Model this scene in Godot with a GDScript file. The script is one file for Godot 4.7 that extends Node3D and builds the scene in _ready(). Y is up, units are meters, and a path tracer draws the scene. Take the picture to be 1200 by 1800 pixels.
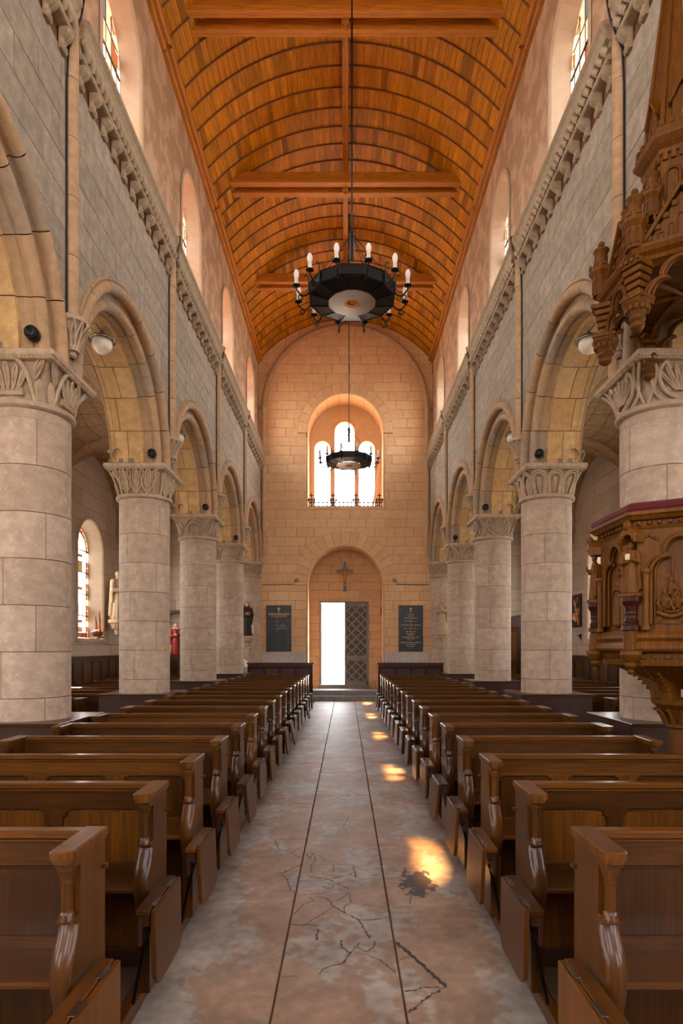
extends Node3D
# A parish church nave looking west. Depth d runs along -z from the camera; x is across the nave, y is up; metres.
const EYE := 1.81
const FOC := 1100.0
const WF := 2.874       # face of the arcade wall, from the axis
const WC := 2.98        # face of the clerestory wall
const WT := 0.786       # thickness of the arcade wall
const BAY := 3.73
const COL := 2.79       # depth of the first column in front of the camera
const CX := 3.286       # columns, from the axis
const CR := 0.397
const ZW := 21.35       # depth of the west wall
const SPR := 4.684      # springing of the arcade
const AW := 6.445       # face of the aisle walls
const EAST := 5.0
const SKY := 6.0
const EXPO := 3.2
const SUN := 6.0
var M := {}
var names := {}
var rng := RandomNumberGenerator.new()

class MB:
	var v := PackedVector3Array()
	var n := PackedVector3Array()
	var t := PackedVector2Array()
	var c := PackedColorArray()
	var col := Color.WHITE
	var grain := Vector3(0, 1, 0)
	var off := Vector2.ZERO
	var xf := Transform3D.IDENTITY
	func put(p: Vector3, nn: Vector3) -> void:
		var a := nn.cross(grain)
		if a.length_squared() < 0.02:
			a = nn.cross(Vector3(grain.y, grain.z, grain.x))
		a = a.normalized()
		t.append(Vector2(p.dot(a), p.dot(grain)) + off)
		v.append(xf * p)
		n.append((xf.basis * nn).normalized())
		c.append(col)
	func tri(a: Vector3, b: Vector3, d: Vector3) -> void:
		var nn := (b - a).cross(d - a).normalized()
		put(a, nn)
		put(d, nn)
		put(b, nn)
	func quad(a: Vector3, b: Vector3, d: Vector3, e: Vector3) -> void:
		var nn := (d - a).cross(e - b).normalized()
		for p in [a, d, b, a, e, d]:
			put(p, nn)
	func quado(a: Vector3, b: Vector3, d: Vector3, e: Vector3, out: Vector3) -> void:
		if (d - a).cross(e - b).dot(out) < 0.0:
			quad(a, e, d, b)
		else:
			quad(a, b, d, e)
	func box(cn: Vector3, sz: Vector3, b := 0.004) -> void:
		var h := sz * 0.5
		b = minf(b, minf(h.x, minf(h.y, h.z)) * 0.6)
		var s := [-1.0, 1.0]
		for i in 3:
			var j := (i + 1) % 3
			var k := (i + 2) % 3
			for q in s:
				var o := Vector3.ZERO
				o[i] = q
				var p := []
				for w in [[-1, -1], [1, -1], [1, 1], [-1, 1]]:
					var x := Vector3.ZERO
					x[i] = q * h[i]
					x[j] = w[0] * (h[j] - b)
					x[k] = w[1] * (h[k] - b)
					p.append(cn + x)
				quado(p[0], p[1], p[2], p[3], o)
			if b > 0.0:
				for q in s:
					for w in s:
						var o := Vector3.ZERO
						o[j] = q
						o[k] = w
						var p := []
						for z in [[-1, 0], [1, 0], [1, 1], [-1, 1]]:
							var x := Vector3.ZERO
							x[i] = z[0] * (h[i] - b)
							x[j] = q * (h[j] if z[1] == 0 else h[j] - b)
							x[k] = w * (h[k] - b if z[1] == 0 else h[k])
							p.append(cn + x)
						quado(p[0], p[1], p[2], p[3], o)
	func bar(a: Vector3, b: Vector3, w: float, h: float, bev := 0.003) -> void:
		var keep := xf
		var z := (b - a)
		var l := z.length()
		z = z / l
		var up := Vector3.UP if absf(z.y) < 0.99 else Vector3.RIGHT
		var x := up.cross(z).normalized()
		xf = keep * Transform3D(Basis(x, z.cross(x), z), (a + b) * 0.5)
		var g := grain
		grain = Vector3(0, 0, 1)
		box(Vector3.ZERO, Vector3(w, h, l), bev)
		grain = g
		xf = keep
	func prism(poly: PackedVector2Array, z0: float, z1: float, bev := 0.0, back := true) -> void:
		var p := poly
		if Geometry2D.is_polygon_clockwise(p):
			p = p.duplicate()
			p.reverse()
		var m := p.size()
		var inner := p
		if bev > 0.0:
			inner = PackedVector2Array()
			for i in m:
				var e0 := (p[i] - p[(i + m - 1) % m]).normalized()
				var e1 := (p[(i + 1) % m] - p[i]).normalized()
				var n0 := Vector2(-e0.y, e0.x)
				var n1 := Vector2(-e1.y, e1.x)
				var b := n0 + n1
				b = b / maxf(b.length_squared() * 0.5, 0.3)
				inner.append(p[i] + b * bev)
		var ids := Geometry2D.triangulate_polygon(p)
		for i in range(0, ids.size() - 2, 3):
			var q := [ids[i], ids[i + 1], ids[i + 2]]
			if (p[q[1]] - p[q[0]]).cross(p[q[2]] - p[q[0]]) < 0.0:
				q = [q[0], q[2], q[1]]
			tri(Vector3(inner[q[0]].x, inner[q[0]].y, z1), Vector3(inner[q[1]].x, inner[q[1]].y, z1), Vector3(inner[q[2]].x, inner[q[2]].y, z1))
			if back:
				tri(Vector3(p[q[0]].x, p[q[0]].y, z0), Vector3(p[q[2]].x, p[q[2]].y, z0), Vector3(p[q[1]].x, p[q[1]].y, z0))
		for i in m:
			var a := p[i]
			var b := p[(i + 1) % m]
			var a2 := inner[i]
			var b2 := inner[(i + 1) % m]
			quad(Vector3(a.x, a.y, z0), Vector3(b.x, b.y, z0), Vector3(b.x, b.y, z1 - bev), Vector3(a.x, a.y, z1 - bev))
			if bev > 0.0:
				quad(Vector3(a.x, a.y, z1 - bev), Vector3(b.x, b.y, z1 - bev), Vector3(b2.x, b2.y, z1), Vector3(a2.x, a2.y, z1))
	func grid(P: Array, smooth := true, cu := false, cv := false, flip := false) -> void:
		var r: int = P.size()
		var k: int = P[0].size()
		var N := []
		if smooth:
			for i in r:
				var row := PackedVector3Array()
				for j in k:
					var i0 := (i - 1 + r) % r if cu else maxi(i - 1, 0)
					var i1 := (i + 1) % r if cu else mini(i + 1, r - 1)
					var j0 := (j - 1 + k) % k if cv else maxi(j - 1, 0)
					var j1 := (j + 1) % k if cv else mini(j + 1, k - 1)
					var a: Vector3 = P[i1][j] - P[i0][j]
					var b: Vector3 = P[i][j1] - P[i][j0]
					var w := a.cross(b).normalized()
					row.append(-w if flip else w)
				N.append(row)
		for i in (r if cu else r - 1):
			for j in (k if cv else k - 1):
				var i1 := (i + 1) % r
				var j1 := (j + 1) % k
				var q := [[i, j], [i1, j], [i1, j1], [i, j1]]
				if flip:
					q = [[i, j], [i, j1], [i1, j1], [i1, j]]
				if smooth:
					for z in [0, 2, 1, 0, 3, 2]:
						put(P[q[z][0]][q[z][1]], N[q[z][0]][q[z][1]])
				else:
					quad(P[q[0][0]][q[0][1]], P[q[1][0]][q[1][1]], P[q[2][0]][q[2][1]], P[q[3][0]][q[3][1]])
	func lathe(prof: Array, segs := 16, a0 := 0.0, a1 := TAU, smooth := true, o := Vector3.ZERO) -> void:
		var full := a1 - a0 > TAU - 0.001
		var P := []
		var fine := []
		for i in prof.size():
			var q0 := Vector2(prof[i][0], prof[i][1])
			fine.append([q0.x, q0.y])
			if i + 1 < prof.size() and smooth:
				var q1 := Vector2(prof[i + 1][0], prof[i + 1][1])
				var len_ := q0.distance_to(q1)
				if len_ > 0.02:
					for f in [0.003 / len_, 1.0 - 0.003 / len_]:
						var q := q0.lerp(q1, f)
						fine.append([q.x, q.y])
		prof = fine
		for i in (segs if full else segs + 1):
			var a := a0 + (a1 - a0) * i / segs
			var row := PackedVector3Array()
			for q in prof:
				row.append(o + Vector3(cos(a) * q[0], q[1], sin(a) * q[0]))
			P.append(row)
		grid(P, smooth, full, false, prof[-1][1] >= prof[0][1])
	func tube(path: Array, r: float, segs := 6, closed := false, r2 := -1.0) -> void:
		var P := []
		var m := path.size()
		var up := Vector3(0.13, 0.97, 0.21)
		for i in m:
			var a: Vector3 = path[(i - 1 + m) % m] if closed else path[maxi(i - 1, 0)]
			var b: Vector3 = path[(i + 1) % m] if closed else path[mini(i + 1, m - 1)]
			var z := (b - a).normalized()
			var x := (up - z * up.dot(z)).normalized()
			up = x
			var y := z.cross(x)
			var rr := r if r2 < 0.0 else lerpf(r, r2, float(i) / (m - 1))
			var row := PackedVector3Array()
			for j in segs:
				var q := TAU * j / segs
				row.append(path[i] + (x * cos(q) + y * sin(q)) * rr)
			P.append(row)
		grid(P, true, closed, true, true)
		if not closed:
			for e in [0, m - 1]:
				for j in segs:
					if e == 0:
						tri(path[0], P[0][(j + 1) % segs], P[0][j])
					else:
						tri(path[e], P[e][j], P[e][(j + 1) % segs])
	func ball(o: Vector3, r: Vector3, su := 12, sv := 8) -> void:
		var P := []
		for i in su:
			var a := -TAU * i / su
			var row := PackedVector3Array()
			for j in sv + 1:
				var b := -PI / 2 + PI * j / sv
				row.append(o + Vector3(cos(a) * cos(b) * r.x, sin(b) * r.y, sin(a) * cos(b) * r.z))
			P.append(row)
		grid(P, true, true, false, false)
	func mesh() -> ArrayMesh:
		var a := []
		a.resize(Mesh.ARRAY_MAX)
		a[Mesh.ARRAY_VERTEX] = v
		a[Mesh.ARRAY_NORMAL] = n
		a[Mesh.ARRAY_TEX_UV] = t
		a[Mesh.ARRAY_COLOR] = c
		var m := ArrayMesh.new()
		m.add_surface_from_arrays(Mesh.PRIMITIVE_TRIANGLES, a)
		return m

func numbered(called: String) -> String:
	names[called] = names.get(called, -1) + 1
	return called if names[called] == 0 else "%s_%03d" % [called, names[called]]

func inst(called: String, m: Mesh, mat: Material, parent: Node, at := Transform3D.IDENTITY) -> MeshInstance3D:
	var o := MeshInstance3D.new()
	o.name = numbered(called) if parent == self else called
	o.mesh = m
	o.material_override = mat
	o.transform = at
	parent.add_child(o, true)
	return o

func obj(called: String, b: MB, mat: Material, parent: Node, at := Transform3D.IDENTITY) -> MeshInstance3D:
	return inst(called, b.mesh(), mat, parent, at)

func tag(o: Node, label: String, category: String, group := "", kind := "") -> Node:
	o.set_meta("label", label)
	o.set_meta("category", category)
	if group:
		o.set_meta("group", group)
	if kind:
		o.set_meta("kind", kind)
	return o

func thing(called: String, label: String, category: String, at := Transform3D.IDENTITY, group := "", kind := "") -> Node3D:
	var o := Node3D.new()
	o.name = numbered(called)
	o.transform = at
	add_child(o, true)
	tag(o, label, category, group, kind)
	return o

func dup(o: Node3D, label: String, at: Transform3D) -> Node3D:
	var r: Node3D = o.duplicate()
	r.name = numbered(str(o.name).split("_0")[0])
	add_child(r, true)
	r.transform = at
	r.set_meta("label", label)
	return r

func T(x: float, y: float, z: float, ry := 0.0) -> Transform3D:
	return Transform3D(Basis(Vector3.UP, ry), Vector3(x, y, z))

func rect(x0: float, y0: float, x1: float, y1: float) -> PackedVector2Array:
	return PackedVector2Array([Vector2(x0, y0), Vector2(x1, y0), Vector2(x1, y1), Vector2(x0, y1)])

func arched(cx: float, y0: float, spring: float, r: float, segs := 24) -> PackedVector2Array:
	var p := PackedVector2Array([Vector2(cx - r, y0), Vector2(cx + r, y0)])
	for i in segs + 1:
		var a := PI * i / segs
		p.append(Vector2(cx + cos(a) * r, spring + sin(a) * r))
	return p

func seamless(seed_: int, freq: float, w: int, h: int, oct := 4) -> PackedByteArray:
	var f := FastNoiseLite.new()
	f.seed = seed_
	f.frequency = freq
	f.fractal_octaves = oct
	var im := f.get_seamless_image(w, h)
	im.convert(Image.FORMAT_L8)
	return im.get_data()

func stretched(seed_: int, freq: float, w: int, h: int, oct := 4) -> PackedByteArray:
	# noise made on a short strip and drawn out along v, for grain and streaks
	var f := FastNoiseLite.new()
	f.seed = seed_
	f.frequency = freq
	f.fractal_octaves = oct
	var im := f.get_seamless_image(w, maxi(h / 16, 8))
	im.convert(Image.FORMAT_L8)
	im.resize(w, h, Image.INTERPOLATE_CUBIC)
	return im.get_data()

func tex_from(d: PackedByteArray, w: int, h: int) -> ImageTexture:
	return ImageTexture.create_from_image(Image.create_from_data(w, h, false, Image.FORMAT_RGB8, d))

func mat(called: String, c: Color, rough := 0.8, tex: Texture2D = null, sc := 1.0, tri := true, bump: Texture2D = null, bs := 0.3) -> StandardMaterial3D:
	var m := StandardMaterial3D.new()
	m.resource_name = called
	m.albedo_color = c
	m.roughness = rough
	if tex:
		m.albedo_texture = tex
	if bump:
		m.heightmap_enabled = true
		m.heightmap_texture = bump
		m.heightmap_scale = bs
	if tri and (tex or bump):
		m.uv1_triplanar = true
		m.uv1_world_triplanar = true
	m.uv1_scale = Vector3(sc, sc, sc)
	M[called] = m
	return m

func make_materials() -> void:
	var S := 512
	# stone: mottled, with pale scuffs
	var a := seamless(3, 0.012, S, S)
	var b := seamless(8, 0.09, S, S)
	var s := seamless(21, 0.03, S, S, 5)
	var d := PackedByteArray()
	d.resize(S * S * 3)
	for i in S * S:
		var q := 0.80 + 0.20 * (a[i] / 255.0) + 0.10 * (b[i] / 255.0 - 0.5)
		var w: float = clampf((s[i] / 255.0 - 0.62) * 4.0, 0.0, 1.0) * 0.22
		d[i * 3] = clampi(int(255 * (q + w * 0.4)), 0, 255)
		d[i * 3 + 1] = clampi(int(255 * (q * 0.985 + w * 0.5)), 0, 255)
		d[i * 3 + 2] = clampi(int(255 * (q * 0.96 + w * 0.6)), 0, 255)
	var t_stone := tex_from(d, S, S)
	var df := PackedByteArray()
	df.resize(S * S * 3)
	for i in S * S * 3:
		df[i] = clampi(int(lerpf(240.0, d[i], 0.35)), 0, 255)
	var t_fine := tex_from(df, S, S)
	# wood: streaks along v
	var g := stretched(5, 0.05, S, S, 5)
	var g2 := stretched(15, 0.012, S, S, 3)
	var dw := PackedByteArray()
	dw.resize(S * S * 3)
	for i in S * S:
		var q := 0.74 + 0.28 * (g[i] / 255.0) + 0.2 * (g2[i] / 255.0 - 0.5)
		dw[i * 3] = clampi(int(255 * q), 0, 255)
		dw[i * 3 + 1] = clampi(int(255 * (q * 0.97)), 0, 255)
		dw[i * 3 + 2] = clampi(int(255 * (q * 0.92)), 0, 255)
	var t_wood := tex_from(dw, S, S)
	# plaster: rain stains that run down the wall, with ragged outlines
	var p1 := seamless(31, 0.010, S, S, 5)
	var p2 := seamless(33, 0.02, S, S, 5)
	var dp := PackedByteArray()
	dp.resize(S * S * 3)
	for i in S * S:
		var q: float = smoothstep(0.38, 0.62, 0.65 * p1[i] / 255.0 + 0.35 * p2[i] / 255.0)
		var k := 0.97 + 0.06 * (b[i] / 255.0 - 0.5)
		dp[i * 3] = clampi(int(255 * k * lerpf(0.88, 1.0, q)), 0, 255)
		dp[i * 3 + 1] = clampi(int(255 * k * lerpf(0.83, 0.97, q)), 0, 255)
		dp[i * 3 + 2] = clampi(int(255 * k * lerpf(0.77, 0.93, q)), 0, 255)
	var t_plaster := tex_from(dp, S, S)
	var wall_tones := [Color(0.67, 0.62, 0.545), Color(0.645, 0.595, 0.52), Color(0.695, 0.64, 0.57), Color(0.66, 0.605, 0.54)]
	for i in 4:
		mat("wall_stone%d" % i, wall_tones[i], 0.85, t_stone, 0.7)
		var ct: Color = [Color(0.765, 0.665, 0.575), Color(0.74, 0.64, 0.55), Color(0.785, 0.685, 0.60), Color(0.755, 0.65, 0.565)][i]
		mat("column_stone%d" % i, ct, 0.75, t_stone, 0.9)
		var ot: Color = [Color(0.86, 0.70, 0.47), Color(0.84, 0.67, 0.44), Color(0.88, 0.73, 0.51), Color(0.85, 0.69, 0.48)][i]
		mat("arch_stone%d" % i, ot, 0.85, t_stone, 0.8)
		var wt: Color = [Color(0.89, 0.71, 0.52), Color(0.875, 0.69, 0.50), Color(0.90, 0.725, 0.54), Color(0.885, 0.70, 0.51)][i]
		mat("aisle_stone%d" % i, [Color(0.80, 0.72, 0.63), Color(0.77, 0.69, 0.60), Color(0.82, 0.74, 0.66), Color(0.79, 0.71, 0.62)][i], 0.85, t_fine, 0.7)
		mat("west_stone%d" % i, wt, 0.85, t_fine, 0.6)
		var pw: Color = [Color(0.33, 0.19, 0.050), Color(0.275, 0.155, 0.040), Color(0.385, 0.228, 0.064), Color(0.30, 0.172, 0.045)][i]
		mat("pew_wood%d" % i, pw, 0.32, t_wood, 1.6, false)
		M["pew_wood%d" % i].clearcoat_enabled = true
		M["pew_wood%d" % i].clearcoat = 0.2
		M["pew_wood%d" % i].clearcoat_roughness = 0.15
		M["pew_wood%d" % i].metallic_specular = 0.32
	mat("mould_stone", Color(0.70, 0.60, 0.50), 0.8, t_stone, 1.1)
	mat("shaft_stone", Color(0.76, 0.62, 0.47), 0.8, t_stone, 1.0)
	mat("capital_stone", Color(0.76, 0.66, 0.55), 0.8, t_stone, 1.3)
	mat("cornice_stone", Color(0.71, 0.62, 0.51), 0.85, t_stone, 1.1)
	mat("reveal_stone", Color(0.80, 0.69, 0.58), 0.85, t_fine, 0.7)
	mat("joint", Color(0.45, 0.28, 0.17), 0.95)
	mat("plaster", Color(0.80, 0.68, 0.58), 0.9, t_plaster, 0.35)
	mat("aisle_plaster", Color(0.74, 0.66, 0.58), 0.9, t_stone, 0.5)
	mat("ceiling_wood", Color(0.87, 0.58, 0.07), 0.55, t_wood, 1.3, false)
	M["ceiling_wood"].vertex_color_use_as_albedo = true
	M["ceiling_wood"].metallic_specular = 0.3
	mat("ceiling_beam", Color(0.80, 0.50, 0.07), 0.55, t_wood, 1.0, false)
	mat("batten", Color(0.50, 0.27, 0.06), 0.55, t_wood, 1.0, false)
	mat("dark_wood", Color(0.24, 0.11, 0.045), 0.4, t_wood, 1.5, false)
	mat("carved_wood", Color(0.47, 0.285, 0.062), 0.5, t_wood, 2.0, false)
	M["carved_wood"].metallic_specular = 0.3
	mat("red_wood", Color(0.30, 0.13, 0.08), 0.3, t_wood, 1.5, false)
	M["red_wood"].metallic_specular = 0.3
	mat("platform_wood", Color(0.34, 0.25, 0.18), 0.7, t_wood, 1.2, false)
	mat("black_iron", Color(0.035, 0.033, 0.032), 0.38)
	M["black_iron"].metallic = 0.5
	mat("steel", Color(0.60, 0.59, 0.58), 0.25)
	M["steel"].metallic = 1.0
	mat("bulb", Color(0.95, 0.92, 0.88), 0.25)
	mat("candle", Color(0.88, 0.84, 0.76), 0.5)
	mat("globe", Color(0.93, 0.88, 0.80), 0.12)
	mat("grey_metal", Color(0.50, 0.47, 0.44), 0.55)
	mat("black", Color(0.03, 0.03, 0.03), 0.5)
	mat("slate", Color(0.075, 0.08, 0.085), 0.35)
	mat("gilt", Color(0.90, 0.74, 0.48), 0.45)
	mat("plaque_red", Color(0.62, 0.28, 0.20), 0.6)
	mat("plaque_grey", Color(0.30, 0.29, 0.29), 0.6)
	mat("marble", Color(0.80, 0.76, 0.72), 0.4, t_stone, 2.0)
	mat("velvet", Color(0.33, 0.02, 0.045), 0.95)
	M["velvet"].rim_enabled = true
	M["velvet"].rim = 0.5
	mat("lead", Color(0.05, 0.05, 0.055), 0.7)
	mat("white_cloth", Color(0.90, 0.90, 0.90), 0.85)
	mat("grey_cloth", Color(0.55, 0.56, 0.57), 0.85)
	mat("statue_stone", Color(0.78, 0.66, 0.52), 0.8, t_stone, 2.0)
	mat("habit", Color(0.10, 0.075, 0.07), 0.7)
	mat("skin", Color(0.80, 0.60, 0.46), 0.6)
	mat("cream", Color(0.86, 0.76, 0.60), 0.6)
	mat("red_paint", Color(0.55, 0.08, 0.04), 0.5)
	mat("gold_paint", Color(0.86, 0.55, 0.10), 0.4)
	mat("copper", Color(0.74, 0.40, 0.16), 0.5)
	mat("sail", Color(0.42, 0.19, 0.06), 0.8)
	mat("door_wood", Color(0.60, 0.58, 0.56), 0.6, t_wood, 1.3, false)
	mat("door_panel", Color(0.38, 0.37, 0.36), 0.6, t_wood, 1.3, false)
	mat("step_stone", Color(0.56, 0.54, 0.52), 0.8, t_stone, 0.8)
	mat("ground", Color(0.82, 0.80, 0.77), 0.9, t_stone, 0.4)
	# glass: clear leaded panes let the daylight through; coloured ones scatter it
	var gl := mat("clear_glass", Color(0.95, 0.97, 1.0, 0.10), 0.05)
	gl.transparency = BaseMaterial3D.TRANSPARENCY_ALPHA
	for q in [["amber_glass", Color(0.98, 0.58, 0.10)], ["orange_glass", Color(0.95, 0.36, 0.04)], ["yellow_glass", Color(0.97, 0.82, 0.30)], ["blue_glass", Color(0.55, 0.72, 0.90)], ["opal_glass", Color(0.95, 0.95, 0.93)]]:
		var m := mat(q[0], q[1], 0.3)
		m.backlight_enabled = true
		m.backlight = Color(0.26, 0.26, 0.26) if q[0] != "opal_glass" else Color(0.7, 0.7, 0.7)

func frame_of(side: int) -> Transform3D:
	# wall frame: x along the wall, y up, z out of the face; side -1 left, 1 right, 0 west
	if side < 0:
		return Transform3D(Basis(Vector3(0, 0, -1), Vector3.UP, Vector3(1, 0, 0)), Vector3(-WF, 0, 0))
	if side > 0:
		return Transform3D(Basis(Vector3(0, 0, 1), Vector3.UP, Vector3(-1, 0, 0)), Vector3(WF, 0, 0))
	return Transform3D(Basis.IDENTITY, Vector3(0, 0, -ZW))

func stones(parent: Node, fr: Transform3D, u0: float, u1: float, v0: float, v1: float, rh: float, ln: float, holes: Array, kind: String, depth := 0.014, seed_ := 1, under_vault := false) -> void:
	# a running bond of separate ashlar blocks, cut round the openings
	var r := RandomNumberGenerator.new()
	r.seed = seed_
	var cache := {}
	var rest := []
	var count := 0
	var rows := int(round((v1 - v0) / rh))
	rh = (v1 - v0) / rows
	var gap := 0.008
	for j in rows:
		var x := u0 - ln * (0.5 if j % 2 == 1 else 0.0) - r.randf() * 0.1 * ln
		while x < u1 - 0.02:
			var l := ln * r.randf_range(0.88, 1.12)
			var a := maxf(x, u0)
			var b := minf(x + l, u1)
			x += l
			if b - a < 0.06:
				continue
			var ya := v0 + rh * j
			if under_vault and ya + rh / 2 > 9.36 + sqrt(maxf(3.84 * 3.84 - pow((a + b) / 2, 2.0), 0.0)):
				continue
			var polys := [rect(a + gap / 2, ya + gap / 2, b - gap / 2, ya + rh - gap / 2)]
			for h in holes:
				var next := []
				for p in polys:
					for q in Geometry2D.clip_polygons(p, h):
						if not Geometry2D.is_polygon_clockwise(q) and q.size() > 2:
							next.append(q)
				polys = next
			for p in polys:
				var area := 0.0
				for i in p.size():
					area += p[i].cross(p[(i + 1) % p.size()]) * 0.5
				if absf(area) < 0.006:
					continue
				var m: Material = M["%s%d" % [kind, r.randi() % 4]]
				var mb := MB.new()
				var key := ""
				var off := Vector3.ZERO
				if p.size() == 4 and absf(absf(area) - (b - a - gap) * (rh - gap)) < 1e-4:
					key = "%.2f" % (b - a)
					off = Vector3(a, ya, 0)
					if not cache.has(key):
						mb.prism(rect(gap / 2, gap / 2, snappedf(b - a, 0.01) - gap / 2, rh - gap / 2), 0.0, depth, 0.003, false)
						cache[key] = mb.mesh()
					inst("stone", cache[key], m, parent, fr * Transform3D(Basis.IDENTITY, off + Vector3(0, 0, r.randf() * 0.002)))
				else:
					mb.prism(p, 0.0, depth, 0.0, false)
					obj("stone", mb, m, parent, fr)
				count += 1

func wedge(rin: float, rout: float, half: float, z0: float, z1: float, n := 3, bev := 0.003) -> ArrayMesh:
	# one voussoir pointing up, between two radii
	var p := PackedVector2Array()
	for i in n + 1:
		var a := PI / 2 + half - 2 * half * i / n
		p.append(Vector2(cos(a), sin(a)) * rin)
	for i in n + 1:
		var a := PI / 2 - half + 2 * half * i / n
		p.append(Vector2(cos(a), sin(a)) * rout)
	var mb := MB.new()
	mb.prism(p, z0, z1, bev)
	return mb.mesh()

func swept(prof: Array, half: float, n := 4) -> ArrayMesh:
	# profile of (radius, depth into the wall) turned about the arch centre, piece pointing up
	var P := []
	for i in n + 1:
		var a := PI / 2 + half - 2 * half * i / n
		var row := PackedVector3Array()
		for q in prof:
			row.append(Vector3(cos(a) * q[0], sin(a) * q[0], -q[1]))
		P.append(row)
	var mb := MB.new()
	mb.grid(P, true, false, false, true)
	return mb.mesh()

func bay_poly(r: float, y0: float, y1: float) -> PackedVector2Array:
	var h := BAY / 2 + 0.001
	var p := PackedVector2Array([Vector2(-h, y0)])
	for i in 33:
		var a := PI - PI * i / 32
		p.append(Vector2(cos(a) * r, y0 + sin(a) * r))
	p.append(Vector2(h, y0))
	p.append(Vector2(h, y1))
	p.append(Vector2(-h, y1))
	return p

func bay_d(k: int) -> float:
	return COL + BAY * (k + 0.5)      # k = 0 is the bay the camera looks into first

func build_arcade(side: int) -> void:
	var w := thing("wall_left" if side < 0 else "wall_right", "pale ashlar arcade wall with round arches on the %s side" % ("nun statue" if side < 0 else "pulpit"), "wall", Transform3D.IDENTITY, "", "structure")
	var fr := frame_of(side)
	# mortar core behind the blocks
	var ca := MB.new()
	ca.prism(bay_poly(1.68, SPR, 8.46), -0.16, -0.012)
	var cb := MB.new()
	cb.prism(bay_poly(1.392, SPR, 8.46), -WT + 0.004, -0.275)
	ca.prism(bay_poly(1.47, SPR, 8.46), -0.275, -0.16)
	var ma := ca.mesh()
	var mb_ := cb.mesh()
	for k in range(-2, 5):
		var at := fr * T(-side * bay_d(k), 0, 0)
		inst("wall_core", ma, M["joint"], w, at)
		inst("wall_core", mb_, M["joint"] if k >= 0 else M["arch_stone0"], w, at)
	# back of the wall towards the aisle, plain
	var back := MB.new()
	back.prism(bay_poly(1.374, SPR, 8.46), -WT - 0.01, -WT + 0.003)
	var mbk := back.mesh()
	for k in range(-2, 5):
		inst("aisle_face", mbk, M["aisle_plaster"], w, fr * T(-side * bay_d(k), 0, 0))
	# face blocks
	var holes := []
	for k in range(0, 5):
		var pl := PackedVector2Array()
		for q in arched(-side * bay_d(k), SPR - 0.5, SPR, 1.79, 32):
			pl.append(q)
		holes.append(pl)
	var d0 := COL
	var d1 := ZW
	var ua := d0 if side < 0 else -d1
	var ub := d1 if side < 0 else -d0
	stones(w, fr * T(0, 0, -0.013), ua, ub, SPR, 7.86, 0.352, 0.86, holes, "wall_stone", 0.013, 11 + side)
	# arches: outer rolled orders and the broad ochre soffit, each voussoir its own stone
	var prof := [[1.80, 0.012], [1.80, -0.025], [1.775, -0.03], [1.765, 0.0]]
	for i in 9:
		var a := deg_to_rad(15.0 + 215.0 * i / 8)
		prof.append([1.695 + cos(a) * 0.068, 0.005 - sin(a) * 0.068])
	prof.append_array([[1.665, 0.085], [1.60, 0.085], [1.575, 0.09]])
	for i in 9:
		var a := deg_to_rad(15.0 + 215.0 * i / 8)
		prof.append([1.505 + cos(a) * 0.066, 0.10 - sin(a) * 0.066])
	prof.append_array([[1.462, 0.175], [1.438, 0.18], [1.438, 0.275], [1.39, 0.275]])
	var st := PI / 9
	var order := swept(prof, st / 2 - 0.0032, 5)
	var sa := []
	for z in [[0.272, 0.50], [0.508, WT - 0.09], [0.272, 0.60], [0.608, WT - 0.09]]:
		sa.append(swept([[1.44, z[0]], [1.376, z[0]], [1.372, z[0] + 0.004], [1.372, z[1] - 0.004], [1.376, z[1]], [1.44, z[1]]], st / 2 - 0.0035, 4))
	var edge := swept([[1.44, WT - 0.088], [1.385, WT - 0.088], [1.385, WT + 0.012], [1.46, WT + 0.012]], st / 2 - 0.0035, 4)
	for k in range(-1, 5):
		var arch := Node3D.new()
		arch.name = "arch"
		w.add_child(arch, true)
		arch.transform = fr * T(-side * bay_d(k), SPR, 0)
		for i in 9:
			var rot := Transform3D(Basis(Vector3(0, 0, 1), PI / 2 - st * (i + 0.5)), Vector3.ZERO)
			inst("moulded_voussoir", order, M["shaft_stone"] if i % 3 else M["mould_stone"], arch, rot)
			var q := 0 if i % 2 == 0 else 2
			inst("soffit_stone", sa[q], M["arch_stone%d" % (i % 4)], arch, rot)
			inst("soffit_stone", sa[q + 1], M["arch_stone%d" % ((i + 2) % 4)], arch, rot)
			inst("soffit_stone", edge, M["arch_stone%d" % ((i + 1) % 4)], arch, rot)
	# engaged shafts on leaf corbels between the arches
	var seg := MB.new()
	seg.lathe([[0.0, 0.0], [0.086, 0.0], [0.089, 0.006], [0.089, 0.600], [0.086, 0.606], [0.0, 0.606]], 18)
	var segm := seg.mesh()
	var corbel := MB.new()
	corbel.lathe([[0.02, -0.42], [0.05, -0.40], [0.045, -0.36], [0.065, -0.30], [0.09, -0.2], [0.13, -0.09], [0.165, -0.07], [0.165, -0.03], [0.12, 0.0], [0.09, 0.02]], 16)
	var corbelm := corbel.mesh()
	var leafb := MB.new()
	for i in 7:
		var a := PI * i / 6
		var dir := Vector3(cos(a), 0, sin(a))
		var path := []
		for j in 7:
			var f := j / 6.0
			path.append(dir * lerpf(0.065, 0.18, f * f) + Vector3(0, -0.36 + 0.28 * f, 0) + Vector3(-dir.z, 0, dir.x) * sin(f * PI) * 0.025)
		leafb.tube(path, 0.016, 5)
		var other := []
		for j in 7:
			var f := j / 6.0
			other.append(dir * lerpf(0.065, 0.18, f * f) + Vector3(0, -0.36 + 0.28 * f, 0) - Vector3(-dir.z, 0, dir.x) * sin(f * PI) * 0.025)
		leafb.tube(other, 0.016, 5)
		leafb.ball(dir * 0.165 + Vector3(0, -0.085, 0), Vector3(0.022, 0.022, 0.022), 8, 6)
	var leafm := leafb.mesh()
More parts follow.
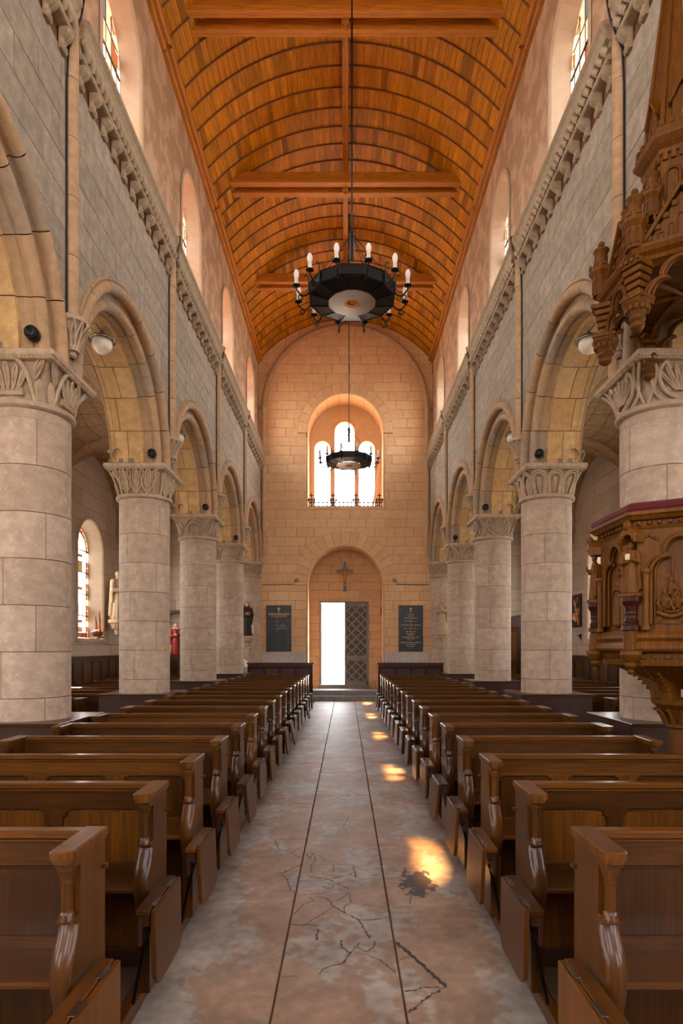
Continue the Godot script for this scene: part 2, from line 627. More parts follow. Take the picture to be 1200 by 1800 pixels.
	for k in range(0, 5):
		var d := COL + BAY * k
		var sh := Node3D.new()
		sh.name = "shaft"
		w.add_child(sh, true)
		sh.transform = Transform3D(fr.basis, Vector3(side * (WF - 0.005), 0, -d))
		inst("corbel", corbelm, M["capital_stone"], sh, T(0, 5.24, 0.02))
		inst("leaf_carving", leafm, M["capital_stone"], sh, T(0, 5.24, 0.02))
		for i in 5:
			inst("shaft_stone", segm, M["shaft_stone"], sh, T(0, 5.25 + 0.612 * i, 0.0))
		var cab := MB.new()
		var sd := -1.0 if side < 0 else 1.0
		cab.tube([Vector3(sd * 0.098, 4.9, 0.012), Vector3(sd * 0.098, 7.6, 0.012), Vector3(sd * 0.10, 7.95, 0.03), Vector3(sd * 0.105, 8.1, 0.10), Vector3(sd * 0.10, 8.28, 0.16), Vector3(sd * 0.10, 8.46, 0.19), Vector3(sd * 0.08, 8.50, 0.12), Vector3(sd * 0.04, 8.49, -0.06)], 0.011, 6)
		obj("cable", cab, M["black"], sh)

func scroll_poly() -> PackedVector2Array:
	# side view of a cornice bracket: out from the wall (x), up (y)
	return PackedVector2Array([Vector2(0, 0), Vector2(0.035, 0.0), Vector2(0.055, 0.02), Vector2(0.05, 0.05), Vector2(0.035, 0.075), Vector2(0.04, 0.11), Vector2(0.075, 0.13), Vector2(0.105, 0.155), Vector2(0.11, 0.19), Vector2(0.09, 0.215), Vector2(0, 0.215)])

func build_cornice(side: int) -> void:
	var c := thing("trim_1" if side < 0 else "trim_2", "carved stone cornice with scroll brackets and rope moulding above the arches on the %s side" % ("nun statue" if side < 0 else "pulpit"), "cornice", Transform3D.IDENTITY, "", "structure")
	var fr := frame_of(side)
	var prof := PackedVector2Array([Vector2(-0.15, 8.03), Vector2(0.075, 8.03)])
	for i in 7:
		var a := -PI / 2 + PI * i / 6
		prof.append(Vector2(0.085 + cos(a) * 0.03, 8.06 + sin(a) * 0.03))
	prof.append_array(PackedVector2Array([Vector2(0.07, 8.10), Vector2(0.07, 8.24), Vector2(0.125, 8.25), Vector2(0.13, 8.27), Vector2(0.12, 8.29), Vector2(0.15, 8.34), Vector2(0.185, 8.37), Vector2(0.185, 8.41), Vector2(0.17, 8.43), Vector2(0.10, 8.46), Vector2(-0.15, 8.46)]))
	var rope := MB.new()
	var rp := []
	for j in 7:
		var f := j / 6.0 - 0.5
		rp.append(Vector3(-0.05 * f * 2, 8.17 + f * 0.12, 0.088 + 0.03 * cos(f * PI)))
	rope.tube(rp, 0.042, 7)
	var ropem := rope.mesh()
	var br := MB.new()
	br.xf = Transform3D(Basis(Vector3(0, 0, 1), Vector3.UP, Vector3(-1, 0, 0)), Vector3(0, 7.815, 0))
	br.prism(scroll_poly(), -0.055, 0.055, 0.006)
	var gp := PackedVector2Array()
	for q in scroll_poly():
		gp.append(q + Vector2(0.008 if q.x > 0.01 else 0.0, 0.0))
	br.prism(gp, -0.034, -0.012, 0.004)
	br.prism(gp, 0.012, 0.034, 0.004)
	var brm := br.mesh()
	for k in range(0, 5):
		var da := COL + BAY * k + 0.10
		var db := minf(COL + BAY * (k + 1) - 0.10, ZW - 0.01)
		if k == 0:
			da = COL + 0.1
		var sec := MB.new()
		var P := []
		sec.xf = fr
		# extrude the profile along the wall
		var ends := [da, db] if side < 0 else [-db, -da]
		var pl := MB.new()
		pl.xf = fr * Transform3D(Basis(Vector3(0, 0, 1), Vector3.UP, Vector3(-1, 0, 0)), Vector3.ZERO)
		pl.prism(prof, -ends[1], -ends[0])
		obj("moulding", pl, M["cornice_stone"], c)
		var nr := 29
		for i in nr:
			inst("rope_twist", ropem, M["cornice_stone"], c, fr * T(-side * lerpf(da + 0.06, db - 0.06, float(i) / (nr - 1)), 0, 0))
		for i in 11:
			inst("bracket", brm, M["cornice_stone"], c, fr * T(-side * lerpf(da + 0.11, db - 0.11, i / 10.0), 0, 0))

func build_clerestory(side: int) -> void:
	var w := thing("wall_clerestory_left" if side < 0 else "wall_clerestory_right", "stained plaster clerestory wall under the timber vault on the %s side" % ("nun statue" if side < 0 else "pulpit"), "wall", Transform3D.IDENTITY, "", "structure")
	var fr := frame_of(side)
	fr.origin.x = side * WC
	var h := BAY / 2 + 0.001
	var hr := 0.80
	var sp := 10.067
	var p := PackedVector2Array([Vector2(-h, 8.40), Vector2(-hr, 8.40)])
	for i in 25:
		var a := PI - PI * i / 24
		p.append(Vector2(cos(a) * hr, sp + sin(a) * hr))
	p.append_array(PackedVector2Array([Vector2(hr, 8.40), Vector2(h, 8.40), Vector2(h, 11.8), Vector2(-h, 11.8)]))
	var mb := MB.new()
	mb.prism(p, -0.5, 0.0)
	var sill := MB.new()
	sill.box(Vector3(0, 8.42, -0.2), Vector3(BAY, 0.06, 0.6), 0.0)
	var mm := mb.mesh()
	for k in range(-2, 5):
		inst("bay_wall", mm, M["plaster"], w, fr * T(-side * bay_d(k), 0, 0))
		obj("ledge", sill, M["plaster"], w, fr * T(-side * bay_d(k), 0, 0))

func build_window(n: int, fr: Transform3D, label: String, hw: float, gw: float, y0: float, spring: float, deep: float, hole: float, rich: bool, lead := true) -> void:
	# splayed stone reveal, roll round the edge, leaded lights; fr: frame at the wall face, opening centred on x = 0
	var w := thing("window_%d" % n, label, "window", Transform3D.IDENTITY, "", "structure")
	# reveal as stones
	var P := []
	var outline := []
	for j in 5:
		outline.append([1.0, lerpf(y0, spring, j / 5.0), 0.0])
	var na := 16
	for j in na + 1:
		outline.append([cos(PI * j / na), spring, sin(PI * j / na)])
	for j in 5:
		outline.append([-1.0, lerpf(spring, y0, (j + 1) / 5.0), 0.0])
	var parts := []
	var cuts := [0, 2, 4, 7, 10, 13, 16, 19, 22, 24, 26]
	for q in cuts.size() - 1:
		var mb := MB.new()
		var A := []
		for j in range(cuts[q], mini(cuts[q + 1], outline.size() - 1) + 1):
			var o: Array = outline[j]
			var row := PackedVector3Array()
			for e in [[hole + 0.02, 0.012], [hw + 0.10, 0.012], [hw + 0.095, 0.022], [hw + 0.045, 0.03], [hw + 0.02, 0.018], [hw + 0.005, 0.0], [hw - 0.004, -0.01], [gw + 0.01, -deep + 0.03], [gw, -deep + 0.02], [gw, -deep - 0.08], [hole + 0.02, -deep - 0.10]]:
				row.append(Vector3(o[0] * e[0], o[1] + o[2] * e[0], e[1]))
			A.append(row)
		mb.grid(A, false, false, false, false)
		obj("reveal_stone", mb, M["reveal_stone"], w, fr)
	var sl := MB.new()
	sl.box(Vector3(0, y0 - 0.05, -deep * 0.5 - 0.02), Vector3(hw * 2 + 0.2, 0.1, deep + 0.16), 0.01)
	obj("sill", sl, M["reveal_stone"], w, fr)
	# leaded glass
	var gy0 := y0 + 0.02
	var top := spring + gw
	var panes := []
	var rows := int(ceil((top - gy0) / (0.30 if rich else 0.36)))
	var bw := 0.10 if rich else 0.085
	var inner := gw - bw
	var bound := arched(0, gy0, spring, gw - 0.004, 20)
	var inb := arched(0, gy0 + (0.14 if rich else 0.08), spring, inner, 20)
	var r := RandomNumberGenerator.new()
	r.seed = n * 7 + 3
	var rh := (top - gy0) / rows
	var cols := 4 if rich else 5
	for j in rows:
		for i in cols:
			var x0 := -inner + 2 * inner * i / cols
			var x1 := -inner + 2 * inner * (i + 1) / cols
			var ya := gy0 + rh * j
			for q in Geometry2D.intersect_polygons(rect(x0 + 0.004, ya + 0.006, x1 - 0.004, ya + rh - 0.006), inb):
				var kind := "clear_glass"
				if rich and j % 3 == 1 and (i == 1 or i == 2):
					# an amber quatrefoil bar between clear quarries
					panes.append([Geometry2D.intersect_polygons(q, rect(x0, ya + rh * 0.35, x1, ya + rh * 0.65)), "amber_glass"])
					panes.append([Geometry2D.clip_polygons(q, rect(x0, ya + rh * 0.33, x1, ya + rh * 0.67)), "clear_glass"])
					continue
				if not rich and r.randf() < 0.22:
					kind = ["amber_glass", "blue_glass", "opal_glass"][r.randi() % 3]
				elif rich and r.randf() < 0.18:
					kind = ["opal_glass", "yellow_glass", "opal_glass"][r.randi() % 3]
				panes.append([[q], kind])
		# coloured border pieces
		for s in [-1, 1]:
			for e in 2:
				var ya := gy0 + rh * (j + e * 0.5)
				if ya + rh * 0.5 > spring:
					continue
				var rc := rect(minf(s * inner, s * gw) + 0.003, ya + 0.004, maxf(s * inner, s * gw) - 0.003, ya + rh * 0.5 - 0.004)
				panes.append([[rc], ["orange_glass", "amber_glass", "clear_glass", "yellow_glass"][(j * 2 + e) % 4] if rich else ["amber_glass", "clear_glass", "blue_glass", "clear_glass"][(j * 2 + e) % 4]])
	var nb := 9
	for i in nb:
		var a0 := PI * i / nb + 0.01
		var a1 := PI * (i + 1) / nb - 0.01
		panes.append([[PackedVector2Array([Vector2(cos(a0) * inner, spring + sin(a0) * inner), Vector2(cos(a0) * (gw - 0.004), spring + sin(a0) * (gw - 0.004)), Vector2(cos(a1) * (gw - 0.004), spring + sin(a1) * (gw - 0.004)), Vector2(cos(a1) * inner, spring + sin(a1) * inner)])], ["orange_glass", "yellow_glass", "amber_glass"][i % 3] if rich else ["amber_glass", "clear_glass"][i % 2]])
	if rich:
		for i in 4:
			panes.append([[rect(-inner + 2 * inner * i / 4 + 0.004, gy0 + 0.004, -inner + 2 * inner * (i + 1) / 4 - 0.004, gy0 + 0.132)], "orange_glass" if i % 2 else "amber_glass"])
	for pn in panes:
		for q in pn[0]:
			var pq: PackedVector2Array = q
			if pq.size() < 3:
				continue
			var mb := MB.new()
			if pn[1] == "clear_glass":
				flat(mb, pq, -deep - 0.002)
			else:
				mb.prism(pq, -deep - 0.004, -deep, 0.0)
			obj("pane", mb, M[pn[1]], w, fr)
	if lead:
		var cm := MB.new()
		for j in range(1, rows):
			var ya := gy0 + rh * j
			var wx := gw if ya < spring else sqrt(maxf(gw * gw - (ya - spring) * (ya - spring), 0.0))
			if j % 2 == 0:
				cm.box(Vector3(0, ya, -deep + 0.012), Vector3(wx * 2, 0.022, 0.02), 0.0)
			else:
				cm.box(Vector3(0, ya, -deep), Vector3(wx * 2, 0.009, 0.012), 0.0)
		for i in range(0, cols + 1):
			var x := -inner + 2 * inner * i / cols
			var yt := spring + sqrt(maxf(gw * gw - x * x, 0.0)) if absf(x) < inner - 0.01 else spring
			cm.box(Vector3(x, (gy0 + yt) / 2, -deep), Vector3(0.009, yt - gy0, 0.012), 0.0)
		obj("lead_cames", cm, M["lead"], w, fr)

func flat(mb: MB, p: PackedVector2Array, z: float) -> void:
	var ids := Geometry2D.triangulate_polygon(p)
	for i in range(0, ids.size() - 2, 3):
		var a := Vector3(p[ids[i]].x, p[ids[i]].y, z)
		var b := Vector3(p[ids[i + 1]].x, p[ids[i + 1]].y, z)
		var d := Vector3(p[ids[i + 2]].x, p[ids[i + 2]].y, z)
		if (b - a).cross(d - a).z < 0:
			mb.tri(a, d, b)
		else:
			mb.tri(a, b, d)

func build_windows() -> void:
	var n := 1
	var place := ["first from the chancel", "second from the chancel", "third from the chancel", "fourth from the chancel", "beside the west wall"]
	for side in [-1, 1]:
		var sd := "nun statue" if side < 0 else "pulpit"
		for k in range(0, 5):
			var fr := frame_of(side)
			fr.origin.x = side * WC
			build_window(n, fr * T(-side * bay_d(k), 0, 0), "tall clerestory window %s, on the %s side" % [place[k], sd], 0.713, 0.58, 8.47, 10.067, 0.27, 0.80, false, k < 3)
			n += 1
	for side in [-1, 1]:
		var sd := "nun statue" if side < 0 else "pulpit"
		for k in range(0, 5):
			var fr := frame_of(side)
			fr.origin.x = side * AW
			build_window(n, fr * T(-side * bay_d(k), 0, 0), "amber bordered stained glass aisle window %s, on the %s side" % [place[k], sd], 0.76, 0.60, 2.04, 4.26, 0.33, 0.86, true)
			n += 1

func build_aisles() -> void:
	for side in [-1, 1]:
		var sd := "nun statue" if side < 0 else "pulpit"
		var fr := frame_of(side)
		fr.origin.x = side * AW
		var w := thing("wall_aisle_left" if side < 0 else "wall_aisle_right", "pale ashlar aisle wall with round windows on the %s side" % sd, "wall", Transform3D.IDENTITY, "", "structure")
		var h := BAY / 2 + 0.001
		var hr := 0.86
		var p := PackedVector2Array([Vector2(-h, 0), Vector2(h, 0), Vector2(h, 6.9), Vector2(-h, 6.9)])
		var low := MB.new()
		low.box(Vector3(0, 0.97, -0.27), Vector3(BAY, 2.14, 0.52), 0.0)
		var q := PackedVector2Array([Vector2(-h, 2.04), Vector2(-hr, 2.04)])
		for i in 25:
			var a := PI - PI * i / 24
			q.append(Vector2(cos(a) * hr, 4.26 + sin(a) * hr))
		q.append_array(PackedVector2Array([Vector2(hr, 2.04), Vector2(h, 2.04), Vector2(h, 6.9), Vector2(-h, 6.9)]))
		var up := MB.new()
		up.prism(q, -0.53, -0.013)
		var lm := low.mesh()
		var um := up.mesh()
		var holes := []
		for k in range(-2, 5):
			inst("wall_core", lm, M["joint"], w, fr * T(-side * bay_d(k), 0, 0))
			inst("wall_core", um, M["joint"], w, fr * T(-side * bay_d(k), 0, 0))
			if k >= 1:
				holes.append(arched(-side * bay_d(k), 1.98, 4.26, 0.845))
		# blocks where the camera can see the wall between the columns
		var ua := 11.5 if side < 0 else -ZW
		var ub := ZW if side < 0 else -11.5
		stones(w, fr * T(0, 0, -0.014), ua, ub, 1.5, 6.82, 0.38, 0.80, holes, "aisle_stone", 0.014, 40 + side)
		var we := thing("wall_aisle_end_left" if side < 0 else "wall_aisle_end_right", "pale ashlar end wall of the aisle on the %s side" % sd, "wall", Transform3D.IDENTITY, "", "structure")
		stones(we, frame_of(0) * T(0, 0, -0.013), (WF + WT if side > 0 else -AW), (AW if side > 0 else -WF - WT), 0.0, 6.84, 0.38, 0.80, [], "aisle_stone", 0.013, 60 + side)
		# rib shafts on corbels at each pier, carrying the transverse ribs of the vault
		for k in range(1, 6):
			var d := COL + BAY * k
			if d > ZW - 0.2:
				continue
			var rb := Node3D.new()
			rb.name = "rib"
			w.add_child(rb, true)
			rb.transform = Transform3D(fr.basis, Vector3(side * AW, 0, -d))
			var cb := MB.new()
			cb.lathe([[0.02, 4.72], [0.07, 4.80], [0.10, 4.95], [0.155, 5.04], [0.165, 5.06], [0.165, 5.12], [0.13, 5.14]], 14)
			obj("corbel", cb, M["shaft_stone"], rb)
			var arc := MB.new()
			var rad := (AW - WF - WT) / 2
			var path := []
			for i in 17:
				var a := PI * i / 16
				path.append(Vector3(0, 5.10 + sin(a) * rad * 1.0, rad - cos(a) * rad))
			arc.tube(path, 0.11, 8)
			obj("rib_arch", arc, M["shaft_stone"], rb)
		# vault over the aisle: small stones drawn as shallow courses
		var cl := thing("ceiling_aisle_left" if side < 0 else "ceiling_aisle_right", "ribbed stone barrel vault over the aisle on the %s side" % sd, "vault", Transform3D.IDENTITY, "", "structure")
		var xa := WF + WT
		var rl := (AW - xa) / 2
		var web := MB.new()
		var base := MB.new()
		for k in range(-2, 5):
			var nu := 12
			var nv := 16
			for u in nu:
				for v in nv:
					var cq := []
					for e in [[0, 0], [1, 0], [1, 1], [0, 1]]:
						var fx: float = (u + e[0]) / float(nu)
						var fz: float = (v + e[1]) / float(nv)
						var lx := -cos(PI * fx) * rl
						var lz := -cos(PI * fz) * BAY / 2
						var yl := 5.1 + sqrt(maxf(rl * rl - lx * lx, 0.0))
						var yt := 4.9 + sqrt(maxf(BAY * BAY / 4 - lz * lz, 0.0)) * 0.98
						cq.append(Vector3(side * (xa + rl + lx), maxf(yl, yt), -bay_d(k) + lz))
					var mid: Vector3 = (cq[0] + cq[1] + cq[2] + cq[3]) / 4
					base.quado(cq[0] + Vector3(0, 0.012, 0), cq[1] + Vector3(0, 0.012, 0), cq[2] + Vector3(0, 0.012, 0), cq[3] + Vector3(0, 0.012, 0), Vector3.DOWN)
					var sq := []
					for e in cq:
						sq.append(e.lerp(mid, 0.03))
					web.quado(sq[0], sq[1], sq[2], sq[3], Vector3.DOWN)
		obj("vault_web", base, M["joint"], cl)
		var wb := obj("vault_stones", web, M["shaft_stone"], cl)
		wb.set_meta("kind", "stuff")
		var roof := MB.new()
		roof.box(Vector3(side * (WF + 0.35 + (AW - WF) / 2), 7.0, (EAST - ZW) / 2), Vector3(AW - WF + 0.4, 0.12, EAST + ZW + 1.0), 0.0)
		obj("roof", roof, M["joint"], cl)

func build_west() -> void:
	var w := thing("wall_back", "warm ashlar west wall with arched doorway and tribune window", "wall", Transform3D.IDENTITY, "", "structure")
	var fr := frame_of(0)
	var DW := 1.30
	var ds := 4.01
	var wsp := 9.19
	var sill := 6.62
	var dep := 1.1
	# core behind the blocks
	var core := MB.new()
	core.xf = fr
	for s in [-1, 1]:
		core.box(Vector3(s * (DW + 2.9) , 6.8, -dep / 2 - 0.012), Vector3(5.8, 13.6, dep), 0.0)
	var mid := PackedVector2Array([Vector2(-DW - 0.01, sill)])
	mid.append(Vector2(-DW - 0.01, ds))
	for i in 25:
		var a := PI - PI * i / 24
		mid.append(Vector2(cos(a) * DW, ds + sin(a) * DW))
	mid.append_array(PackedVector2Array([Vector2(DW + 0.01, ds), Vector2(DW + 0.01, sill)]))
	core.prism(mid, -dep, -0.012)
	var tp := PackedVector2Array([Vector2(-DW - 0.01, 13.6), Vector2(-DW - 0.01, wsp)])
	for i in 25:
		var a := PI - PI * i / 24
		tp.append(Vector2(cos(a) * DW, wsp + sin(a) * DW))
	tp.append_array(PackedVector2Array([Vector2(DW + 0.01, wsp), Vector2(DW + 0.01, 13.6)]))
	core.prism(tp, -dep, -0.012)
	obj("wall_core", core, M["joint"], w)
	# face blocks
	var holes := [arched(0, -0.2, ds, DW + 0.02), arched(0, sill, wsp, DW + 0.02)]
	var ring1 := PackedVector2Array()
	for i in 33:
		var a := PI * i / 32
		ring1.append(Vector2(cos(a), sin(a)) * (DW + 0.47) + Vector2(0, ds))
	var ring2 := PackedVector2Array()
	for i in 33:
		var a := PI * i / 32
		ring2.append(Vector2(cos(a), sin(a)) * (DW + 0.33) + Vector2(0, wsp))
	holes.append(ring1)
	holes.append(ring2)
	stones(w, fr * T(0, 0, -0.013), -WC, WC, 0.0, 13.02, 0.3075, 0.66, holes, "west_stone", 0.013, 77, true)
	# voussoirs
	var n1 := 17
	var v1 := wedge(DW, DW + 0.465, PI / n1 / 2 - 0.003, -0.013, 0.002)
	for i in n1:
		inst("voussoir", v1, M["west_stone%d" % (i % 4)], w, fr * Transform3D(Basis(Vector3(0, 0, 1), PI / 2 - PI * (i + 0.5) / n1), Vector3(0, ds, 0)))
	var n2 := 15
	var v2 := wedge(DW, DW + 0.325, PI / n2 / 2 - 0.003, -0.013, 0.002)
	for i in n2:
		inst("voussoir", v2, M["west_stone%d" % (i % 4)], w, fr * Transform3D(Basis(Vector3(0, 0, 1), PI / 2 - PI * (i + 0.5) / n2), Vector3(0, wsp, 0)))
	# reveals: jamb blocks and soffit stones, same stone as the wall
	for q in [[ds, 0.0], [wsp, sill]]:
		var soff := swept([[DW + 0.03, -0.012], [DW - 0.004, -0.012], [DW - 0.028, 0.012], [DW - 0.03, 0.04], [DW - 0.012, 0.06], [DW - 0.012, dep]], PI / 18 - 0.003, 3)
		for i in 9:
			inst("soffit_stone", soff, M["west_stone0"], w, fr * Transform3D(Basis(Vector3(0, 0, 1), PI / 2 - PI * (i + 0.5) / 9), Vector3(0, q[0], 0)))
		var hgt: float = q[0] - q[1]
		var nr := int(round(hgt / 0.45))
		for s in [-1, 1]:
			for i in nr:
				var jb := MB.new()
				jb.box(Vector3(s * (DW - 0.002), q[1] + hgt * (i + 0.5) / nr, -dep / 2), Vector3(0.02, hgt / nr - 0.008, dep), 0.002)
				obj("jamb_stone", jb, M["west_stone0"], w, fr)
			var im := MB.new()
			im.box(Vector3(s * (DW + (0.15 if q[1] > 1 else 0.26)), q[0] - 0.03, 0.02), Vector3(0.34 if q[1] > 1 else 0.56, 0.09, 0.09), 0.015)
			obj("impost", im, M["west_stone0"], w, fr)
	# tribune floor
	var tf := MB.new()
	tf.box(Vector3(0, sill - 0.04, -dep / 2), Vector3(DW * 2, 0.09, dep + 0.02), 0.01)
	obj("tribune_sill", tf, M["west_stone0"], w, fr)
	# back wall of the tribune with three lights
	var bw := MB.new()
	bw.xf = fr * T(0, 0, -dep - 0.35)
	var lights := [[-0.825, 0.285, 8.93], [-0.03, 0.355, 9.55], [0.765, 0.285, 8.93]]
	var xs := -2.0
	for L in lights:
		bw.box(Vector3((xs + L[0] - L[1]) / 2, 8.6, 0.175), Vector3(L[0] - L[1] - xs, 4.4, 0.35), 0.0)
		xs = L[0] + L[1]
		var pp := PackedVector2Array([Vector2(L[0] - L[1], 10.8), Vector2(L[0] - L[1], L[2])])
		for i in 13:
			var a := PI - PI * i / 12
			pp.append(Vector2(L[0] + cos(a) * L[1], L[2] + sin(a) * L[1]))
		pp.append(Vector2(L[0] + L[1], 10.8))
		bw.prism(pp, 0.0, 0.35)
	bw.box(Vector3((xs + 2.0) / 2, 8.6, 0.175), Vector3(2.0 - xs, 4.4, 0.35), 0.0)
	obj("tribune_wall", bw, M["west_stone2"], w)
	# niche wall round the door
	var dz := -ZW - dep
	var dw := MB.new()
	dw.box(Vector3(-1.16, 2.7, dz - 0.2), Vector3(0.48, 5.6, 0.4), 0.0)
	dw.box(Vector3(1.16, 2.7, dz - 0.2), Vector3(0.64, 5.6, 0.4), 0.0)
	dw.box(Vector3(-0.04, 4.5, dz - 0.2), Vector3(1.8, 2.07, 0.4), 0.0)
	obj("niche_core", dw, M["joint"], w)
	stones(w, Transform3D(Basis.IDENTITY, Vector3(0, 0, dz - 0.001)), -DW, DW, 0.3, 5.34, 0.296, 0.78, [rect(-0.93, 0.0, 0.85, 3.47)], "west_stone", 0.013, 78)
	# round moulding under the vault and its corner colonnettes
	var arc := swept([[2.86, 0.012], [2.86, -0.05], [2.83, -0.085], [2.78, -0.10], [2.73, -0.085], [2.70, -0.04], [2.70, 0.012]], PI / 26 - 0.001, 3)
	for i in 13:
		inst("wall_rib", arc, M["shaft_stone"], w, fr * Transform3D(Basis(Vector3(0, 0, 1), PI / 2 - PI * (i + 0.5) / 13), Vector3(0, 9.98, 0)))
	var clm := MB.new()
	clm.lathe([[0.0, 4.9], [0.05, 4.92], [0.09, 5.06], [0.10, 5.12], [0.075, 5.15], [0.075, 9.72], [0.09, 9.74], [0.075, 9.77], [0.12, 9.90], [0.14, 9.92], [0.14, 9.98], [0.0, 9.99]], 14)
	for s in [-1, 1]:
		obj("colonnette", clm, M["shaft_stone"], w, T(s * 2.78, 0, -ZW + 0.09))

func build_vault() -> void:
	var c := thing("ceiling", "golden oak plank barrel vault with thin curved battens", "ceiling", Transform3D.IDENTITY, "", "structure")
	var R := 3.84
	var cy := 13.0 - R
	var half := asin(2.97 / R)
	var nb := 58
	var st := BAY / 8
	var r := RandomNumberGenerator.new()
	r.seed = 99
	var rest := MB.new()
	rest.grain = Vector3(0, 0, 1)
	var shell := MB.new()
	var A := []
	for i in 25:
		var a := PI / 2 + half - 2 * half * i / 24
		A.append(PackedVector3Array([Vector3(cos(a) * (R + 0.02), cy + sin(a) * (R + 0.02), EAST), Vector3(cos(a) * (R + 0.02), cy + sin(a) * (R + 0.02), -ZW)]))
	shell.grid(A, true)
	obj("boarding", shell, M["batten"], c)
	var plank := []
	for q in 6:
		var mb := MB.new()
		mb.grain = Vector3(0, 0, 1)
		mb.off = Vector2(q * 0.37, q * 0.61)
		var tone := r.randf_range(0.72, 1.08) if q < 5 else 0.5
		mb.col = Color(tone, tone * r.randf_range(0.9, 1.02), tone * r.randf_range(0.8, 1.0))
		var w := R * 2 * half / nb - 0.004
		mb.box(Vector3(0, 0.008, 0), Vector3(w, 0.016, st), 0.002)
		plank.append(mb.mesh())
	var steps := int(ceil((ZW + EAST) / st))
	var made := 0
	for k in steps:
		var z := -ZW + st * (k + 0.5)
		var d := -z
		for i in nb:
			var a := PI / 2 + half - 2 * half * (i + 0.5) / nb
			var pos := Vector3(cos(a) * R, cy + sin(a) * R, z)
			var near: bool = d < 11.35 and d > 8.9 and made < 300
			if near and pos.y - EYE < d * (1138.0 / 1100.0) + 0.2:
				inst("plank", plank[r.randi() % 5 if r.randf() < 0.96 else 5], M["ceiling_wood"], c, Transform3D(Basis(Vector3(0, 0, 1), a - PI / 2 ), pos))
				made += 1
			else:
				var a0 := a + half / nb - 0.0006
				var a1 := a - half / nb + 0.0006
				var tone := r.randf_range(0.70, 1.10) if r.randf() < 0.94 else 0.5
				rest.col = Color(tone, tone * r.randf_range(0.9, 1.02), tone * r.randf_range(0.8, 1.0))
				rest.off = Vector2(r.randf(), r.randf())
				rest.quado(Vector3(cos(a0) * R, cy + sin(a0) * R, z - st / 2), Vector3(cos(a1) * R, cy + sin(a1) * R, z - st / 2), Vector3(cos(a1) * R, cy + sin(a1) * R, z + st / 2), Vector3(cos(a0) * R, cy + sin(a0) * R, z + st / 2), -Vector3(cos(a), sin(a), 0))
	var ro := obj("plank_field", rest, M["ceiling_wood"], c)
	ro.set_meta("kind", "stuff")
	# battens
	var bt := MB.new()
	var path := []
	for i in 31:
		var a := PI / 2 + half - 2 * half * i / 30
		path.append(Vector3(cos(a) * (R - 0.008), cy + sin(a) * (R - 0.008), 0))
	bt.tube(path, 0.017, 6)
	var btm := bt.mesh()
	for k in range(0, steps + 1):
		inst("batten", btm, M["batten"], c, T(0, 0, -ZW + st * k))
	# edge beams, in lengths
	for s in [-1, 1]:
		for k in range(0, 7):
			var e := MB.new()
			e.grain = Vector3(0, 0, 1)
			var z0 := -ZW + BAY * k
			e.box(Vector3(s * 2.90, 11.62, z0 + BAY / 2), Vector3(0.16, 0.13, BAY - 0.012), 0.03)
			e.box(Vector3(s * 2.95, 11.53, z0 + BAY / 2), Vector3(0.10, 0.08, BAY - 0.012), 0.02)
			obj("edge_beam", e, M["ceiling_beam"], c)
	# ridge purlin
	for k in range(0, 7):
		var e := MB.new()
		e.grain = Vector3(0, 0, 1)
		e.box(Vector3(0.0, 12.88, -ZW + BAY * (k + 0.5)), Vector3(0.13, 0.20, BAY - 0.01), 0.012)
		obj("ridge_beam", e, M["ceiling_beam"], c)
	var tops := MB.new()
	tops.box(Vector3(0, 13.6, (EAST - ZW) / 2), Vector3(7.6, 0.1, EAST + ZW + 3.0), 0.0)
	for s in [-1, 1]:
		tops.box(Vector3(s * 3.3, 12.6, (EAST - ZW) / 2), Vector3(0.3, 2.0, EAST + ZW + 0.4), 0.0)
	obj("roof", tops, M["joint"], c)
	# twin collar beams over each pier
	var which := {2: "second", 3: "third", 4: "fourth", 1: "first"}
	for k in range(1, 5):
		var d := COL + BAY * k
		var t := thing("tie_beam", "twin oak collar beam across the vault over the %s pair of columns from the pulpit" % which[k], "beam", Transform3D.IDENTITY, "twin collar beams across the vault")
		for q in [-0.16, 0.16]:
			var mb := MB.new()
			mb.grain = Vector3(1, 0, 0)
			mb.off = Vector2(k * 0.3, q)
			var x := 2.55
			mb.prism(PackedVector2Array([Vector2(-x, 12.03), Vector2(x, 12.03), Vector2(x - 0.08, 12.14), Vector2(x - 0.3, 12.27), Vector2(-x + 0.3, 12.27), Vector2(-x + 0.08, 12.14)]), -0.07, 0.07, 0.012)
			obj("beam", mb, M["ceiling_beam"], t, T(0, 0, -d + q))
		var post := MB.new()
		post.box(Vector3(0, 12.42, 0), Vector3(0.13, 0.86, 0.13), 0.015)
		post.box(Vector3(0, 11.98, 0), Vector3(0.09, 0.10, 0.09), 0.03)
		obj("king_post", post, M["ceiling_beam"], t, T(0, 0, -d))

